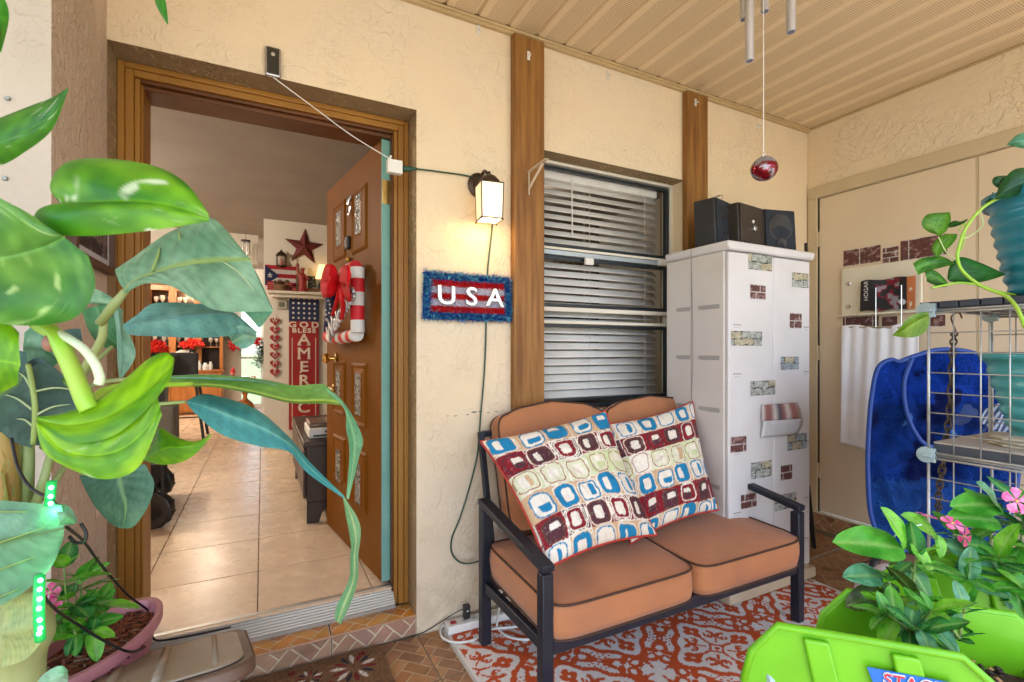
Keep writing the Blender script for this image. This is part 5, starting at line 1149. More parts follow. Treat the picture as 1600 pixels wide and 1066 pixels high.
# tall sign
a, b = iw(451.5, 672, .03), iw(498, 463, .03); sg = thing('tall_wall_sign', 'tall red and navy wooden sign reading GOD BLESS AMERICA on the living-room wall', 'sign', ((a.x + b.x) / 2, YW - .02, a.z)); zn = iw(475, 502, .03).z
mb = MB(); mb.box(a.x, b.x, YW - .03, YW - .005, a.z, zn - .001); mb.build('red_board', m_red, sg, bevel=.003)
mb = MB(); mb.box(a.x, b.x, YW - .033, YW - .005, zn + .001, b.z); nb_ = mb.build('navy_board', m_navy, sg, bevel=.003)
mb = MB()
for i in range(5):
    for j in range(5): mb.lathe([(0, .003), (.0125, .003), (.0125, 0)], (a.x + (b.x - a.x) * (.14 + .18 * i), YW - .0332, zn + (b.z - zn) * (.12 + .19 * j)), 10, mtx=Matrix.Rotation(R(90), 4, 'X'))
mb.build('white_dots', m_cream_let, nb_)
mb = MB(); mb.box(a.x + .03, a.x + .038, YW - .0315, YW - .0302, a.z + .03, iw(475, 528, .03).z); mb.box(b.x - .038, b.x - .03, YW - .0315, YW - .0302, a.z + .03, iw(475, 528, .03).z); mb.build('pinstripe', m_cream_let, sg)
cx = (a.x + b.x) / 2
def serif(ch, px, py, size): 
    p_ = iw(px, py, .034); o_ = text_mesh('letter', ch, size, .002, m_cream_let, sg, (cx, YW - .033, p_.z), (1, 0, 0), (0, 0, 1), bevel=.003, sx=1.15)
    return o_
text_mesh('lettering', 'GOD', .092, .002, m_cream_let, sg, (cx, YW - .033, iw(475, 508, .03).z), (1, 0, 0), (0, 0, 1), bevel=.003, sx=1.3, spacing=1.5)
text_mesh('lettering', 'BLESS', .072, .002, m_cream_let, sg, (cx, YW - .033, iw(475, 517, .03).z), (1, 0, 0), (0, 0, 1), bevel=.003, sx=1.2, spacing=1.25)
lh = .172
for i, ch in enumerate('AMERICA'):
    py = 531 + i * 21.3; serif(ch, 475, py, lh)
    z_ = iw(475, py, .034).z - lh * .36; mb = MB()      # serifs
    for (sa, sb) in {'A': ((-.5, -.22), (.22, .5)), 'M': ((-.52, -.26), (.26, .52)), 'R': ((-.40, -.14), (.2, .45)), 'I': ((-.18, .18),), 'E': ((-.36, -.2),), 'C': ()}.get(ch, ()): mb.box(cx + sa * lh * .8, cx + sb * lh * .8, YW - .0365, YW - .031, z_ - .006, z_ + .006)
    if mb.v: mb.build('serif', m_cream_let, sg)
# hearts spelling WELCOME
hh = thing('heart_string', 'string of small red hearts spelling WELCOME hung left of the tall sign', 'wall hanging', tuple(iw(429.5, 588, .02)))
for i, ch in enumerate('WELCOME'):
    p_ = iw(429.5, 502 + i * 13.3, .02); mb = MB(); pl_ = []
    for k_ in range(24): t_ = 2 * math.pi * k_ / 24; pl_.append((.0033 * 16 * math.sin(t_) ** 3, .0031 * (13 * math.cos(t_) - 5 * math.cos(2 * t_) - 2 * math.cos(3 * t_) - math.cos(4 * t_))))
    mb.prism(pl_, p_, (1, 0, 0), (0, 0, 1), (0, .012, 0)); h_ = mb.build('heart', m_red, hh); text_mesh('letter', ch, .062, .001, m_cream_let, None, (p_.x, p_.y - .004, p_.z + .004), (1, 0, 0), (0, 0, 1)); 
    o_ = bpy.data.objects[-1] if False else [x for x in COL.objects if x.name.startswith('letter') and x.parent is None][-1]; o_.parent = h_; o_.location = -wloc(h_)
mb = MB(); mb.tube([iw(429.5, 490, .01), iw(429.5, 590, .01)], .002, 5); mb.build('string', m_wcord, hh)
# small shaded lamp on that wall (lit)
p_ = iw(505, 424, .12); t = thing('wall_lamp', 'small lit lamp with amber shade on the wall behind the open door', 'wall lamp', (p_.x, YW, p_.z)); mb = MB(); mb.lathe([(.085, -.09), (.05, .07)], p_, 20); mb.build('shade', M('amber_shade', (.7, .45, .15), .6, emis=(1, .6, .2), es=.6), t, smooth=True, solid=.002); mb = MB(); mb.tube([(p_.x, YW, p_.z - .14), (p_.x, YW - .12, p_.z - .14), (p_.x, YW - .12, p_.z - .02)], .007, 8); mb.build('arm', m_brass, t, smooth=True)
def plight(name, loc, e, col, r_=.08):
    l = bpy.data.lights.new(name, 'POINT'); l.energy = e; l.color = col; l.shadow_soft_size = r_; o_ = bpy.data.objects.new(name, l); COL.objects.link(o_); o_.location = loc; return o_
plight('wall_lamp_light', (p_.x, YW - .14, p_.z - .02), 3.0, (1, .62, .28), .04)
# ceiling lights of the house, just outside the view through the doorway
for i, (x, y, e) in enumerate(((-1.9, 4.6, 36), (2.1, 3.9, 1.6), (-1.9, 8.2, 34), (-.75, 8.9, 10))):
    t = thing('ceiling_light', ('round ceiling lamp over the left of the living room', 'round ceiling lamp behind the blinds', 'round ceiling lamp over the kitchen', 'small round lamp before the china cabinet')[i], 'ceiling light', (x, y, IC)); mb = MB(); mb.lathe([(0, -.09), (.08, -.08), (.14, -.04), (.15, 0)], (x, y, IC - .001), 20); mb.build('bowl', M('lamp_bowl', (.8, .75, .65), .5, emis=(1, .75, .45), es=1.2), t, smooth=True)
    plight('ceiling_lamp_light', (x, y, IC - .16), e, (1, .87, .72), .09)

# console with printer
def ibox(par, name, mat, x0, x1, y0, y1, z0_, z1_, bev=.004): mb = MB(); mb.box(x0, x1, y0, y1, z0_, z1_); return mb.build(name, mat, par, bevel=bev)
cs = thing('console_cabinet', 'dark wood console cabinet with arched feet beside the open door', 'cabinet', (.5, 3.9, IZ))
cx0, cx1, cy0, cy1 = .245, .78, 3.27, 4.55
ibox(cs, 'top', m_wood_dk, cx0 - .02, cx1 + .02, cy0 - .02, cy1 + .02, .640, .669); ibox(cs, 'body', m_wood_dk, cx0, cx1, cy0, cy1, .29, .6395)
for y in (cy0, cy1 - .09): mb = MB(); mb.prism([(0, 0), (.07, 0), (.09, .06), (.14, .10), (.20, .12), (.3, .125), (.42, .10), (.46, .06), (.48, 0), (.535, 0), (.535, .13), (0, .13)], (cx0, y, IZ), (1, 0, 0), (0, 0, 1), (0, .022, 0)); mb.build('foot_panel', m_wood_dk, cs, bevel=.002)
for y0_, y1_ in ((cy0 + .03, 3.89), (3.92, cy1 - .03)): d_ = ibox(cs, 'door', M('dark_wood_door', (.04, .019, .011), .35), cx0 - .018, cx0 - .001, y0_, y1_, .31, .62); mb = MB(); yk = y1_ - .04 if y0_ < 3.5 else y0_ + .04; mb.sphere((cx0 - .028, yk, .47), .012, 8); mb.build('knob', m_brass, d_, smooth=True)
pr_ = thing('printer', 'white printer with brown lid on the dark console', 'printer', (.42, 3.55, .67))
ibox(pr_, 'body', m_white, .262, .65, 3.36, 3.72, .671, .735, .01); ibox(pr_, 'lid', M('printer_lid', (.16, .10, .07), .3), .27, .64, 3.40, 3.71, .7355, .765, .008); ibox(pr_, 'paper_slot', m_blackpl, .29, .60, 3.355, 3.362, .683, .695, .001)
mb = MB(); mb.box(.36, .375, 3.357, 3.3595, .708, .718); mb.build('button', m_blackpl, pr_)
# wagon (only its wheel and frame show)
wg = thing('utility_wagon', 'black folding wagon with chunky wheel just inside the doorway', 'wagon', (-.62, 3.7, IZ)); wc_ = at(239, 793, y=3.62)
wr_ = (822 - 765) / 2 / FPX * (wc_.x * FX + wc_.y * FY); wc_.z = IZ + wr_
mt = Matrix.Rotation(R(72), 4, 'Z') @ Matrix.Rotation(R(90), 4, 'Y')
def wheel(c, r_):
    mb = MB(); mb.lathe([(r_ * .55, -.03), (r_ * .9, -.034), (r_, -.025), (r_, .025), (r_ * .9, .034), (r_ * .55, .03), (r_ * .55, -.03)], (0, 0, 0), 30)
    for k in range(22):
        a = 2 * math.pi * k / 22; e = Vector((math.cos(a), math.sin(a), 0)); tt = Vector((-math.sin(a), math.cos(a), 0)); s_ = .012 if k % 2 else -.012; mb.bar(e * r_ * .985 + Vector((0, 0, s_ - .016)), e * r_ * .985 + Vector((0, 0, s_ + .016)), .016, .012, up=e)
    mb.v = [mt @ v + c for v in mb.v]; tyre = mb.build('wheel', m_blackpl, wg, smooth=True)
    mb = MB(); mb.lathe([(0, .03), (r_ * .15, .034), (r_ * .2, .02), (r_ * .5, .018), (r_ * .55, .02), (r_ * .55, -.02), (0, -.02)], (0, 0, 0), 20); mb.v = [mt @ v + c for v in mb.v]; mb.build('rim', m_black, tyre, smooth=True)
wheel(wc_, wr_); wheel(wc_ + Vector((-.1, .75, 0)), wr_)
mb = MB(); e1 = at(254, 726, y=3.60); e2 = at(254, 792, y=3.60); mb.tube([e1, e2], .009, 8); mb.tube([at(222, 738, y=3.62), at(240, 765, y=3.62)], .008, 8); mb.tube([at(256, 764, y=3.6), at(226, 768, y=3.66)], .008, 8); mb.tube([e1, at(222, 728, y=3.7)], .008, 8); mb.tube([e1, e1 + Vector((-.1, .8, 0))], .009, 8); mb.tube([e2, wc_ + Vector((-.1, .75, 0))], .008, 8); mb.build('frame', m_black, wg, smooth=True)
mb = MB(); a_ = at(222, 735, y=3.63); mb.box(-1.25, a_.x + .02, 3.66, 4.4, IZ + .17, IZ + .46); mb.build('fabric_tub', M('wagon_fabric', (.02, .02, .025), .9), wg, bevel=.02)

# china cabinet
CHY = 9.62; a, b = at(226, 650, y=CHY), at(348, 650, y=CHY); ch = thing('china_cabinet', 'orange-brown wood china cabinet with glass doors at the back of the house', 'cabinet', ((a.x + b.x) / 2, CHY + .2, IZ))
X0, X1 = a.x, b.x; zc_ = at(340, 578, y=CHY).z; ztop = at(250, 444, y=CHY).z
ibox(ch, 'base', m_wood_or, X0, X1, CHY, CHY + .45, IZ, zc_ - .03); ibox(ch, 'counter', m_wood_or, X0 - .02, X1 + .02, CHY - .03, CHY + .45, zc_ - .0295, zc_)
nd = 3; wd_ = (X1 - X0) / nd
for i in range(nd):
    d_ = ibox(ch, 'drawer', m_wood_or, X0 + wd_ * i + .015, X0 + wd_ * (i + 1) - .015, CHY - .02, CHY - .001, zc_ - .21, zc_ - .05); mb = MB(); xm_ = X0 + wd_ * (i + .5); mb.tube([(xm_ - .07, CHY - .045, zc_ - .13), (xm_ + .07, CHY - .045, zc_ - .13)], .007, 6); mb.build('handle', m_chrome, d_)
    ibox(ch, 'door', m_wood_or, X0 + wd_ * i + .015, X0 + wd_ * (i + 1) - .015, CHY - .02, CHY - .001, IZ + .06, zc_ - .24)
mb = MB(); mb.box(X0, X1, CHY + .40, CHY + .43, zc_, ztop); mb.build('hutch_back', m_wood_dk, ch)
for i in range(nd + 1): x = X0 + wd_ * i; ibox(ch, 'stile', m_wood_or, max(X0, x - .05), min(X1, x + .05), CHY + .05, CHY + .09, zc_, ztop)
for x in (X0, X1 - .03): ibox(ch, 'hutch_side', m_wood_or, x, x + .03, CHY + .091, CHY + .40, zc_, ztop)
ibox(ch, 'crown', m_wood_or, X0 - .03, X1 + .03, CHY, CHY + .44, ztop, ztop + .10, .015); ibox(ch, 'arch', m_wood_or, X0 + .05, X1 - .05, CHY + .055, CHY + .085, ztop - .09, ztop - .001)
for z in (1.28, 1.62, 1.95): ibox(ch, 'shelf', m_wood_or, X0 + .03, X1 - .03, CHY + .12, CHY + .39, z, z + .015)
plight('cabinet_light', ((X0 + X1) / 2, CHY + .2, ztop - .12), 2.2, (1, .75, .42), .03)
gl = M('glassware', (.9, .88, .82), .08, (.8, .7, .5), spec=.8, trans=.5); first = None; rr_ = random.Random(8)
for z in (1.296, 1.636, 1.966):
    for i in range(9):
        x = X0 + .10 + i * (X1 - X0 - .2) / 8 + rr_.uniform(-.02, .02)
        if first is None:
            mb = MB(); mb.lathe([(.028, 0), (.03, .004), (.004, .01), (.004, .08), (.03, .11), (.038, .15), (.034, .19)], (0, 0, 0), 12); first = mb.build('stemware', gl, None, smooth=True, origin=False); first.location = (x, CHY + .25, z); tagit(first, 'clear stemmed glass on a shelf of the lit china cabinet', 'glass', 'stemmed glasses in the china cabinet'); 
        else: dup(first, loc=(x, CHY + .25 + rr_.uniform(-.06, .06), z + .0), scale=(1, 1, rr_.uniform(.75, 1.15)), label='clear stemmed glass, %s from the left on the %s shelf of the china cabinet' % (('first', 'second', 'third', 'fourth', 'fifth', 'sixth', 'seventh', 'eighth', 'ninth')[i], {1.296: 'lowest', 1.636: 'middle', 1.966: 'top'}[z]))
first['label'] = 'clear stemmed glass, first from the left on the lowest shelf of the china cabinet'
for i, (px, hgt, r_) in enumerate(((311, .16, .035), (321, .12, .045), (329, .14, .03), (275, .14, .04))):
    p_ = at(px, 575, y=CHY + .0); t = MB(); t.lathe([(0, 0), (r_, 0), (r_ * 1.05, hgt * .6), (r_ * .6, hgt * .8), (r_ * .6, hgt)], (p_.x, CHY + .01, zc_ + .001), 14); tagit(t.build('jar', M('pale_ceramic', (.6, .6, .58), .3), smooth=True), ('tall pale jar on the china cabinet counter', 'squat pale jar next to the tall jar on the counter', 'slim pale jar at the right end of the counter', 'pale jar left of the round plate on the counter')[i], 'jar')
p_ = at(288, 551, y=CHY - .01); t = thing('decorative_plate', 'round plate with white rim and red centre standing on the counter', 'plate', (p_.x, CHY, zc_)); rp = .17; mb = MB(); mt2 = Matrix.Rotation(R(82), 4, 'X'); mb.lathe([(0, 0), (rp * .5, .002), (rp * .6, .012), (rp, .028), (rp * .98, .032), (0, .01)], (p_.x, CHY + .0, zc_ + rp + .004), 28, mtx=mt2); mb.build('rim', m_white, t, smooth=True); mb = MB(); mb.lathe([(0, .016), (rp * .52, .016), (rp * .52, .008)], (p_.x, CHY - .004, zc_ + rp + .004), 24, mtx=mt2); mb.build('centre', m_red, t)
# red flower arrangements
def bouquet(label, px, py, yy, rad, n, vase_h, base_z, seed):
    c = at(px, py, y=yy); t = thing('flower_arrangement', label, 'flowers', (c.x, c.y, base_z)); rr_ = random.Random(seed); m1, m2 = MB(), MB()
    for i in range(n):
        d = Vector((rr_.gauss(0, 1), rr_.gauss(0, 1), abs(rr_.gauss(0, .7)))).normalized(); pc = c + Vector((d.x * rad, d.y * rad * .8, d.z * rad * .75 - rad * .15))
        for k in range(6):
            a = k * math.pi / 3 + rr_.random(); e = Vector((math.cos(a), rr_.uniform(-.6, .6), math.sin(a))).normalized(); f = e.orthogonal().normalized() * rad * .13; m1.add([pc, pc + e * rad * .2 + f, pc + e * rad * .42, pc + e * rad * .2 - f], [(0, 1, 2, 3)])
    m1.build('petals', M('petal_red', (.72, .03, .012), .55, (.6, .01, .01), ns=20), t, solid=.002)
    for i in range(n):
        a = rr_.uniform(0, 6.28); e = Vector((math.cos(a), math.sin(a), rr_.uniform(-.3, .3))); f = e.orthogonal().normalized() * rad * .12; pc = c + e * rad * .6 - Vector((0, 0, rad * .25)); m2.add([pc, pc + e * rad * .3 + f, pc + e * rad * .6, pc + e * rad * .3 - f], [(0, 1, 2, 3)])
    m2.build('leaves', M('leaf_dark', (.015, .04, .015), .5), t, solid=.001)
    mb = MB(); h = c.z - rad * .2 - base_z; mb.lathe([(0, 0), (.05, 0), (.07, h * .5), (.045, h * .85), (.06, h)], (c.x, c.y, base_z), 16); mb.build('vase', m_blackpl, t, smooth=True)
pb = thing('pedestal_stand', 'tall black pedestal holding the nearer red flowers', 'stand', tuple(at(238, 560, y=6.6).xy.to_3d() + Vector((0, 0, IZ)))); pc_ = at(238, 572, y=6.6); ibox(pb, 'column', m_black, pc_.x - .13, pc_.x + .13, pc_.y - .13, pc_.y + .13, IZ, pc_.z - .02); ibox(pb, 'top', m_black, pc_.x - .16, pc_.x + .16, pc_.y - .16, pc_.y + .16, pc_.z - .0195, pc_.z)
bouquet('orange-red flowers in a black vase, nearer and to the left', 238, 546, 6.6, .125, 60, .1, pc_.z, 1)
bouquet('red flowers in front of the china cabinet glass, above the round plate', 300, 540, CHY + .02, .14, 44, .1, zc_, 2)
# bar stools and ottoman
def stool(label, px, py, yy, s=1.0):
    p_ = at(px, py, y=yy); t = thing('bar_stool', label, 'bar stool', (p_.x, yy, IZ), 'black bar stools'); sz = p_.z; w = .20
    ibox(t, 'seat', M('stool_leather', (.025, .025, .028), .4), p_.x - w, p_.x + w, yy - w, yy + w, sz - .05, sz, .02)
    mb = MB(); mb.box(p_.x - w * .95, p_.x + w * .95, yy - w - .01, yy - w + .03, sz + .0, sz + .32); mb.build('backrest', MATS['stool_leather'], t, bevel=.02)
    for i in (-1, 1):
        for j in (-1, 1): mb = MB(); mb.bar((p_.x + i * w * .8, yy + j * w * .8, sz - .05), (p_.x + i * w * 1.25, yy + j * w * 1.25, IZ), .03); mb.build('leg', m_black, t)
    mb = MB(); e = w * 1.08
    for q0, q1 in (((-e, -e), (e, -e)), ((e, -e), (e, e)), ((e, e), (-e, e)), ((-e, e), (-e, -e))): mb.tube([(p_.x + q0[0], yy + q0[1], IZ + .28), (p_.x + q1[0], yy + q1[1], IZ + .28)], .008, 6)
    mb.build('footrest', m_black, t)
stool('black bar stool seen between the leaves in front of the china cabinet', 284, 592, 7.1)
p_ = at(252, 655, y=6.5); ot = thing('ottoman', 'grey fabric ottoman left of the bar stool', 'ottoman', (p_.x, 6.6, IZ)); ibox(ot, 'body', M('grey_fabric', (.13, .12, .11), .9, bump=.3, bs=200), p_.x - .2, p_.x + .13, 6.4, 6.8, IZ + .05, IZ + .47, .03); ibox(ot, 'base', m_wood_dk, p_.x - .18, p_.x + .11, 6.42, 6.78, IZ, IZ + .0495)
# round pedestal table with holiday things
p_ = at(383, 603, y=8.7); rt2 = thing('round_table', 'small round pedestal table with carved feet before the glass door', 'table', (p_.x, 8.7, IZ)); mb = MB(); mb.lathe([(0, 0), (.27, 0), (.29, .012), (.27, .028), (0, .028)], (p_.x, 8.7, p_.z - .028), 30); mb.build('tabletop', m_wood_or, rt2, smooth=True)
hz = p_.z - .03 - IZ; mb = MB(); mb.lathe([(.03, .16), (.06, .2), (.065, .27), (.03, .33), (.028, hz * .75), (.05, hz * .85), (.03, hz)], (p_.x, 8.7, IZ), 16); mb.build('pedestal', m_wood_or, rt2, smooth=True)
for k in range(3): a = R(-90 + 120 * k + 20); e = Vector((math.cos(a), math.sin(a), 0)); b0 = Vector((p_.x, 8.7, IZ)); mb = MB(); mb.tube(spline([b0 + Vector((0, 0, .27)) + e * .03, b0 + e * .12 + Vector((0, 0, .22)), b0 + e * .20 + Vector((0, 0, .09)), b0 + e * .29 + Vector((0, 0, .025))], 12), [.04 - .002 * i for i in range(12)], 8); mb.build('leg', m_wood_or, rt2, smooth=True)
ztb = p_.z
for i, (px, kind, lab) in enumerate(((364, 0, 'pink santa-like figure in red and white on the round table'), (378, 1, 'red glass bowl on the round table'), (396, 2, 'cream candle jar at the right of the round table'), (370, 3, 'small cream box at the front of the round table'))):
    q_ = at(px, 603, y=8.58 + .06 * i); q_.z = ztb; mb = MB()
    if kind == 1: mb.lathe([(0, 0), (.05, 0), (.10, .07), (.11, .15), (.10, .15)], q_, 18); o_ = mb.build('bowl', M('red_glass', (.5, .01, .02), .1, spec=.8), smooth=True); tagit(o_, lab, 'bowl')
    elif kind == 0:
        t = thing('doll_ornament', lab, 'ornament', tuple(q_)); mb.lathe([(0, 0), (.07, 0), (.06, .10), (.03, .17), (0, .18)], q_, 14); mb.build('body', m_red, t, smooth=True); mb = MB(); mb.sphere(q_ + Vector((0, 0, .205)), .035, 10); mb.build('head', M('doll_skin', (.6, .32, .25), .6), t, smooth='all'); mb = MB(); mb.lathe([(.038, 0), (.03, .03), (0, .09)], q_ + Vector((0, 0, .22)), 10); mb.build('hat', m_cloth_red, t, smooth=True)
    elif kind == 2: mb.lathe([(0, 0), (.04, 0), (.04, .12), (.03, .13), (.03, .15)], q_, 14); tagit(mb.build('candle_jar', m_cream_let, smooth=True), lab, 'jar')
    else: mb.box(q_.x - .035, q_.x + .035, q_.y - .14, q_.y - .08, ztb, ztb + .07); tagit(mb.build('gift_box', m_cream_let, bevel=.003), lab, 'box')
# garland with red flowers hanging in front of the glass door
ga = thing('garland', 'green garland with red blooms and a gold bow hanging before the glass door', 'garland', tuple(at(394, 540, y=9.9))); m1, m2 = MB(), MB(); rr_ = random.Random(5)
gp_ = spline([at(352, 512, y=9.95), at(372, 538, y=9.95), at(396, 528, y=9.95), at(410, 548, y=9.95), at(404, 568, y=9.95)], 60)
for i in range(900):
    c = gp_[rr_.randrange(60)] + Vector((rr_.gauss(0, .05), rr_.gauss(0, .03), rr_.gauss(0, .05))); e = Vector((rr_.gauss(0, 1), rr_.gauss(0, 1), rr_.gauss(0, 1))).normalized(); f = e.orthogonal().normalized() * .008; m1.add([c - f, c + f, c + e * .07], [(0, 1, 2)])
gm = m1.build('foliage', M('garland_green', (.04, .10, .03), .6, (.02, .05, .02), ns=20), ga); gm['kind'] = 'stuff'
for (px, py, r_) in ((367, 540, .13), (403, 533, .10), (376, 530, .07)):
    c = at(px, py, y=9.88); m2 = MB()
    for k in range(26): e = Vector((rr_.gauss(0, 1), rr_.uniform(-1, 0), rr_.gauss(0, 1))).normalized(); f = e.orthogonal().normalized() * r_ * .22; m2.add([c, c + e * r_ * .5 + f, c + e * r_, c + e * r_ * .5 - f], [(0, 1, 2, 3)])
    m2.build('bloom', m_cloth_red, ga)
# indoor wind chime
c = at(384, 378, y=7.0); t = thing('indoor_wind_chime', 'small dark wind chime hanging inside the house left of the white wall', 'wind chime', (c.x, c.y, c.z)); mb = MB(); r_ = .055; mb.lathe([(0, 0), (r_, 0), (r_, .02), (0, .02)], c, 16); mb.build('disc', m_wood_dk, t)
for k in range(5): a = k * 1.257; mb = MB(); mb.tube([c + Vector((r_ * .8 * math.cos(a), r_ * .8 * math.sin(a), 0)), c + Vector((r_ * .8 * math.cos(a), r_ * .8 * math.sin(a), -.17 - .02 * k))], .007, 6); mb.build('chime_tube', m_chrome, t, smooth=True)
mb = MB(); mb.tube([c, (c.x, c.y, 2.359 if c.y > 7.2 else IC)], .002, 5); mb.build('cord', m_bcord, t)
# ================================================================== leaves
def leaf_mat(name, transl=.28, rough=.42, transc=(1.5, 1.7, .9), coat=0, bump=.25):
    k_ = 1.0 if 'vinca' in name else .74
    return M(name, (k_, k_, k_ * .92), rough, (.80 * k_, .86 * k_, .76 * k_), ns=18, attr=True, transl=transl, transc=transc, bump=bump, bs=55, bd=.0015, spec=.45, coat=coat)
m_ban = leaf_mat('banana_leaf', .14, .5, (.9, 1.2, .8)); m_pot = leaf_mat('pothos_leaf', .18, .46, (1.1, 1.4, .6)); m_vin = leaf_mat('vinca_leaf', .15, .28, (.9, 1.3, .5), bump=.35)
def leaf3(name, Lp, Mp, Rp, colf, mat, parent, n=34, w=9, bulge=.0, smooth=True, curl=0, veins=0.45):
    """blade lofted over left edge, midrib and right edge polylines (world points); colf(u, v, side) -> rgb"""
    if mat is m_pot: n, w, veins = n * 4, int(w * 2.2), 0
    A, B, C = spline(Lp, n), spline(Mp, n), spline(Rp, n); P = np.zeros((n, 2 * w - 1, 3)); U = np.zeros((n, 2 * w - 1)); V = np.zeros((n, 2 * w - 1))
    for i in range(n):
        a, b, c = A[i], B[i], C[i]; nv = (a - b).cross(B[min(i + 1, n - 1)] - B[max(i - 1, 0)])
        nv = nv.normalized() if nv.length > 1e-9 else Vector((0, 0, 1)); hw = ((a - b).length + (c - b).length) / 2
        for j in range(2 * w - 1):
            v = (j - (w - 1)) / (w - 1); e = a if v < 0 else c; q = b.lerp(e, abs(v)); t = abs(v)
            q = q + nv * (bulge * hw * 4 * t * (1 - t)) + nv * (veins * hw * math.sin((i / (n - 1) * 46 - t * 7)) * t * (1 - t) * 4 * .02)
            P[i, j] = q; U[i, j] = i / (n - 1); V[i, j] = v
    mb = MB(); mb.grid(P, np.clip(colf(U, V), 0, 1)); return mb.build(name, mat, parent, smooth='all')
def mix(a, b, t): return np.array(a) * (1 - t[..., None]) + np.array(b) * t[..., None]
def banana_col(c1, c2, rib, seed=0, slope=7, freq=70):
    def f(U, V):
        t = fbm(U * 4 + seed, V * 2.5 + 3, seed, 3); C = mix(c1, c2, np.clip((t - .3) * 2.2, 0, 1)); s_ = np.sin(U * freq - np.abs(V) * slope + seed); C = C * (1 + .08 * s_)[..., None] * (1 - .16 * (fbm(U * 40 - np.abs(V) * 12, V * 2, seed + 5, 2) > .66))[..., None]
        C = C * (1 + .09 * np.sin(U * freq * 3.1 - np.abs(V) * slope * 3))[..., None]; r_ = np.clip(1 - np.abs(V) / .075, 0, 1); return mix(C, np.ones_like(C) * np.array(rib), np.clip(r_ * 1.6, 0, 1)) if False else C * (1 - np.clip(r_ * 1.5, 0, 1))[..., None] + np.array(rib) * np.clip(r_ * 1.5, 0, 1)[..., None]
    return f
def pothos_col(c1, c2, wh, seed=0, var=.6, freq=6):
    def f(U, V):
        t = fbm(U * 5 + seed, V * 2 + 3, seed, 3); C = mix(c1, c2, np.clip((t - .3) * 2.2, 0, 1)); d = U * 3 + np.abs(V) * -1.6
        st = fbm(d * 5 + seed * 3, V * 1.6 + U * .8 + seed, seed + 7, 2); m_ = np.clip((st - (1 - var * .66)) * 5, 0, 1) * np.clip((fbm(U * 9 + seed, V * 4 + 7, seed + 1, 2) - .40) * 6, 0, 1); C = C * (1 - m_)[..., None] + np.array(wh) * m_[..., None]
        r_ = np.clip(1 - np.abs(V) / .05, 0, 1) * .6; C = C * (1 - r_)[..., None] + np.array(c2) * 1.25 * r_[..., None]; return C * (1 + .07 * np.sin(U * 46 - np.abs(V) * 9))[..., None] * (.80 + .36 * fbm(d * 2.2 + seed, V * 1.3, seed + 3, 3))[..., None]
    return f
def pts(lst, d0=None):
    out = []
    for p in lst: out.append(at(p[0], p[1], d=(p[2] if len(p) > 2 else d0)))
    return out
def stem(parent, name, lst, r, mat, d0=None, n=24, k=10):
    P = spline(pts(lst, d0), n); rr_ = [r[0] + (r[1] - r[0]) * i / (n - 1) for i in range(n)] if isinstance(r, tuple) else r
    return MB().tube(P, rr_, k).build(name, mat, parent, smooth='all')
m_bstem = M('banana_stem', (.22, .30, .09), .45, (.30, .34, .14), ns=14, bump=.2, bs=60, stretch=(1, 1, .2)); m_pstem = M('pothos_stem', (.24, .48, .025), .4, (.30, .45, .05), ns=20, bump=.2, bs=50)
m_sheath = M('banana_sheath', (.34, .38, .16), .6, (.24, .25, .06), ns=9, bump=.5, bs=70, stretch=(1, 1, .3), lo=.4, hi=.6); m_rust = M('banana_sheath_rust', (.16, .22, .05), .6, (.38, .20, .05), ns=5, bump=.3, bs=60, stretch=(1, 1, .3))

# ------------------------------------------------------------------ bird-of-paradise plant at the left
G1, G2, RIB = lin(112, 160, 126), lin(152, 192, 160), lin(150, 178, 92)
T1, T2 = lin(104, 166, 166), lin(132, 190, 184)
DK1, DK2 = lin(48, 82, 72), lin(66, 104, 92)
bp = thing('banana_plant', 'big-leaved grey-green banana-like plant with long curling leaves at the left', 'plant', (-.41, 1.22, 0))
# trunk
tb = at(18, 1066, d=.90); base = Vector((-.42, 1.24, .30))
mb = MB(); tr = spline([base, (tb + base) / 2 + Vector((.005, 0, 0)), at(14, 1040, d=.90), at(22, 985, d=.90), at(16, 935, d=.92), at(6, 860, d=.94), at(0, 760, d=.97), at(4, 690, d=1.0)], 40)
mb.tube(tr, [.062 + .006 * math.sin(i * .5) - .00060 * i for i in range(40)], 22); mb.build('trunk', m_sheath, bp, smooth='all')
for (px, py, px2, py2, r_, dd, mt) in ((12, 790, 8, 640, .020, .93, m_rust), (40, 800, 44, 640, .012, .95, m_bstem), (52, 800, 84, 690, .009, .94, m_bstem), (64, 780, 100, 730, .007, .96, m_bstem), (26, 800, 30, 690, .016, .97, m_bstem)):
    MB().tube(spline([at(px, py, d=dd), at((px + px2) / 2 + 2, (py + py2) / 2, d=dd), at(px2, py2, d=dd + .03)], 10), [r_ * (1 - .04 * i) for i in range(10)], 10).build('stalk', mt, bp, smooth='all')
leaf3('sheath_flap', pts([(0, 945, .84), (30, 930, .84), (58, 925, .84)]), pts([(0, 990, .83), (34, 985, .825), (62, 975, .83)]), pts([(0, 1045, .84), (40, 1030, .835), (64, 1005, .84)]), banana_col(lin(190, 196, 130), lin(168, 186, 130), lin(180, 190, 130), 3), m_ban, bp, bulge=.1)
leaf3('sheath_flap', pts([(0, 700, .90), (14, 720, .90), (24, 770, .90)]), pts([(0, 740, .89), (10, 760, .885), (18, 800, .89)]), pts([(0, 800, .90), (2, 810, .89), (4, 820, .90)]), banana_col(lin(150, 150, 60), lin(170, 120, 50), lin(150, 150, 60), 5), m_ban, bp, bulge=.1)
m_g2 = m_bstem
stem(bp, 'leaf_stalk', [(70, 700, 1.0), (95, 640, .99), (128, 583, .98), (158, 532, .96), (165, 492, .95), (196, 455, .94)], (.009, .0065), m_bstem, n=30)
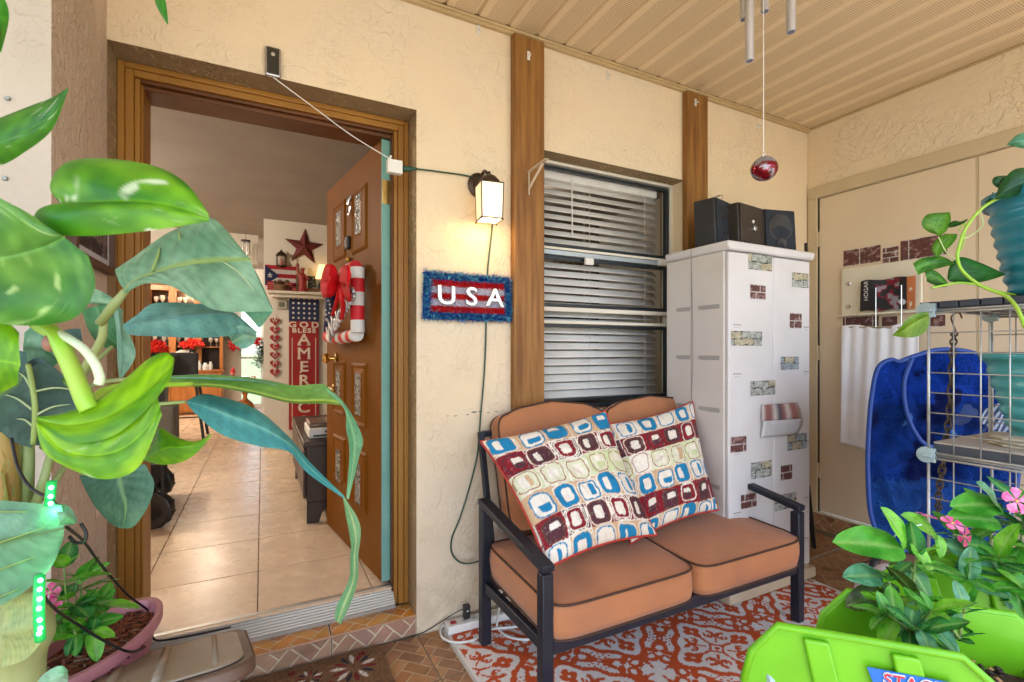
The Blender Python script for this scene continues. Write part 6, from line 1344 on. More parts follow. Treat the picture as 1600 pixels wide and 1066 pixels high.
mb = MB(); c = at(162, 494, d=.948); mb.tube([at(156, 506, d=.949), at(180, 474, d=.943), at(196, 455, d=.94)], [.0085, .0085, .006], 10); mb.build('stalk_joint', m_bstem, bp, smooth='all')
# A: the big leaf
A_M = pts([(196, 455, .94), (209, 441, .935), (245, 426, .92), (290, 413, .905), (340, 407, .895), (390, 404, .89)])
A_L = pts([(180, 421, .97), (205, 404, .98), (257, 367, .98), (298, 350, .96), (335, 342, .94), (388, 402, .892)])
A_R = pts([(198, 458, .93), (225, 444, .91), (263, 446, .88), (304, 468, .86), (345, 486, .85), (427, 487, .86)])
leaf3('leaf', A_L, A_M, A_R, banana_col(G1, G2, lin(176, 200, 110), 1), m_ban, bp, n=46, w=12, bulge=-.10, veins=1)
MB().tube([p + Vector((0, -.002, -.001)) for p in spline(A_M, 30)], [.0048 - .0001 * i for i in range(30)], 8).build('midrib', M('midrib', (.24, .33, .09), .45), bp, smooth='all')
leaf3('leaf_tip', pts([(370, 380, .90), (400, 425, .885), (427, 485, .86)]), pts([(378, 392, .896), (402, 440, .88), (424, 487, .862)]), pts([(388, 404, .892), (400, 455, .875), (418, 488, .864)]), banana_col(G2, G2, G2, 4), m_ban, bp, n=14, w=4)
leaf3('leaf_curl', pts([(380, 486, .856), (400, 487, .858), (426, 487, .86)]), pts([(392, 498, .868), (403, 500, .868), (420, 495, .866)]), pts([(402, 510, .875), (406, 512, .875), (414, 503, .87)]), banana_col(lin(96, 160, 138), lin(110, 170, 146), G1, 6), m_ban, bp, n=14, w=4)
for (a, b, c_) in (((238, 424), (246, 402), (250, 388)), ((286, 412), (284, 388), (279, 362)), ((346, 404), (350, 382), (349, 358))): MB().tube(spline(pts([(*a, .912), (*b, .922), (*c_, .935)]), 8), [.0028, .003, .003, .003, .0028, .0025, .002, .001], 6).build('fold', MATS['midrib'], bp, smooth='all')
for (a, b, c_) in (((258, 424, .908), (290, 436, .888), (312, 452, .868)), ((310, 415, .894), (340, 432, .876), (362, 460, .858)), ((348, 409, .887), (376, 428, .874), (398, 456, .864))): MB().tube(spline(pts([a, b, c_]), 8), [.0016] * 6 + [.001, .0006], 5).build('vein', M('vein', (.36, .46, .24), .5), bp, smooth='all')
# B: bluish horizontal leaf
leaf3('leaf', pts([(192, 508, 1.03), (214, 492, 1.04), (241, 474, 1.05), (300, 474, 1.06), (352, 480, 1.06), (402, 519, 1.05)]), pts([(192, 509, 1.03), (236, 502, 1.02), (280, 496, 1.01), (320, 490, 1.02), (365, 492, 1.04), (401, 521, 1.05)]), pts([(192, 511, 1.03), (203, 523, 1.01), (253, 526, .99), (310, 528, .98), (352, 526, 1.0), (366, 522, 1.03)]), banana_col(T1, T2, lin(120, 172, 176), 2, freq=50), m_ban, bp, n=40, w=10, bulge=.05, veins=.6)
leaf3('leaf_curl', pts([(355, 524, 1.03), (375, 508, 1.03), (402, 518, 1.05)]), pts([(362, 536, 1.03), (382, 524, 1.02), (401, 528, 1.04)]), pts([(368, 541, 1.035), (382, 545, 1.03), (399, 535, 1.04)]), banana_col(lin(120, 172, 160), lin(136, 188, 172), G2, 8), m_ban, bp, n=14, w=5, bulge=.2)
# C: drooping folded leaf by the wall
leaf3('leaf', pts([(140, 449, 1.1), (158, 455, 1.1), (176, 466, 1.1)]), pts([(131, 468, 1.1), (150, 472, 1.09), (172, 474, 1.1)]), pts([(126, 474, 1.1), (150, 476, 1.1), (178, 477, 1.1)]), banana_col(G1, G2, G2, 9), m_ban, bp, n=12, w=5)
leaf3('leaf', pts([(128, 486, 1.12), (140, 520, 1.12), (160, 542, 1.12), (182, 544, 1.12)]), pts([(150, 478, 1.11), (160, 505, 1.10), (170, 525, 1.10), (183, 538, 1.11)]), pts([(172, 474, 1.1), (178, 490, 1.1), (182, 512, 1.1), (184, 535, 1.1)]), banana_col(lin(52, 118, 62), lin(84, 150, 96), lin(100, 160, 110), 3), m_ban, bp, n=20, w=6, bulge=.06)
leaf3('leaf', pts([(176, 476, 1.09), (182, 520, 1.09), (183, 560, 1.09), (186, 592, 1.09)]), pts([(184, 478, 1.075), (189, 520, 1.075), (192, 560, 1.08), (188, 592, 1.09)]), pts([(193, 485, 1.09), (194, 505, 1.09), (212, 553, 1.09), (190, 592, 1.09)]), banana_col(lin(138, 188, 170), lin(156, 202, 182), lin(110, 165, 140), 5, freq=20), m_ban, bp, n=24, w=6)
stem(bp, 'leaf_stalk', [(128, 590, 1.05), (150, 565, 1.06), (175, 542, 1.1)], (.006, .004), m_bstem)
stem(bp, 'leaf_stalk', [(100, 640, 1.0), (150, 600, 1.03), (250, 590, 1.05)], (.006, .004), m_bstem)
# small dark leaves behind
leaf3('leaf', pts([(38, 520, 1.0), (60, 505, 1.0), (84, 520, 1.0), (92, 560, 1.0)]), pts([(36, 545, 1.0), (55, 545, .985), (74, 550, .985), (90, 566, 1.0)]), pts([(38, 570, 1.0), (55, 580, 1.0), (74, 578, 1.0), (88, 570, 1.0)]), banana_col(lin(90, 150, 110), lin(150, 190, 165), lin(60, 110, 60), 12), m_ban, bp, n=20, w=6)
leaf3('leaf', pts([(98, 517, 1.08), (112, 514, 1.08), (126, 514, 1.08)]), pts([(104, 528, 1.08), (114, 526, 1.08), (128, 528, 1.08)]), pts([(112, 540, 1.08), (120, 536, 1.08), (129, 534, 1.08)]), banana_col(DK1, DK2, DK1, 13), m_ban, bp, n=8, w=4)
# D: the long ribbon
leaf3('leaf', pts([(262, 588, 1.02), (330, 586, 1.03), (398, 592, 1.04), (455, 602, 1.05), (500, 600, 1.06), (512, 604, 1.06)]), pts([(250, 603, 1.0), (330, 601, 1.01), (391, 611, 1.02), (455, 626, 1.03), (505, 626, 1.05), (536, 630, 1.07)]), pts([(255, 605, 1.01), (330, 605, 1.02), (391, 615, 1.035), (455, 630, 1.045), (510, 631, 1.06), (538, 634, 1.07)]), banana_col(lin(104, 150, 58), lin(132, 172, 80), lin(168, 186, 60), 2), m_ban, bp, n=40, w=7, bulge=.08)
leaf3('leaf', pts([(270, 587, 1.045), (330, 585, 1.05), (398, 591, 1.06), (450, 601, 1.07)]), pts([(268, 589, 1.02), (330, 588, 1.03), (398, 594, 1.04), (450, 604, 1.05)]), pts([(266, 591, 1.015), (330, 593, 1.02), (398, 597, 1.03), (450, 606, 1.05)]), banana_col(lin(130, 186, 178), lin(146, 200, 188), lin(140, 190, 180), 2), m_ban, bp, n=24, w=4)
leaf3('leaf', pts([(500, 599, 1.06), (536, 627, 1.08), (566, 682, 1.10), (561, 715, 1.10), (545, 780, 1.10)]), pts([(508, 605, 1.06), (537, 634, 1.07), (552, 680, 1.08), (553, 715, 1.085), (543, 780, 1.1)]), pts([(512, 612, 1.06), (538, 640, 1.07), (541, 672, 1.09), (546, 706, 1.095), (541, 778, 1.1)]), banana_col(lin(108, 172, 130), lin(130, 190, 150), lin(150, 196, 140), 6, freq=30), m_ban, bp, n=30, w=6, veins=.8)
stem(bp, 'leaf_stalk', [(120, 650, 1.0), (190, 640, 1.02), (245, 632, 1.04), (290, 628, 1.06)], (.006, .0035), m_bstem)
# E: teal leaf narrowing to a ribbon
leaf3('leaf', pts([(291, 627, 1.06), (315, 616, 1.09), (344, 620, 1.11), (400, 639, 1.13), (451, 682, 1.14), (487, 725, 1.14), (539, 776, 1.12)]), pts([(291, 628, 1.06), (322, 636, 1.06), (365, 652, 1.08), (415, 672, 1.10), (455, 697, 1.12), (484, 731, 1.13), (538, 777, 1.12)]), pts([(292, 630, 1.06), (305, 646, 1.05), (344, 678, 1.07), (402, 697, 1.09), (451, 706, 1.11), (479, 738, 1.12), (537, 779, 1.12)]), banana_col(lin(52, 142, 150), lin(88, 172, 172), lin(130, 200, 190), 7, freq=90), m_ban, bp, n=60, w=9, bulge=-.05, veins=1)
leaf3('leaf', pts([(538, 777, 1.12), (558, 808, 1.12), (564, 832, 1.12), (560, 868, 1.12), (559, 906, 1.12), (548, 942, 1.12), (532, 976, 1.12)]), pts([(537, 778, 1.12), (549, 808, 1.105), (556, 838, 1.105), (554, 868, 1.105), (552, 906, 1.105), (538, 944, 1.105), (527, 972, 1.11)]), pts([(536, 779, 1.12), (541, 808, 1.12), (548, 848, 1.12), (547, 872, 1.12), (545, 906, 1.12), (526, 948, 1.12), (523, 968, 1.12)]), banana_col(lin(120, 180, 128), lin(150, 200, 152), lin(196, 206, 140), 9, freq=24), m_ban, bp, n=44, w=6, veins=.7)
# G: hanging leaf
leaf3('leaf', pts([(226, 725, 1.02), (232, 735, 1.02), (241, 757, 1.02), (232, 790, 1.0), (210, 822, .99), (191, 826, .985)]), pts([(186, 735, .99), (187, 748, .985), (190, 765, .98), (196, 788, .975), (195, 810, .975), (190, 825, .985)]), pts([(124, 743, 1.02), (130, 758, 1.01), (146, 788, 1.0), (166, 812, .99), (180, 822, .985), (189, 826, .985)]), banana_col(lin(74, 118, 96), lin(100, 142, 122), lin(140, 172, 120), 10, slope=9), m_ban, bp, n=30, w=10, bulge=.06, veins=1)
# H: dark broad leaf at the left edge
leaf3('leaf', pts([(-60, 600, .93), (-40, 560, .93), (0, 545, .93), (40, 550, .93)][::1]), pts([(-50, 650, .92), (-20, 630, .92), (20, 600, .92), (46, 577, .92)]), pts([(-40, 690, .93), (-10, 680, .93), (20, 690, .93), (52, 694, .92)]), banana_col(DK1, DK2, lin(100, 132, 60), 3), m_ban, bp, n=20, w=8)
leaf3('leaf', pts([(46, 575, .92), (72, 568, .94), (102, 590, .95), (124, 632, .95), (112, 670, .94), (72, 698, .93)]), pts([(46, 578, .915), (50, 600, .91), (54, 625, .91), (54, 650, .91), (53, 675, .915), (52, 696, .92)]), pts([(44, 577, .92), (20, 585, .93), (2, 620, .93), (0, 660, .93), (18, 688, .925), (48, 700, .925)]), banana_col(lin(56, 88, 80), lin(74, 108, 98), lin(128, 160, 76), 4, slope=8), m_ban, bp, n=30, w=10, bulge=.08, veins=1)
MB().tube(spline(pts([(44, 570, .915), (50, 600, .905), (55, 640, .905), (52, 694, .915)]), 16), .0045, 8).build('midrib', MATS['midrib'], bp, smooth='all')
for (a, b) in (((54, 612, .905), (118, 610, .94)), ((54, 650, .905), (110, 632, .935)), ((48, 606, .905), (30, 583, .92)), ((53, 668, .908), (26, 655, .92)), ((50, 640, .905), (4, 616, .925))): MB().tube(spline(pts([a, ((a[0] + b[0]) / 2, (a[1] + b[1]) / 2 - 5, (a[2] + b[2]) / 2 - .004), b]), 8), [.0022, .002, .002, .0018, .0016, .0014, .001, .0006], 5).build('vein', MATS['vein'], bp, smooth='all')
leaf3('leaf', pts([(40, 568, .94), (62, 560, .95), (98, 585, .955)]), pts([(30, 575, .94), (60, 567, .945), (104, 594, .955)]), pts([(20, 590, .94), (60, 572, .94), (108, 604, .955)]), banana_col(lin(78, 110, 124), lin(90, 122, 132), DK2, 5), m_ban, bp, n=12, w=5)
# I: pale folded leaf low left
leaf3('leaf', pts([(-70, 780, .80), (0, 782, .80), (50, 786, .80), (96, 790, .81)]), pts([(-70, 850, .78), (0, 845, .78), (50, 836, .785), (100, 826, .80)]), pts([(-70, 950, .80), (0, 946, .80), (72, 896, .80), (98, 846, .81)]), banana_col(lin(104, 152, 124), lin(132, 178, 148), lin(90, 130, 70), 11, freq=16), m_ban, bp, n=26, w=10, bulge=.05)
leaf3('leaf_curl', pts([(86, 787, .82), (102, 789, .82), (114, 798, .825), (122, 816, .83)]), pts([(88, 800, .79), (100, 800, .79), (112, 806, .80), (119, 818, .82)]), pts([(90, 818, .80), (98, 818, .80), (108, 820, .81), (118, 820, .825)]), banana_col(lin(120, 178, 150), lin(150, 200, 176), G2, 6), m_ban, bp, n=16, w=6, bulge=.3)
for (a, b) in (((-5, 800, .79), (44, 800, .79)), ((-5, 850, .775), (70, 824, .785)), ((-5, 892, .785), (54, 870, .785)), ((-5, 935, .795), (30, 920, .795))): MB().tube(pts([a, b]), [.0018, .0006], 5).build('vein', MATS['midrib'], bp, smooth='all')
leaf3('leaf', pts([(58, 1068, .80), (62, 1060, .80), (77, 1047, .80), (96, 1040, .80), (106, 1048, .80)]), pts([(70, 1075, .79), (76, 1070, .79), (86, 1062, .79), (98, 1054, .79), (106, 1051, .80)]), pts([(90, 1085, .80), (96, 1080, .80), (102, 1074, .80), (106, 1066, .80), (107, 1056, .80)]), banana_col(lin(140, 180, 155), lin(160, 196, 172), G2, 2), m_ban, bp, n=14, w=5)
bpp = MB(); bpp.lathe([(0, 0), (.10, 0), (.13, .28), (.138, .28), (.138, .30), (.125, .30), (.12, .27), (0, .27)], (-.44, 1.20, .0), 30); bpp.build('pot', M('banana_pot', (.25, .09, .04), .6), bp, smooth=True)

# ------------------------------------------------------------------ pothos in front of the camera at the left
pt_ = thing('pothos_plant', 'bright green variegated pothos leaves hanging close in front at the left', 'plant', (-.45, .38, 1.2))
Y1, Y2, WH = lin(92, 158, 10), lin(138, 196, 22), lin(222, 234, 200)
g1, g2 = lin(40, 122, 20), lin(78, 160, 40)
leaf3('leaf', pts([(-40, 200, .50), (0, 184, .49), (51, 164, .48), (84, 151, .47), (106, 137, .465)]), pts([(-40, 235, .48), (0, 224, .475), (45, 204, .47), (85, 176, .465), (106, 138, .465)]), pts([(-40, 275, .50), (0, 260, .49), (34, 241, .48), (81, 203, .47), (107, 140, .465)]), pothos_col(lin(34, 104, 10), lin(82, 154, 22), WH, 2, .42), m_pot, pt_, bulge=-.1)
leaf3('leaf', pts([(99, 320, .44), (78, 290, .45), (100, 256, .46), (152, 247, .46), (236, 258, .45), (290, 286, .44), (326, 334, .43)]), pts([(99, 323, .44), (120, 319, .43), (160, 316, .425), (200, 315, .42), (245, 318, .42), (290, 328, .425), (327, 342, .43)]), pts([(98, 325, .44), (54, 336, .43), (66, 364, .42), (130, 369, .415), (205, 364, .415), (280, 354, .42), (326, 346, .43)]), pothos_col(lin(52, 128, 10), lin(116, 176, 30), WH, 5, .62), m_pot, pt_, n=44, w=12, bulge=-.14)
leaf3('leaf', pts([(52, 338, .40), (20, 320, .41), (-30, 300, .41), (-80, 320, .41), (-110, 380, .41)]), pts([(100, 370, .39), (70, 385, .385), (20, 400, .385), (-40, 410, .39), (-105, 415, .40)]), pts([(138, 400, .39), (148, 450, .385), (110, 500, .385), (0, 506, .385), (-95, 470, .40)]), pothos_col(lin(52, 122, 22), lin(112, 168, 66), lin(190, 220, 140), 9, .55), m_pot, pt_, n=40, w=14, bulge=-.12)
leaf3('leaf', pts([(-60, 520, .41), (-20, 500, .41), (10, 503, .41), (30, 520, .41)]), pts([(-60, 560, .40), (-30, 560, .40), (5, 565, .40), (32, 570, .405)]), pts([(-60, 640, .41), (-30, 630, .41), (0, 615, .41), (28, 600, .41)]), pothos_col(Y1, Y2, Y2, 3, .1), m_pot, pt_, n=20, w=8, bulge=-.1)
leaf3('leaf', pts([(57, 652, .40), (100, 645, .405), (150, 626, .41), (195, 592, .42), (232, 561, .43), (258, 551, .43), (271, 558, .43)]), pts([(58, 656, .40), (105, 664, .395), (158, 655, .395), (200, 632, .40), (236, 604, .41), (260, 580, .42), (272, 562, .43)]), pts([(59, 660, .395), (105, 690, .385), (165, 686, .385), (210, 658, .39), (245, 622, .405), (266, 592, .42), (272, 566, .43)]), pothos_col(lin(84, 148, 4), lin(142, 196, 12), WH, 6, .18), m_pot, pt_, n=40, w=10, bulge=-.1)
leaf3('leaf', pts([(58, 658, .398), (110, 668, .395), (160, 664, .395), (205, 645, .398), (236, 622, .405), (247, 618, .41)]), pts([(58, 662, .395), (95, 700, .388), (140, 712, .385), (190, 702, .388), (228, 670, .395), (250, 635, .405)]), pts([(56, 660, .395), (68, 705, .388), (108, 732, .383), (165, 749, .383), (218, 728, .39), (253, 648, .40)]), pothos_col(lin(92, 156, 4), lin(148, 200, 14), WH, 4, .42), m_pot, pt_, n=36, w=10, bulge=-.08)
leaf3('leaf', pts([(228, 715, .44), (240, 690, .44), (250, 669, .44), (275, 682, .44), (305, 690, .44), (331, 678, .44)]), pts([(228, 718, .435), (245, 706, .43), (262, 700, .43), (285, 699, .43), (308, 694, .435), (331, 679, .44)]), pts([(226, 720, .44), (250, 726, .435), (272, 725, .435), (295, 717, .435), (315, 700, .438), (331, 680, .44)]), pothos_col(lin(84, 148, 4), lin(132, 188, 10), WH, 8, .1), m_pot, pt_, n=20, w=7, bulge=-.1)
leaf3('leaf', pts([(-40, -60, .5), (-10, -30, .5), (8, 0, .5), (14, 30, .5), (2, 82, .5)]), pts([(-50, -20, .49), (-30, 0, .49), (-10, 20, .49), (-2, 45, .49), (0, 82, .5)]), pts([(-60, 30, .5), (-40, 50, .5), (-20, 60, .5), (-8, 70, .5), (0, 83, .5)]), pothos_col(g1, g2, WH, 8, .2), m_pot, pt_, n=16, w=6)
leaf3('leaf', pts([(234, -30, .6), (240, -5, .6), (247, 15, .6), (261, 38, .6)]), pts([(240, -30, .595), (246, -5, .595), (252, 15, .595), (262, 38, .6)]), pts([(250, -30, .6), (257, -5, .6), (261, 15, .6), (263, 37, .6)]), pothos_col(g1, g2, WH, 3, .1), m_pot, pt_, n=14, w=5)
leaf3('leaf', pts([(96, 590, .44), (120, 600, .44), (150, 640, .44), (168, 650, .44)]), pts([(98, 595, .435), (125, 615, .435), (145, 640, .435), (166, 652, .44)]), pts([(100, 600, .44), (112, 612, .44), (140, 642, .44), (160, 654, .44)]), pothos_col(lin(50, 120, 20), lin(90, 160, 20), WH, 3, .1), m_pot, pt_, n=14, w=5)
stem(pt_, 'stem', [(62, 508, .42), (85, 522, .415), (98, 545, .41), (118, 590, .405), (132, 625, .402), (140, 640, .402)], (.0062, .0068), m_pstem, n=26)
MB().tube(spline(pts([(58, 505, .42), (20, 470, .43), (-60, 430, .45), (-200, 420, .5)]), 14), .006, 8).build('stem', m_pstem, pt_, smooth='all')
stem(pt_, 'aerial_root', [(84, 517, .418), (105, 528, .41), (130, 545, .405), (148, 568, .40), (156, 590, .40), (154, 600, .40)], (.0034, .0036), M('pale_root', (.55, .62, .40), .5), n=24)
MB().sphere(at(78, 536, d=.412), .0058, 10, sc=(1, 1, 1.3)).build('node', M('stem_node', (.28, .13, .09), .6), pt_, smooth='all')
stem(pt_, 'petiole', [(138, 636, .405), (160, 612, .43), (200, 602, .45), (240, 602, .46), (300, 600, .5)], (.0036, .0022), m_pstem)
stem(pt_, 'petiole', [(140, 640, .405), (170, 690, .43), (205, 700, .44), (232, 716, .44)], (.003, .0022), m_pstem)
MB().lathe([(0, 0), (.07, 0), (.10, .16), (.105, .16), (.105, .175), (.09, .175), (0, .165)], at(-330, 420, d=.5) - Vector((0, 0, .12)), 24).build('pot', M('pothos_pot', (.5, .48, .44), .5), pt_, smooth=True)

# ------------------------------------------------------------------ green LED strip with its black cord
ls = thing('led_strip', 'glowing green LED light strip hanging in front of the banana trunk', 'light strip', tuple(at(62, 990, d=.80)))
m_led = M('led_green', (.3, 1, .5), .3, emis=(.08, 1, .30), es=7); m_ledt = M('led_tube', (.02, .25, .07), .2, emis=(.0, .5, .08), es=.12)
path = pts([(60, 905, .80), (62, 920, .79), (63, 950, .785), (62, 985, .785), (64, 1000, .79)]) if False else spline(pts([(62, 900, .80), (61, 930, .785), (61, 965, .785), (63, 1000, .79)]), 20)
MB().tube(path, .0075, 10).build('strip', m_ledt, ls, smooth='all')
for (px, py) in ((63, 907), (62, 921), (62, 936), (61, 951), (62, 969), (63, 982), (61, 990)): MB().sphere(at(px, py, d=.778), .0036, 8, sc=(1, .7, 1.1)).build('led', m_led, ls, smooth='all')
MB().tube(pts([(81, 752, .80), (79, 770, .80), (77, 790, .80)]), .007, 10).build('strip', m_ledt, ls, smooth='all')
for (px, py) in ((80, 762), (79, 776), (79, 787)): MB().sphere(at(px, py, d=.79), .0036, 8).build('led', m_led, ls, smooth='all')
plight('led_glow', at(68, 955, d=.76), .07, (.1, 1, .35), .02); plight('led_glow', at(84, 800, d=.80), .03, (.1, 1, .35), .01)
tagit(MB().tube(spline(pts([(18, 685, .86), (28, 730, .84), (48, 762, .82), (76, 778, .80), (88, 788, .80)]), 24), .0026, 7).build('extension_cable', m_bcord, smooth='all'), 'black cord curving down to the upper green lights', 'cord')
tagit(MB().tube(spline(pts([(104, 824, .83), (130, 845, .95), (160, 885, 1.1), (200, 930, 1.25), (232, 955, 1.32), (240, 975, 1.34), (243, 1000, 1.36), (300, 993, 1.38), (360, 980, 1.5)]), 60), .0028, 7).build('extension_cable', m_bcord, smooth='all'), 'long black cord slanting from the plant across the pink pot to the doorway', 'cord')
tagit(MB().tube(spline(pts([(126, 818, .84), (134, 832, .84), (132, 846, .84), (118, 848, .84), (108, 838, .84)]), 24), .0028, 7).build('cord_loop', m_bcord, smooth='all'), 'small open loop of black wire by the curled grey-green leaf', 'wire')
tagit(MB().tube(spline(pts([(68, 932, .79), (90, 955, .9), (120, 975, 1.0), (160, 1000, 1.05), (200, 1018, 1.1), (225, 1012, 1.2), (236, 1000, 1.3)]), 40), .0028, 7).build('extension_cable', m_bcord, smooth='all'), 'black cord lying over the mulch and rim of the pink pot', 'cord')
tagit(MB().tube(spline(pts([(236, 1002, 1.28), (224, 994, 1.27), (222, 1012, 1.27), (230, 1000, 1.27), (228, 1016, 1.27), (216, 1008, 1.26), (232, 1012, 1.27)]), 50), .0014, 5).build('twist_tie', m_bcord, smooth='all'), 'tangled thin black wire ends beside the pink pot rim', 'wire')

# ------------------------------------------------------------------ pink oval planter with bark and a vinca
def rim_at(px, py, z): return at(px, py, z=z)
ZR_ = .56; pc_ = Vector((-.347, 1.478, 0)); ang = R(70); ca, sa = math.cos(ang), math.sin(ang)
pk = thing('pink_planter', 'pink oval plastic planter with bark mulch by the doorway', 'planter', (pc_.x, pc_.y, .42))
def oval(r_, z, a=.19, b=.098, n=56): return [Vector((pc_.x + r_ * a * math.cos(t) * ca - r_ * b * math.sin(t) * sa, pc_.y + r_ * a * math.cos(t) * sa + r_ * b * math.sin(t) * ca, z)) for t in [2 * math.pi * i / n for i in range(n)]]
rings = [oval(.72, .42), oval(.86, .52), oval(.88, .53), oval(1.0, .535), oval(1.0, .557), oval(.985, .56), oval(.89, .56), oval(.87, .554), oval(.84, .50)]
mb = MB(); n = 56; vs = []
for ri, rg in enumerate(rings):
    for i, p in enumerate(rg):
        if ri in (0, 1) : p = pc_.xy.to_3d() * 0 + Vector((pc_.x + (p.x - pc_.x) * (1 + .012 * (i % 2)), pc_.y + (p.y - pc_.y) * (1 + .012 * (i % 2)), p.z))
        vs.append(p)
mb.add(vs, [(i * n + j, i * n + (j + 1) % n, (i + 1) * n + (j + 1) % n, (i + 1) * n + j) for i in range(len(rings) - 1) for j in range(n)] + [tuple(range(n))[::-1]])
mb.build('pot', M('pink_plastic', (.50, .20, .22), .42, (.44, .165, .18), ns=6, bump=.1, bs=60), pk, smooth=True, ang=50)
mb = MB(); mb.add(oval(.85, .515) + [Vector((pc_.x, pc_.y, .525))], [(i, (i + 1) % n, n) for i in range(n)]); mb.build('soil', M('soil_brown', (.06, .025, .015), .9, bump=1, bs=60, bd=.01), pk)
mb = MB(); rr_ = random.Random(6)
for i in range(1500):
    r_, t = math.sqrt(rr_.random()) * .85, rr_.uniform(0, 6.283); x = pc_.x + r_ * .19 * math.cos(t) * ca - r_ * .098 * math.sin(t) * sa; y = pc_.y + r_ * .19 * math.cos(t) * sa + r_ * .098 * math.sin(t) * ca
    e = Vector((rr_.gauss(0, 1), rr_.gauss(0, 1), rr_.gauss(0, .25))).normalized() * rr_.uniform(.004, .015); c = Vector((x, y, .518 + rr_.uniform(0, .018) + .008 * (1 - r_))); k_ = rr_.uniform(.5, 1.3)
    col = (.27 * k_, .075 * k_, .03 * k_) if rr_.random() > .12 else (.42 * k_, .26 * k_, .17 * k_); q0 = len(mb.v); mb.cc = col; mb.bar(c - e, c + e, rr_.uniform(.002, .006), .002)
mb.cc = (1, 1, 1); o_ = mb.build('bark_mulch', M('bark', (1, 1, 1), .8, (.7, .7, .7), ns=60, attr=True), pk); o_['kind'] = 'stuff'
pst = thing('planter_stand', 'dark round stand under the pink planter', 'stand', (pc_.x, pc_.y, 0)); mb = MB(); mb.lathe([(0, 0), (.10, 0), (.08, .02), (.05, .15), (.07, .39), (.08, .417), (0, .417)], (pc_.x, pc_.y, 0), 20); mb.build('base', m_black, pst, smooth=True)

# vinca: leaf and flower prototypes in local space (leaf along +x, up +z)
def vinca_leaf_mesh(seed, c1, c2):
    rr_ = random.Random(seed); n, w = 12, 5; P = np.zeros((n, 2 * w - 1, 3)); U = np.zeros((n, 2 * w - 1)); V = np.zeros((n, 2 * w - 1)); cu = rr_.uniform(.1, .5); 
    for i in range(n):
        u = i / (n - 1); wd_ = .25 * (math.sin(math.pi * min(1, u ** .8)) ** .62) * (1 if u < .98 else .3) + .008
        for j in range(2 * w - 1): v = (j - (w - 1)) / (w - 1); P[i, j] = (u, v * wd_, -cu * u * u * .5 + abs(v) * .05 * math.sin(math.pi * u) + .012 * math.sin(u * 14 + seed) * abs(v)); U[i, j] = u; V[i, j] = v
    t = fbm(U * 3 + seed, V + 3, seed, 3); C = mix(c1, c2, np.clip((t - .3) * 2.2, 0, 1)); C = C * (1 + .10 * np.sin(U * 42 - np.abs(V) * 7))[..., None]; r_ = np.clip(1 - np.abs(V) / .13, 0, 1) * .6; C = C * (1 - r_)[..., None] + np.array(lin(150, 186, 110)) * r_[..., None]
    mb = MB(); mb.grid(P, C); o_ = mb.build('leaf', m_vin, None, smooth='all', origin=False); me = o_.data; bpy.data.objects.remove(o_); return me
VL = [vinca_leaf_mesh(i, a, b) for i, (a, b) in enumerate(((lin(44, 124, 30), lin(92, 170, 62)), (lin(26, 92, 40), lin(62, 138, 70)), (lin(74, 148, 30), lin(126, 194, 60)), (lin(48, 112, 78), lin(116, 176, 140)), (lin(60, 70, 30), lin(78, 98, 42))))]
def put_leaf(parent, p, d, up, ln, which):
    d = Vector(d).normalized(); up = Vector(up); y = up.cross(d); y = y.normalized() if y.length > 1e-4 else d.orthogonal().normalized(); z = d.cross(y)
    o_ = bpy.data.objects.new('leaf', VL[which]); COL.objects.link(o_); o_.parent = parent; m = Matrix((d, y, z)).transposed().to_4x4() @ Matrix.Scale(ln, 4); m.translation = Vector(p) - wloc(parent); o_.matrix_basis = m; return o_
m_vst = M('vinca_stem', (.20, .30, .07), .5)
def put_flower(parent, p, d, r_, col=(.80, .05, .30)):
    r_ = r_ * .78
    d = Vector(d).normalized(); a = d.orthogonal().normalized(); b = d.cross(a); m_ = M('vinca_pink', (.78, .03, .24), .5, (.86, .30, .50), ns=90, transl=.2, transc=(.9, .1, .4)); fl = None
    for k in range(5):
        t = 2 * math.pi * k / 5; e = a * math.cos(t) + b * math.sin(t); f = -a * math.sin(t) + b * math.cos(t); mb = MB()
        mb.add([p, p + e * r_ * .35 - f * r_ * .16 + d * r_ * .08, p + e * r_ * .8 - f * r_ * .42 + d * r_ * .1, p + e * r_ * 1.02 - f * r_ * .15 + d * r_ * .02, p + e * r_ * 1.0 + f * r_ * .2, p + e * r_ * .75 + f * r_ * .42 + d * r_ * .12, p + e * r_ * .35 + f * r_ * .16 + d * r_ * .08], [(0, 1, 2, 3, 4, 5, 6)]); mb.build('petal', m_, parent)
    mb = MB(); mb.sphere(p + d * r_ * .06, r_ * .1, 8); mb.build('flower_eye', M('flower_eye', (.8, .6, .1), .5), parent); mb = MB(); mb.tube([p, p - d * r_ * .9], r_ * .05, 6); mb.build('flower_tube', m_vst, parent)
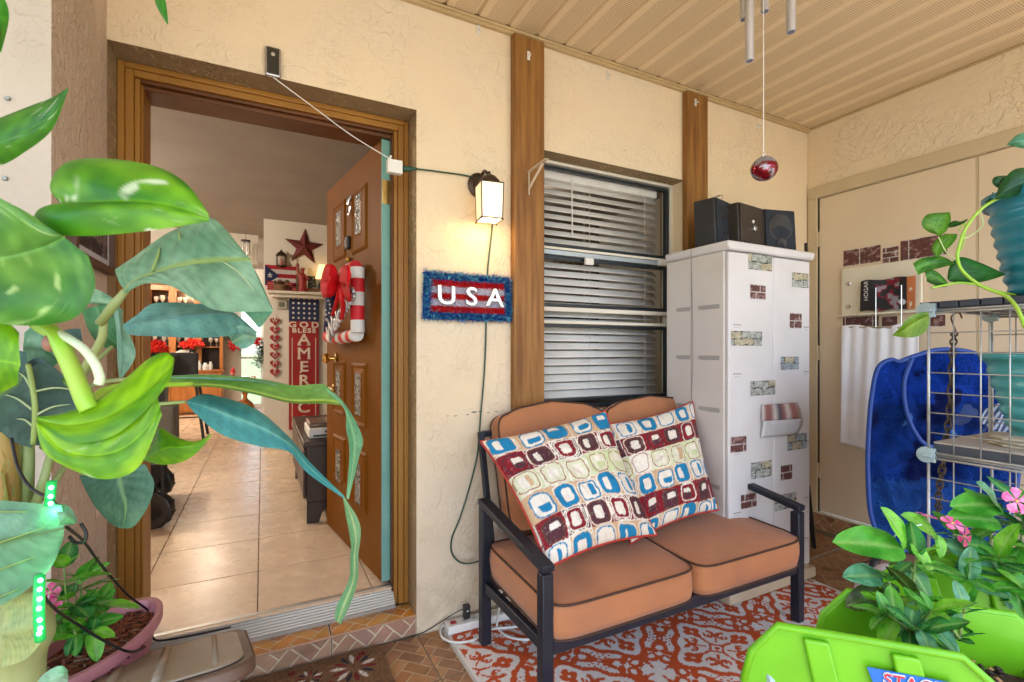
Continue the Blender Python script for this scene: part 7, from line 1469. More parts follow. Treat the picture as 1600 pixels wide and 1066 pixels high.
def vinca(parent, stems, seed, size=.06, pal=(0, 1, 2, 3), step=.022):
    rr_ = random.Random(seed)
    for P0 in stems:
        S_ = spline(P0, 24); L_ = sum((S_[i + 1] - S_[i]).length for i in range(23)); MB().tube(S_, [.0032 - .00008 * i for i in range(24)], 7).build('stem', m_vst, parent, smooth='all'); nn = max(2, int(L_ / step)); a0 = rr_.uniform(0, 3)
        for i in range(nn + 1):
            f = .12 + .88 * i / nn; q = min(int(f * 23), 22); p = S_[q]; t = (S_[q + 1] - S_[q]).normalized(); a = t.orthogonal().normalized(); b = t.cross(a); tip = i == nn
            for k in range(4 if tip else 2):
                th = a0 + i * 1.57 + k * (math.pi / (2 if tip else 1)) + rr_.uniform(-.25, .25); e = a * math.cos(th) + b * math.sin(th); d = (e + t * (.9 if tip else .35) + Vector((0, 0, rr_.uniform(-.3, .25)))).normalized()
                put_leaf(parent, p, d, (Vector((0, 0, 1)) + t * .5 + Vector((rr_.uniform(-.3, .3), rr_.uniform(-.3, .3), 0))), size * (.65 if tip and k % 2 else 1) * rr_.uniform(.72, 1.15) * (.75 if i == 0 else 1), pal[rr_.randrange(len(pal))])
v1 = thing('vinca_plant', 'vinca with glossy dark green leaves and a magenta flower in the pink planter', 'plant', (pc_.x, pc_.y, .52))
def zf(px, py, d): return at(px, py, d=d)
b0 = at(118, 992, d=1.06)
vinca(v1, [[b0, at(105, 940, d=1.07), at(100, 885, d=1.08)], [b0, at(125, 940, d=1.1), at(128, 905, d=1.12)], [b0, at(140, 965, d=1.14), at(160, 945, d=1.14)], [b0, at(100, 985, d=1.08), at(88, 970, d=1.06)], [b0, at(128, 978, d=1.10), at(145, 985, d=1.08)], [b0, at(112, 960, d=1.08), at(118, 945, d=1.06)], [b0, at(96, 995, d=1.10), at(80, 985, d=1.10)]], 3, .068, (0, 1, 0, 2), .03)
put_leaf(v1, at(118, 912, d=1.2), at(158, 880, d=1.22) - at(118, 912, d=1.2), (0, -.4, 1), .075, 0)
put_flower(v1, at(77, 926, d=1.02), Vector((.5, -.8, .2)), .024); put_flower(v1, at(78, 950, d=1.02), Vector((.5, -.7, .0)), .026)
# extra weed-like twig leaf near the trunk is part of the vinca

# ------------------------------------------------------------------ brown plastic lid of a storage bench
bx = thing('deck_box', 'brown plastic storage box with ribbed tilted lid below the doorway', 'storage box', (-.26, 1.45, 0))
exx = Vector((.9965, .083, 0)).normalized(); ey3 = Vector((.08, -.952, .295)).normalized(); ez3 = exx.cross(-ey3).normalized(); ez3 = ez3 if ez3.z > 0 else -ez3
far_r = at(378, 982, d=1.36); far_l = far_r - exx * .30
def LP(u, v, h): return far_l + (far_r - far_l) * u + ey3 * v + ez3 * h
wid = (far_r - far_l).length; dep = .42; rc_ = .075
def rrect(u0, u1, v0, v1, r_, n=6):
    o = []
    for cx_, cy_, a0 in ((u1 - r_, v1 - r_, 0), (u0 + r_, v1 - r_, 90), (u0 + r_, v0 + r_, 180), (u1 - r_, v0 + r_, 270)):
        for k in range(n + 1): a = R(a0 + 90 * k / n); o.append((cx_ + r_ * math.cos(a), cy_ + r_ * math.sin(a)))
    return o
def lidprism(mb, poly, h0, h1): n = len(poly); mb.add([LP(p[0] / wid, p[1], h0) for p in poly] + [LP(p[0] / wid, p[1], h1) for p in poly], [tuple(range(n))[::-1], tuple(range(n, 2 * n))] + [(i, (i + 1) % n, n + (i + 1) % n, n + i) for i in range(n)])
m_rimb = M('lid_rim_brown', (.115, .065, .045), .5, (.095, .052, .035), ns=5); m_lidp = M('lid_panel_taupe', (.33, .26, .20), .5, (.29, .225, .175), ns=4, bump=.3, bs=120)
mb = MB(); lidprism(mb, rrect(-.01, wid + .01, -.03, dep, rc_), -.03, 0); rim_ = mb.build('lid_rim', m_rimb, bx, bevel=.006)
mb = MB(); lidprism(mb, rrect(.012, wid - .012, .020, dep - .02, rc_ * .85), .0005, .006); mb.build('lid_panel', m_lidp, bx, bevel=.003)
for u in (.16, .44, .78): mb = MB(); mb.tube([LP(u, .045, .004), LP(u + .0, dep - .05, .004)], .010 if u < .7 else .006, 10); mb.build('lid_rib', m_lidp, bx, smooth='all')
mb = MB(); q_ = rrect(.02, wid - .02, 0, dep - .05, .04); bt_ = [LP(p[0] / wid, p[1], -.03) for p in q_]; n = len(bt_); mb.add(bt_ + [Vector((p.x, p.y, .004)) for p in bt_], [(i, (i + 1) % n, n + (i + 1) % n, n + i) for i in range(n)] + [tuple(range(n, 2 * n))]); mb.build('box_body', m_lidp, bx, smooth=True, ang=50)

# ================================================================== right side: wire rack, pots, hamper, bins
m_wire = M('rack_wire', (.48, .50, .50), .35, (.36, .36, .35), ns=30, metal=.5); m_conn = M('connector_grey', (.33, .42, .44), .45, (.28, .36, .38))
rk = thing('wire_rack', 'grey wire cube rack holding the teal pots at the right edge', 'rack', (1.68, .44, 0))
kx0, kx1, ky0, ky1 = 1.50, 1.862, .262, .622; zl = [.245, .61, .975, 1.34]
def panel(name, p0, e1, e2, ln=.352, n=7, r_=.0016, R_=.0032):
    mb = MB(); p0, e1, e2 = Vector(p0), Vector(e1), Vector(e2)
    fr_ = [p0, p0 + e1 * ln, p0 + (e1 + e2) * ln, p0 + e2 * ln]
    for i in range(4): mb.tube([fr_[i], fr_[(i + 1) % 4]], R_, 7)
    for i in range(1, n): mb.tube([p0 + e1 * ln * i / n, p0 + e1 * ln * i / n + e2 * ln], r_, 5); mb.tube([p0 + e2 * ln * i / n, p0 + e2 * ln * i / n + e1 * ln], r_, 5)
    return mb.build(name, m_wire, rk, smooth='all')
for li, z in enumerate(zl):
    zt_p = z + .003
    if li > 0:
        zb = zl[li - 1] + .0065
        panel('side_grid', (kx0, ky1 - .004, zb), (0, -1, 0), (0, 0, 1)); panel('side_grid', (kx1, ky1 - .004, zb), (0, -1, 0), (0, 0, 1))
        if li == 3: mb = MB(); mb.tube([(kx1 - .0, ky1, zb), (kx1, ky1, zb + .352)], .004, 8); mb.build('post', m_wire, rk)
        panel('back_grid', (kx0 + .005, ky0, zb), (1, 0, 0), (0, 0, 1))
    panel('shelf_grid', (kx0 + .005, ky0 + .004, z), (1, 0, 0), (0, 1, 0))
    for x in (kx0, kx1):
        for y in (ky0, ky1):
            mb = MB()
            for dx_ in (-.006, .006): mb.tube([(x + dx_ - .0012, y, z), (x + dx_ + .0012, y, z)], .020, 18)
            mb.box(x - .0045, x + .0045, y - .018, y + .003, z - .0175, z + .0175); mb.box(x - .017, x + .017, y - .016, y + .004, z - .004, z + .004); mb.build('connector', m_conn, rk, bevel=.001)
for x in (kx0, kx1):
    for y in (ky0, ky1): mb = MB(); mb.tube([(x, y, 0), (x, y, .245)], .004, 8); mb.build('foot', m_wire, rk)
def mat_board(name, z, label, col): mb = MB(); mb.box(kx0 + .012, kx1 - .005, ky0, ky1 - .012, z + .006, z + .018); return tagit(mb.build(name, M(name + '_m', col, .85, bump=1, bs=60, bd=.006)), label, 'mat')
mb = MB(); rr_ = random.Random(3)
for i in range(9): y = ky0 + .02 + i * .04; mb.box(kx0 + .004, kx1 - .004, y, y + .037, 1.345, 1.3615)
tagit(mb.build('rubber_mat', M('rubber_mat', (.035, .04, .055), .7, bump=.5, bs=50), bevel=.002), 'black rubber mat on top of the wire rack under the upper teal pot', 'mat')
sb = thing('slate_board', 'dark board with pale top on the middle shelf of the rack', 'board', (1.68, .44, .98)); ib = MB(); ib.box(kx0 + .008, kx1 - .006, ky0 + .005, ky1 - .01, .981, 1.004); ib.build('core', M('slate_dark', (.05, .055, .07), .6), sb, bevel=.002); ib = MB(); ib.box(kx0 + .009, kx1 - .007, ky0 + .006, ky1 - .011, 1.0045, 1.009); ib.build('top_sheet', M('slate_top', (.38, .33, .29), .6), sb)
st2 = at(1575, 690, x=1.62); mb = MB(); rr_ = random.Random(1)
for k_ in range(3):
    poly = [(math.cos(a) * rr_.uniform(.030, .045), math.sin(a) * rr_.uniform(.05, .075)) for a in [i * math.pi / 6 for i in range(12)]]; mb.prism(poly, (1.60, .47, 1.0095 + k_ * .0075), (1, 0, 0), (0, 1, 0), (0, 0, .0068))
tagit(mb.build('flat_stone', M('flagstone', (.48, .42, .33), .85, (.36, .33, .24), ns=20, bump=1, bs=60, bd=.004), bevel=.002), 'flat layered beige stone on the shelf beside the lower teal pot', 'stone')
m_teal_p = M('teal_pot', (.018, .20, .29), .30, (.014, .17, .25), ns=4, bump=.05); m_teal_q = M('teal_pot_light', (.06, .33, .36), .32, (.05, .28, .31), ns=4, bump=.05); m_terr = M('terracotta_inner', (.26, .09, .06), .6)
def ribpot(label, c, r0, r1, h, nrib, mt=None):
    t = thing('teal_pot', label, 'pot', tuple(c)); prof = [(0, 0), (r0 * .94, 0), (r0, .01)]
    for i in range(nrib * 10 + 1): f = i / (nrib * 10); r_ = r0 + (r1 - r0) * f ** .8; prof.append((r_ + .0028 * math.cos(2 * math.pi * f * nrib), .012 + f * (h * .86)))
    prof += [(r1 + .008, h * .90), (r1 + .012, h), (r1 + .002, h)]; mb = MB(); mb.lathe(prof, c, 48); mb.build('body', mt or m_teal_p, t, smooth='all'); mb = MB(); mb.lathe([(r1 + .0015, h), (r1 - .006, h - .002), (r1 - .010, h * .86), (0, h * .86)], c, 40); mb.build('inner', m_terr, t, smooth='all'); return t
P1, P2 = Vector((1.600, .398, 1.3625)), Vector((1.725, .440, 1.0095))
ribpot('upper ribbed teal pot with trailing pothos on top of the wire rack', P1, .098, .135, .235, 7); ribpot('lower ribbed teal pot inside the wire rack', P2, .088, .142, .225, 6, m_teal_q)
# trailing pothos
tp = thing('trailing_pothos', 'trailing green pothos spilling from the upper teal pot', 'plant', (P1.x, P1.y, P1.z + .2)); K1, K2, KW = lin(40, 104, 20), lin(80, 140, 36), lin(170, 200, 120)
dd = 1.13
def hleaf(L_, M_, R_, c1=K1, c2=K2, seed=1, var=.15, d=dd, bulge=-.1): return leaf3('leaf', pts(L_, d), pts(M_, d - .008), pts(R_, d), pothos_col(c1, c2, KW, seed, var), m_pot, tp, n=18, w=6, bulge=bulge)
hleaf([(1466, 367), (1450, 362), (1440, 350), (1450, 335), (1484, 332)], [(1466, 368), (1464, 358), (1466, 348), (1472, 340), (1484, 332)], [(1467, 369), (1478, 362), (1484, 352), (1486, 342), (1484, 332)], lin(66, 124, 16), lin(108, 160, 40), 2)
hleaf([(1462, 402), (1456, 390), (1462, 376), (1478, 366), (1495, 366)], [(1463, 402), (1464, 390), (1474, 378), (1484, 370), (1495, 366)], [(1464, 403), (1474, 394), (1486, 384), (1494, 374), (1496, 367)], lin(70, 130, 16), lin(110, 160, 40), 3)
hleaf([(1426, 412), (1440, 404), (1465, 400), (1480, 404), (1492, 412)], [(1430, 422), (1445, 414), (1462, 410), (1478, 410), (1492, 413)], [(1434, 430), (1448, 424), (1464, 420), (1480, 416), (1492, 414)], K1, lin(88, 150, 40), 4)
hleaf([(1480, 436), (1484, 416), (1500, 402), (1530, 410), (1570, 428)], [(1482, 438), (1496, 428), (1512, 424), (1540, 426), (1570, 429)], [(1484, 440), (1500, 442), (1524, 442), (1546, 438), (1570, 430)], lin(22, 84, 24), lin(52, 118, 44), 5)
hleaf([(1444, 424), (1452, 420), (1466, 426), (1478, 438), (1482, 446)], [(1446, 432), (1456, 430), (1466, 436), (1474, 442), (1480, 447)], [(1448, 440), (1456, 444), (1464, 448), (1472, 449), (1479, 448)], lin(36, 92, 22), K2, 6)
hleaf([(1451, 489, 1.1), (1440, 488, 1.1), (1420, 496, 1.1), (1406, 512, 1.1), (1395, 523, 1.1)], [(1452, 494, 1.09), (1440, 498, 1.09), (1424, 508, 1.09), (1410, 517, 1.09), (1395, 524, 1.1)], [(1452, 506, 1.1), (1444, 520, 1.1), (1428, 527, 1.1), (1410, 527, 1.1), (1395, 525, 1.1)], lin(98, 138, 26), lin(130, 162, 50), 7)
hleaf([(1556, 308, 1.06), (1562, 290, 1.06), (1580, 268, 1.06), (1600, 262, 1.06), (1640, 262, 1.06)], [(1556, 310, 1.05), (1572, 298, 1.05), (1590, 288, 1.05), (1610, 282, 1.05), (1640, 280, 1.05)], [(1556, 312, 1.06), (1575, 310, 1.06), (1592, 305, 1.06), (1612, 300, 1.06), (1640, 296, 1.06)], lin(14, 66, 24), lin(40, 110, 50), 8, .3)
hleaf([(1566, 296, 1.08), (1556, 292, 1.08), (1550, 284, 1.08), (1556, 276, 1.08), (1578, 274, 1.08)], [(1567, 294, 1.07), (1562, 288, 1.07), (1562, 283, 1.07), (1568, 279, 1.07), (1578, 275, 1.08)], [(1568, 292, 1.08), (1572, 288, 1.08), (1575, 284, 1.08), (1578, 280, 1.08), (1579, 276, 1.08)], lin(30, 84, 48), lin(56, 110, 74), 9)
hleaf([(1573, 226, 1.0), (1584, 215, 1.0), (1596, 208, 1.0), (1620, 205, 1.0)], [(1573, 226, 1.0), (1586, 223, .99), (1600, 220, .99), (1620, 218, 1.0)], [(1573, 227, 1.0), (1588, 230, 1.0), (1600, 232, 1.0), (1620, 232, 1.0)], lin(60, 130, 100), lin(110, 170, 140), 3, .2)
hleaf([(1480, 352), (1490, 345), (1502, 346), (1512, 342)], [(1482, 354), (1492, 350), (1502, 348), (1512, 343)], [(1484, 356), (1494, 354), (1504, 350), (1512, 344)], lin(30, 80, 16), K1, 10); hleaf([(1538, 318), (1544, 312), (1552, 304), (1551, 300)], [(1541, 318), (1546, 312), (1551, 306), (1551, 301)], [(1545, 318), (1550, 312), (1553, 306), (1552, 301)], lin(30, 80, 16), K1, 11)
def vine(lst, r_, mt=m_pstem, d=1.12): return stem(tp, 'vine', lst, r_, mt, d, n=40)
vine([(1640, 288, 1.07), (1600, 296, 1.07), (1560, 310, 1.07), (1532, 328, 1.08), (1510, 355, 1.09), (1500, 380, 1.10), (1496, 405, 1.10), (1506, 426, 1.1), (1535, 448, 1.08), (1570, 462, 1.05), (1588, 480, 1.02), (1602, 512, 1.0)], (.0030, .0038))
vine([(1456, 450), (1475, 446), (1500, 442), (1530, 446), (1560, 456), (1600, 462), (1640, 460)], (.0022, .0032)); vine([(1530, 330), (1536, 350), (1526, 362), (1508, 372), (1500, 370)], (.0018, .0014), M('tendril', (.45, .55, .25), .5)); vine([(1500, 410), (1480, 396), (1466, 370)], .0012, MATS['tendril']); vine([(1498, 360), (1508, 350), (1506, 380), (1500, 392)], .0014)
# chain
chn = thing('hanging_chain', 'dark metal chain hanging from an S-hook inside the wire rack', 'chain', tuple(at(1470, 790, d=1.29)))
cp = spline(pts([(1491, 520, 1.29), (1488, 560, 1.29), (1484, 640, 1.30), (1477, 700, 1.30), (1468, 760, 1.30), (1466, 800, 1.30)]), 27); mc = M('chain_bronze', (.07, .05, .035), .4, metal=.7)
for i in range(26):
    a, b = cp[i], cp[i + 1]; c = (a + b) / 2; t = (b - a).normalized(); sd_ = t.cross(Vector((0, 1, 0) if i % 2 else (1, 0, 0))).normalized(); L_ = (b - a).length * .78
    MB().tube([c + t * L_ * math.cos(q) + sd_ * .0068 * math.sin(q) for q in [k * math.pi / 6 for k in range(12)]], .0023, 6, closed=True).build('link', mc, chn, smooth='all')
MB().tube(spline(pts([(1503, 497, 1.28), (1500, 490, 1.27), (1494, 489, 1.27), (1486, 496, 1.28), (1490, 508, 1.29), (1493, 518, 1.29), (1489, 522, 1.29)]), 20), .002, 7).build('hook', M('hook_rust', (.16, .07, .04), .5, metal=.5), chn, smooth='all')

# hamper: blue mesh pop-up with clothes, on a low footstool
m_hb = M('hamper_blue', (.004, .04, .24), .5, (.005, .045, .24), ns=6)
def mesh_mat():
    m = M('hamper_mesh', (1, 1, 1), .9, (.7, .7, .7), ns=5, spec=.08, attr=True); nt = m.node_tree; N = nt.nodes; L = nt.links; out = [n for n in N if n.type == 'OUTPUT_MATERIAL'][0]; p = N['Principled BSDF']
    uv = N.new('ShaderNodeTexCoord'); mp = N.new('ShaderNodeMapping'); mp.inputs['Rotation'].default_value = (.3, .8, .6); L.new(uv.outputs['Object'], mp.inputs[0]); vo = N.new('ShaderNodeTexVoronoi'); vo.inputs['Scale'].default_value = 210; L.new(mp.outputs[0], vo.inputs['Vector']); lt = N.new('ShaderNodeMath'); lt.operation = 'LESS_THAN'; lt.inputs[1].default_value = .40; L.new(vo.outputs['Distance'], lt.inputs[0])
    mu = N.new('ShaderNodeMath'); mu.operation = 'MULTIPLY'; mu.inputs[1].default_value = .8; L.new(lt.outputs[0], mu.inputs[0]); tr = N.new('ShaderNodeBsdfTransparent'); mx = N.new('ShaderNodeMixShader'); L.new(mu.outputs[0], mx.inputs[0]); L.new(p.outputs[0], mx.inputs[1]); L.new(tr.outputs[0], mx.inputs[2]); L.new(mx.outputs[0], out.inputs[0]); return m
m_mesh = mesh_mat(); HD = 2.05
hmp = thing('laundry_hamper', 'blue mesh pop-up laundry hamper filled with dark clothes in front of the storage door', 'hamper', tuple(at(1470, 852, d=HD)))
edge_f = pts([(1392, 856), (1372, 835), (1360, 800), (1356, 740), (1357, 680), (1362, 620), (1372, 575), (1392, 562), (1405, 565), (1430, 556), (1470, 546), (1520, 551), (1555, 572), (1578, 612), (1590, 660), (1592, 730), (1580, 800), (1560, 850), (1470, 866)], HD)
MB().tube(spline(edge_f + [edge_f[0]], 90), .009, 8).build('rim_band', m_hb, hmp, smooth='all')
cc = at(1474, 705, d=HD); rows = 12; ring_ = spline(edge_f + [edge_f[0]], 72); bk = Vector((FX, FY, 0)) * .34
P = np.zeros((rows, 72, 3))
for i in range(rows):
    t = i / (rows - 1)
    for j, p in enumerate(ring_): q = p + (p - Vector((0, 0, CAM_H))) * (.17 * t); q = q + (p - cc) * (.01 * math.sin(t * math.pi)) - (p - cc) * (.30 * t * t); P[i, j] = q
mb = MB(); mb.grid(P); mb.build('mesh_side', m_hb, hmp, smooth='all')
mb = MB(); bc_ = sum((Vector(P[-1, j]) for j in range(72)), Vector()) / 72; mb.add([Vector(P[-1, j]) for j in range(72)] + [bc_], [(j, (j + 1) % 72, 72) for j in range(72)]); mb.build('back_panel', M('hamper_inside', (.003, .012, .06), .9), hmp)
NR = 40; RG = spline(edge_f + [edge_f[0]], 144); P = np.zeros((NR, 144, 3)); rgt = Vector((FY, -FX, 0))
for i in range(NR):
    t = i / (NR - 1)
    for j, p in enumerate(RG):
        q = cc + (p - cc) * (1 - t); a_, b_ = (q - cc).dot(rgt), q.z; n_ = float(fbm(np.array(a_ * 7 + b_ * 3 + 40), np.array(b_ * 9 - a_ * 4 + 40), 3, 4)) - .5; cr = abs(float(fbm(np.array(a_ * 5 + 9), np.array(b_ * 4 + a_ * 5 + 9), 6, 3)) - .5)
        P[i, j] = q + Vector((FX, FY, 0)) * ((.06 * math.sin(t * 1.5) + n_ * .16 - cr * .25) * min(1, t * 5))
A_ = (P - np.array(cc)) @ np.array(rgt); B_ = P[..., 2]; t1 = fbm(A_ * 5 + B_ * 3 + 20, B_ * 8 - A_ * 5 + 20, 5, 4)
C = mix(lin(5, 16, 62), lin(12, 46, 118), np.clip((t1 - .42) * 6, 0, 1)); C = np.where((t1 > .74)[..., None], np.array(lin(70, 120, 190)), C); C = np.where(((B_ > cc.z + .20) & (t1 > .4))[..., None], np.array(lin(12, 48, 135)), C); C = np.where((B_ < cc.z - .12)[..., None], np.array(lin(24, 62, 128)) * (.6 + .8 * t1[..., None]), C)
m1 = MB(); m1.grid(P, C); m1.build('mesh_front', m_mesh, hmp, smooth='all')
MB().tube(spline(pts([(1425, 560), (1412, 600), (1418, 650), (1440, 690), (1466, 700)], HD - .05), 20), .009, 8).build('handle', m_hb, hmp, smooth='all')
def cloth_lump(name, label, px, py, d, r_, sc_, col, c2, seed, amp=.35):
    c = at(px, py, d=d); mb = MB(); mb.sphere((0, 0, 0), 1, 40, sc=(1, 1, 1)); vs = []
    for v in mb.v: n_ = float(fbm(np.array(v.x * 2.2 + seed + 9), np.array(v.z * 2.2 + v.y * 1.7 + 9), seed, 4)) - .5; f = 1 + n_ * amp * 2 - abs(math.sin(v.x * 5 + v.z * 3 + seed)) * .07; vs.append(c + Vector((v.x * sc_[0], v.y * sc_[1], v.z * sc_[2])) * r_ * f)
    mb.v = vs; o_ = mb.build(name, M('cloth_%d' % seed, col, .9, c2, ns=9, bump=.4, bs=260), smooth='all', weld=True); return tagit(o_, label, 'clothes', 'clothes in the hamper')
cloth_lump('dark_clothes', 'navy clothes filling the top of the blue hamper', 1500, 640, HD + .16, .15, (1.3, .8, .8), (.008, .014, .06), (.02, .05, .16), 3); cloth_lump('dark_clothes', 'dark blue clothes at the bottom left of the hamper', 1420, 780, HD + .17, .15, (1, .8, .8), (.01, .02, .09), (.03, .07, .2), 4); cloth_lump('dark_clothes', 'blue clothes at the bottom right of the hamper', 1520, 770, HD + .17, .15, (1, .8, .9), (.02, .07, .25), (.01, .03, .12), 5)
sw = thing('striped_shirt', 'blue and white patterned shirt sleeve hanging out beside the lower teal pot', 'shirt', tuple(at(1560, 650, d=1.55))); n = 50; u_, v_ = np.meshgrid(np.linspace(0, 1, n), np.linspace(0, 1, n)); q00, q10, q11, q01 = at(1533, 655, d=1.5), at(1572, 690, d=1.5), at(1588, 668, d=1.5), at(1568, 618, d=1.5)
P = (np.array(q00) * ((1 - u_) * (1 - v_))[..., None] + np.array(q10) * (u_ * (1 - v_))[..., None] + np.array(q11) * (u_ * v_)[..., None] + np.array(q01) * ((1 - u_) * v_)[..., None]); P[..., 1] += .01 * np.sin(u_ * 8 + v_ * 5); C = np.where(((np.sin((u_ + v_ * .3) * 60) > .2) & (v_ < .8))[..., None], np.array(lin(170, 185, 205)), np.array(lin(14, 34, 90))); mb = MB(); mb.grid(P, C); mb.build('sleeve', m_stick, sw, smooth='all', solid=.003)
fs2 = thing('footstool', 'low footstool with orange cushion and black tube legs under the hamper', 'footstool', tuple(at(1450, 880, d=2.2).xy.to_3d()))
fc = at(1450, 850, d=2.16); zc1 = .275; mb = MB(); ql = [at(1338, 882, z=zc1), at(1400, 862, z=zc1), at(1560, 880, z=zc1 - .0), at(1500, 960, z=zc1)]; 
mb.add([Vector((p.x, p.y, zc1 - .075)) for p in ql] + ql, [(3, 2, 1, 0), (4, 5, 6, 7)] + [(i, (i + 1) % 4, 4 + (i + 1) % 4, 4 + i) for i in range(4)]); mb.build('cushion', m_cush, fs2, bevel=.016, seg=3)
MB().tube([(p.x, p.y, zc1 - .004) for p in ql], .004, 6, closed=True).build('piping', m_pip, fs2)
MB().tube(spline([at(1367, 915, z=.01), at(1364, 892, d=2.1), at(1370, 872, d=2.12), at(1392, 862, d=2.2)], 14), .017, 10).build('leg', m_black, fs2, smooth='all'); MB().tube([(ql[2].x - .05, ql[2].y, .2), (ql[2].x - .03, ql[2].y, .01)], .014, 10).build('leg', m_black, fs2, smooth='all'); MB().tube([(ql[1].x, ql[1].y - .03, .2), (ql[1].x + .02, ql[1].y, .01)], .014, 10).build('leg', m_black, fs2, smooth='all')
tagit(MB().tube(spline([at(1257, 878, z=.006), at(1300, 860, z=.006), at(1318, 856, z=.02)], 10), .002, 5).build('thin_rod', m_wire, smooth='all'), 'thin pale rod lying on the patio tiles right of the loveseat', 'rod')
MB()

# ------------------------------------------------------------------ green stacking bins
m_bin = M('lime_plastic', (.16, .48, .014), .34, (.13, .41, .010), ns=14, bump=.05, bs=30, transl=.07, transc=(.25, .85, .02)); m_soil = M('potting_soil', (.03, .018, .012), .95, (.07, .045, .03), ns=40, bump=1, bs=60, bd=.012)
Ab, e1 = Vector((.736, .503, .80)), Vector((.682, -.731, 0)); LB = .235; wv = Vector((.21, .007, 0)); ZRM = .80
def bin_(label, off, name='planter_bin'):
    o0 = Ab + off; t = thing(name, label, 'bin', tuple(o0 + e1 * .12 + wv * .5 - Vector((0, 0, .2))), 'lime green planter bins'); dn = Vector((0, 0, -1))
    prof = [(-.038, -.048), (0, 0), (LB, 0), (LB + .06, -.055), (LB + .085, -.11), (LB + .085, -.185), (-.02, -.185), (-.05, -.10)]    # side outline (along e1, down)
    n1 = wv.cross(e1); sdn = e1.cross(Vector((0, 0, 1))).normalized(); sdn = sdn if sdn.dot(wv) > 0 else -sdn
    for k, base in ((0, o0), (1, o0 + wv)):
        w_in = sdn * (.004 if k == 0 else -.004); mb = MB(); mb.prism([(a, b) for a, b in prof], base, e1, (0, 0, 1), w_in); s_ = mb.build('side_wall', m_bin, t, bevel=.0015)
        rim_p = [base + e1 * a + Vector((0, 0, b)) for a, b in prof[7:] + prof[:5]]
        mb = MB()
        for i in range(len(rim_p) - 1): mb.bar(rim_p[i] - sdn * (.004 if k == 0 else -.004), rim_p[i + 1] - sdn * (.004 if k == 0 else -.004), .013, .007, up=(0, 0, 1) if abs((rim_p[i + 1] - rim_p[i]).normalized().z) < .9 else e1)
        MB().tube([p - w_in * 1.2 for p in spline(rim_p, 60)] if False else [p - w_in * 1.0 for p in rim_p], .0058, 10).build('rim', m_bin, s_, smooth='all')
        if k == 0:
            for a in (.035, .15): mb = MB(); mb.prism([(a, -.012), (a + .035, -.012), (a + .075, -.183), (a + .035, -.183)], base - sdn * .0095, e1, (0, 0, 1), sdn * .009); mb.build('rib', m_bin, s_, bevel=.004, seg=3)
    mb = MB(); c = [o0 + e1 * -.02 + dn * .185, o0 + e1 * (LB + .085) + dn * .185, o0 + wv + e1 * (LB + .085) + dn * .185, o0 + wv + e1 * -.02 + dn * .185]; mb.add(c + [p + Vector((0, 0, .004)) for p in c], [(3, 2, 1, 0), (4, 5, 6, 7)] + [(i, (i + 1) % 4, 4 + (i + 1) % 4, 4 + i) for i in range(4)]); mb.build('bottom', m_bin, t)
    for (a0, z0_, a1_, z1_, nm) in ((-.045, -.10, -.018, -.185, 'front_lip'), (LB + .083, -.06, LB + .083, -.185, 'end_wall')): mb = MB(); q0, q1 = o0 + e1 * a0 + Vector((0, 0, z0_)), o0 + e1 * a1_ + Vector((0, 0, z1_)); mb.add([q0, q1, q1 + wv, q0 + wv], [(0, 1, 2, 3)]); mb.build(nm, m_bin, t, solid=.004)
    # soil
    nn = 26; u_, v_ = np.meshgrid(np.linspace(0, 1, nn), np.linspace(0, 1, nn)); P = np.array(o0 + e1 * -.03 + sdn * .006)[None, None] + np.array(e1)[None, None] * (u_ * (LB + .108))[..., None] + np.array(wv - sdn * .012)[None, None] * v_[..., None]; P[..., 2] = ZRM - .088 + .022 * fbm(u_ * 6, v_ * 5, 4) - .02; mb = MB(); mb.grid(P); so = mb.build('soil', m_soil, t, smooth='all')
    mb = MB(); rr_ = random.Random(int(off.x * 100) + 2)
    for i in range(420): c_ = o0 + e1 * rr_.uniform(-.02, LB + .07) + wv * rr_.uniform(.06, .94); c_.z = ZRM - .094 + rr_.uniform(0, .014); r_ = rr_.uniform(.002, .007); k_ = rr_.random(); mb.cc = (.45, .28, .13) if k_ > .95 else (.02 + .03 * k_, .012 + .02 * k_, .01 + .012 * k_); mb.lathe([(0, -r_), (r_, 0), (0, r_ * .7)], c_, 5)
    mb.cc = (1, 1, 1); g_ = mb.build('soil_crumbs', M('crumbs', (1, 1, 1), .7, attr=True), t); g_['kind'] = 'stuff'; return t, o0, sdn
b1, o1, sdn = bin_('nearest lime green stacking bin planter with blue and red label', Vector((0, 0, 0))); b2, o2, _ = bin_('second lime green stacking bin planter, behind the labelled one', Vector((.412, .03, 0)))
# label on the near bin
lab_o = o1 - sdn * .0115; mb = MB(); la, lb_ = .118, .205
c = [lab_o + e1 * la + Vector((0, 0, -.036)), lab_o + e1 * (lb_ + .02) + Vector((0, 0, -.036)), lab_o + e1 * (lb_ + .03) + Vector((0, 0, -.10)), lab_o + e1 * (la + .022) + Vector((0, 0, -.10))]; mb.add(c + [p + sdn * .001 for p in c], [(0, 1, 2, 3), (7, 6, 5, 4)] + [(i, 4 + i, 4 + (i + 1) % 4, (i + 1) % 4) for i in range(4)]); lbo = mb.build('label', M('label_blue', (.01, .14, .55), .4), b1)
tx = lab_o - sdn * .0012 + e1 * (la + .058); 
for nm, tt, sz, dz, mt in (('lettering_outline', 'STACK', .024, -.048, M('lettering_white', (.75, .75, .78), .4)), ('lettering', 'STACK', .024, -.048, M('lettering_red', (.55, .02, .04), .4)), ('lettering', "'N HANG", .017, -.066, MATS['lettering_white'])):
    text_mesh(nm, tt, sz, .0002, mt, b1, tx + Vector((0, 0, dz)) - (sdn * .0022 if nm == 'lettering' else Vector((0, 0, 0))), e1, (0, 0, 1), bevel=.0011 if 'outline' in nm else .0002, spacing=1.05)
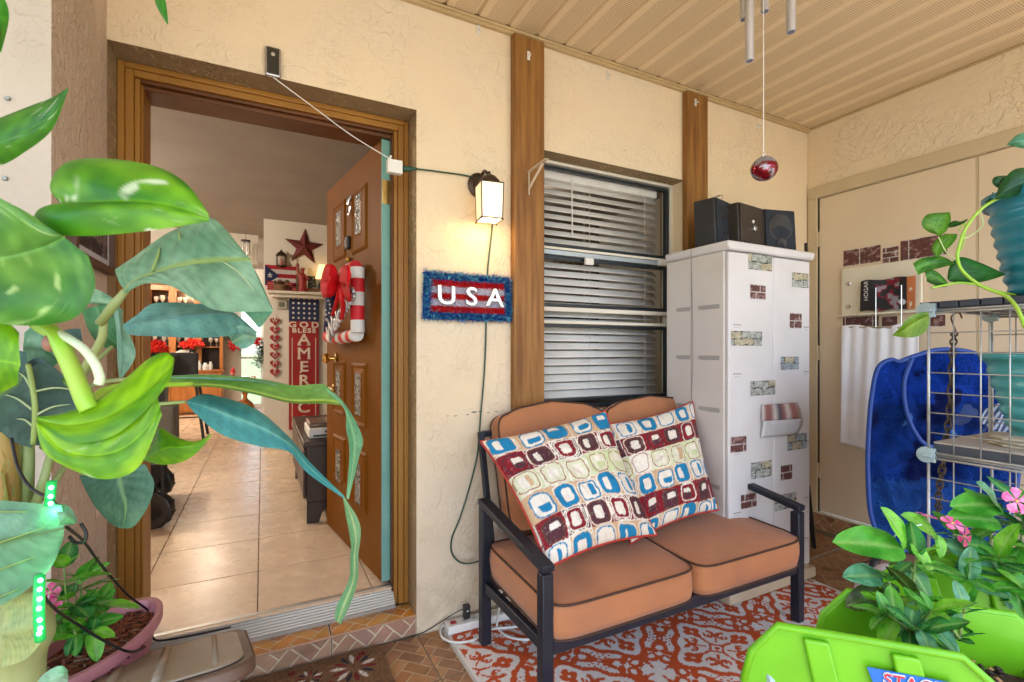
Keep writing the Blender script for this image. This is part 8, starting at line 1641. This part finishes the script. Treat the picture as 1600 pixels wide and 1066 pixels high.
# stand under the bins
bs_ = thing('bin_stand', 'low grey wire stand carrying the lime green bins', 'stand', (1.05, .45, 0)); m4 = MB()
for o0 in (o1, o2):
    for f in (-.01, LB + .06):
        for g_ in (0.02, .98): p = o0 + e1 * f + wv * g_; m4.tube([(p.x, p.y, 0), (p.x, p.y, .606)], .004, 7)
m4.build('legs', m_wire, bs_) if False else None
for i, o0 in enumerate((o1, o2)):
    for f in (-.01, LB + .06):
        for g_ in (0.02, .98): p = o0 + e1 * f + wv * g_; MB().tube([(p.x, p.y, 0), (p.x, p.y, .608)], .004, 7).build('leg', m_wire, bs_, smooth='all')
    mb = MB(); p = [o0 + e1 * -.02, o0 + e1 * (LB + .07), o0 + e1 * (LB + .07) + wv, o0 + e1 * -.02 + wv]; mb.tube([(q.x, q.y, .6085) for q in p], .004, 7, closed=True); mb.build('top_frame', m_wire, bs_, smooth='all')
cq = at(1200, 1058, d=.80); mb = MB(); mb.tube([cq + Vector((-.012, 0, 0)), cq + Vector((.018, -.004, 0))], .015, 16); mb.tube([cq + Vector((0, 0, -.02)), (cq.x, cq.y, .45)], .006, 8); mb.build('connector', m_conn, bs_, smooth=True)
# vincas in the bins
v2 = thing('vinca_plant', 'leafy vinca in the nearest lime bin with long pale-veined leaves', 'plant', tuple(o1 + e1 * .15 + wv * .5 - Vector((0, 0, .08))), 'vincas in the lime bins')
r1 = at(1420, 985, d=.80); r1b = at(1500, 1000, d=.78)
vinca(v2, [[r1, at(1425, 960, d=.83), at(1428, 900, d=.86), at(1432, 868, d=.88)], [r1, at(1405, 960, d=.84), at(1388, 905, d=.86)], [r1, at(1445, 968, d=.80), at(1455, 955, d=.79)], [r1, at(1400, 970, d=.80), at(1385, 960, d=.80)], [r1, at(1430, 982, d=.78), at(1440, 985, d=.77)]], 21, .058, (0, 1, 3, 0, 2, 4), .024)
vinca(v2, [[r1b, at(1502, 970, d=.80), at(1508, 948, d=.82)], [r1b, at(1490, 985, d=.78), at(1480, 968, d=.80)]], 5, .042, (1, 3, 3), .018)
for (a, b, s_, w_) in (((1412, 858), (1318, 836), .095, 0), ((1415, 855), (1398, 795), .075, 2), ((1378, 900), (1322, 898), .066, 3), ((1422, 850), (1470, 895), .072, 2), ((1385, 925), (1325, 945), .062, 4), ((1412, 878), (1408, 910), .062, 1), ((1432, 930), (1480, 962), .06, 1), ((1418, 880), (1462, 944), .085, 1), ((1388, 920), (1392, 955), .06, 3)):
    A_, B_ = at(*a, d=.88), at(*b, d=.86); put_leaf(v2, A_, B_ - A_, (-.3, -.7, .9), (B_ - A_).length, w_)
stem(v2, 'tendril', [(1388, 862, .9), (1398, 838, .9), (1415, 825, .9), (1440, 820, .9)], .0012, M('pale_tendril', (.5, .66, .55), .5))
v3 = thing('vinca_plant', 'tall vinca with pink flowers in the second lime bin at the right edge', 'plant', tuple(o2 + e1 * .1 + wv * .5 - Vector((0, 0, .08))), 'vincas in the lime bins')
r2, r3 = at(1540, 930, d=1.0), at(1600, 960, d=.95)
vinca(v3, [[r2, at(1545, 870, d=1.0), at(1552, 800, d=1.0)], [r2, at(1520, 880, d=1.0), at(1495, 835, d=1.0)], [r3, at(1595, 860, d=.98), at(1600, 790, d=.98)], [r3, at(1575, 900, d=.95), at(1560, 870, d=.94)], [r3, at(1620, 890, d=.95), at(1625, 830, d=.95)], [r2, at(1560, 900, d=.96), at(1580, 905, d=.93)], [r2, at(1520, 910, d=.96), at(1510, 905, d=.93)], [r3, at(1610, 930, d=.92), at(1600, 920, d=.9)]], 8, .072, (0, 1, 2, 3, 0), .026)
for (a, b, w_) in (((1464, 838), (1426, 800), 2), ((1466, 836), (1476, 872), 2), ((1476, 850), (1560, 880), 3), ((1560, 815), (1494, 800), 0), ((1565, 800), (1535, 752), 3), ((1562, 790), (1498, 782), 0), ((1556, 860), (1506, 846), 1), ((1600, 905), (1540, 935), 1), ((1590, 880), (1500, 885), 3)):
    A_, B_ = at(*a, d=.97), at(*b, d=.95); put_leaf(v3, A_, B_ - A_, (-.3, -.7, .9), (B_ - A_).length, w_)
put_flower(v3, at(1488, 818, d=.93), Vector((-.2, -.5, .9)), .024); put_flower(v3, at(1448, 806, d=.97), Vector((.2, -.1, 1)), .022); put_flower(v3, at(1588, 783, d=.93), Vector((-.5, -.8, .3)), .032); put_flower(v3, at(1506, 838, d=.92), Vector((.6, -.5, -.1)), .024)
# pale cloth sack between bins and stool
c = at(1400, 895, d=1.7); mb = MB(); mb.sphere(c - Vector((0, 0, .10)), .12, 24, sc=(1, 1, .9)); mb.v = [v + Vector((0, 0, .02 * math.sin(v.x * 60) * math.cos(v.y * 50))) for v in mb.v]; tagit(mb.build('cloth_bundle', M('pale_cloth', (.50, .47, .50), .9, (.42, .38, .42), ns=9, bump=.4, bs=120), smooth='all'), 'pale grey cloth bundle low between the lime bins and the footstool', 'bundle')
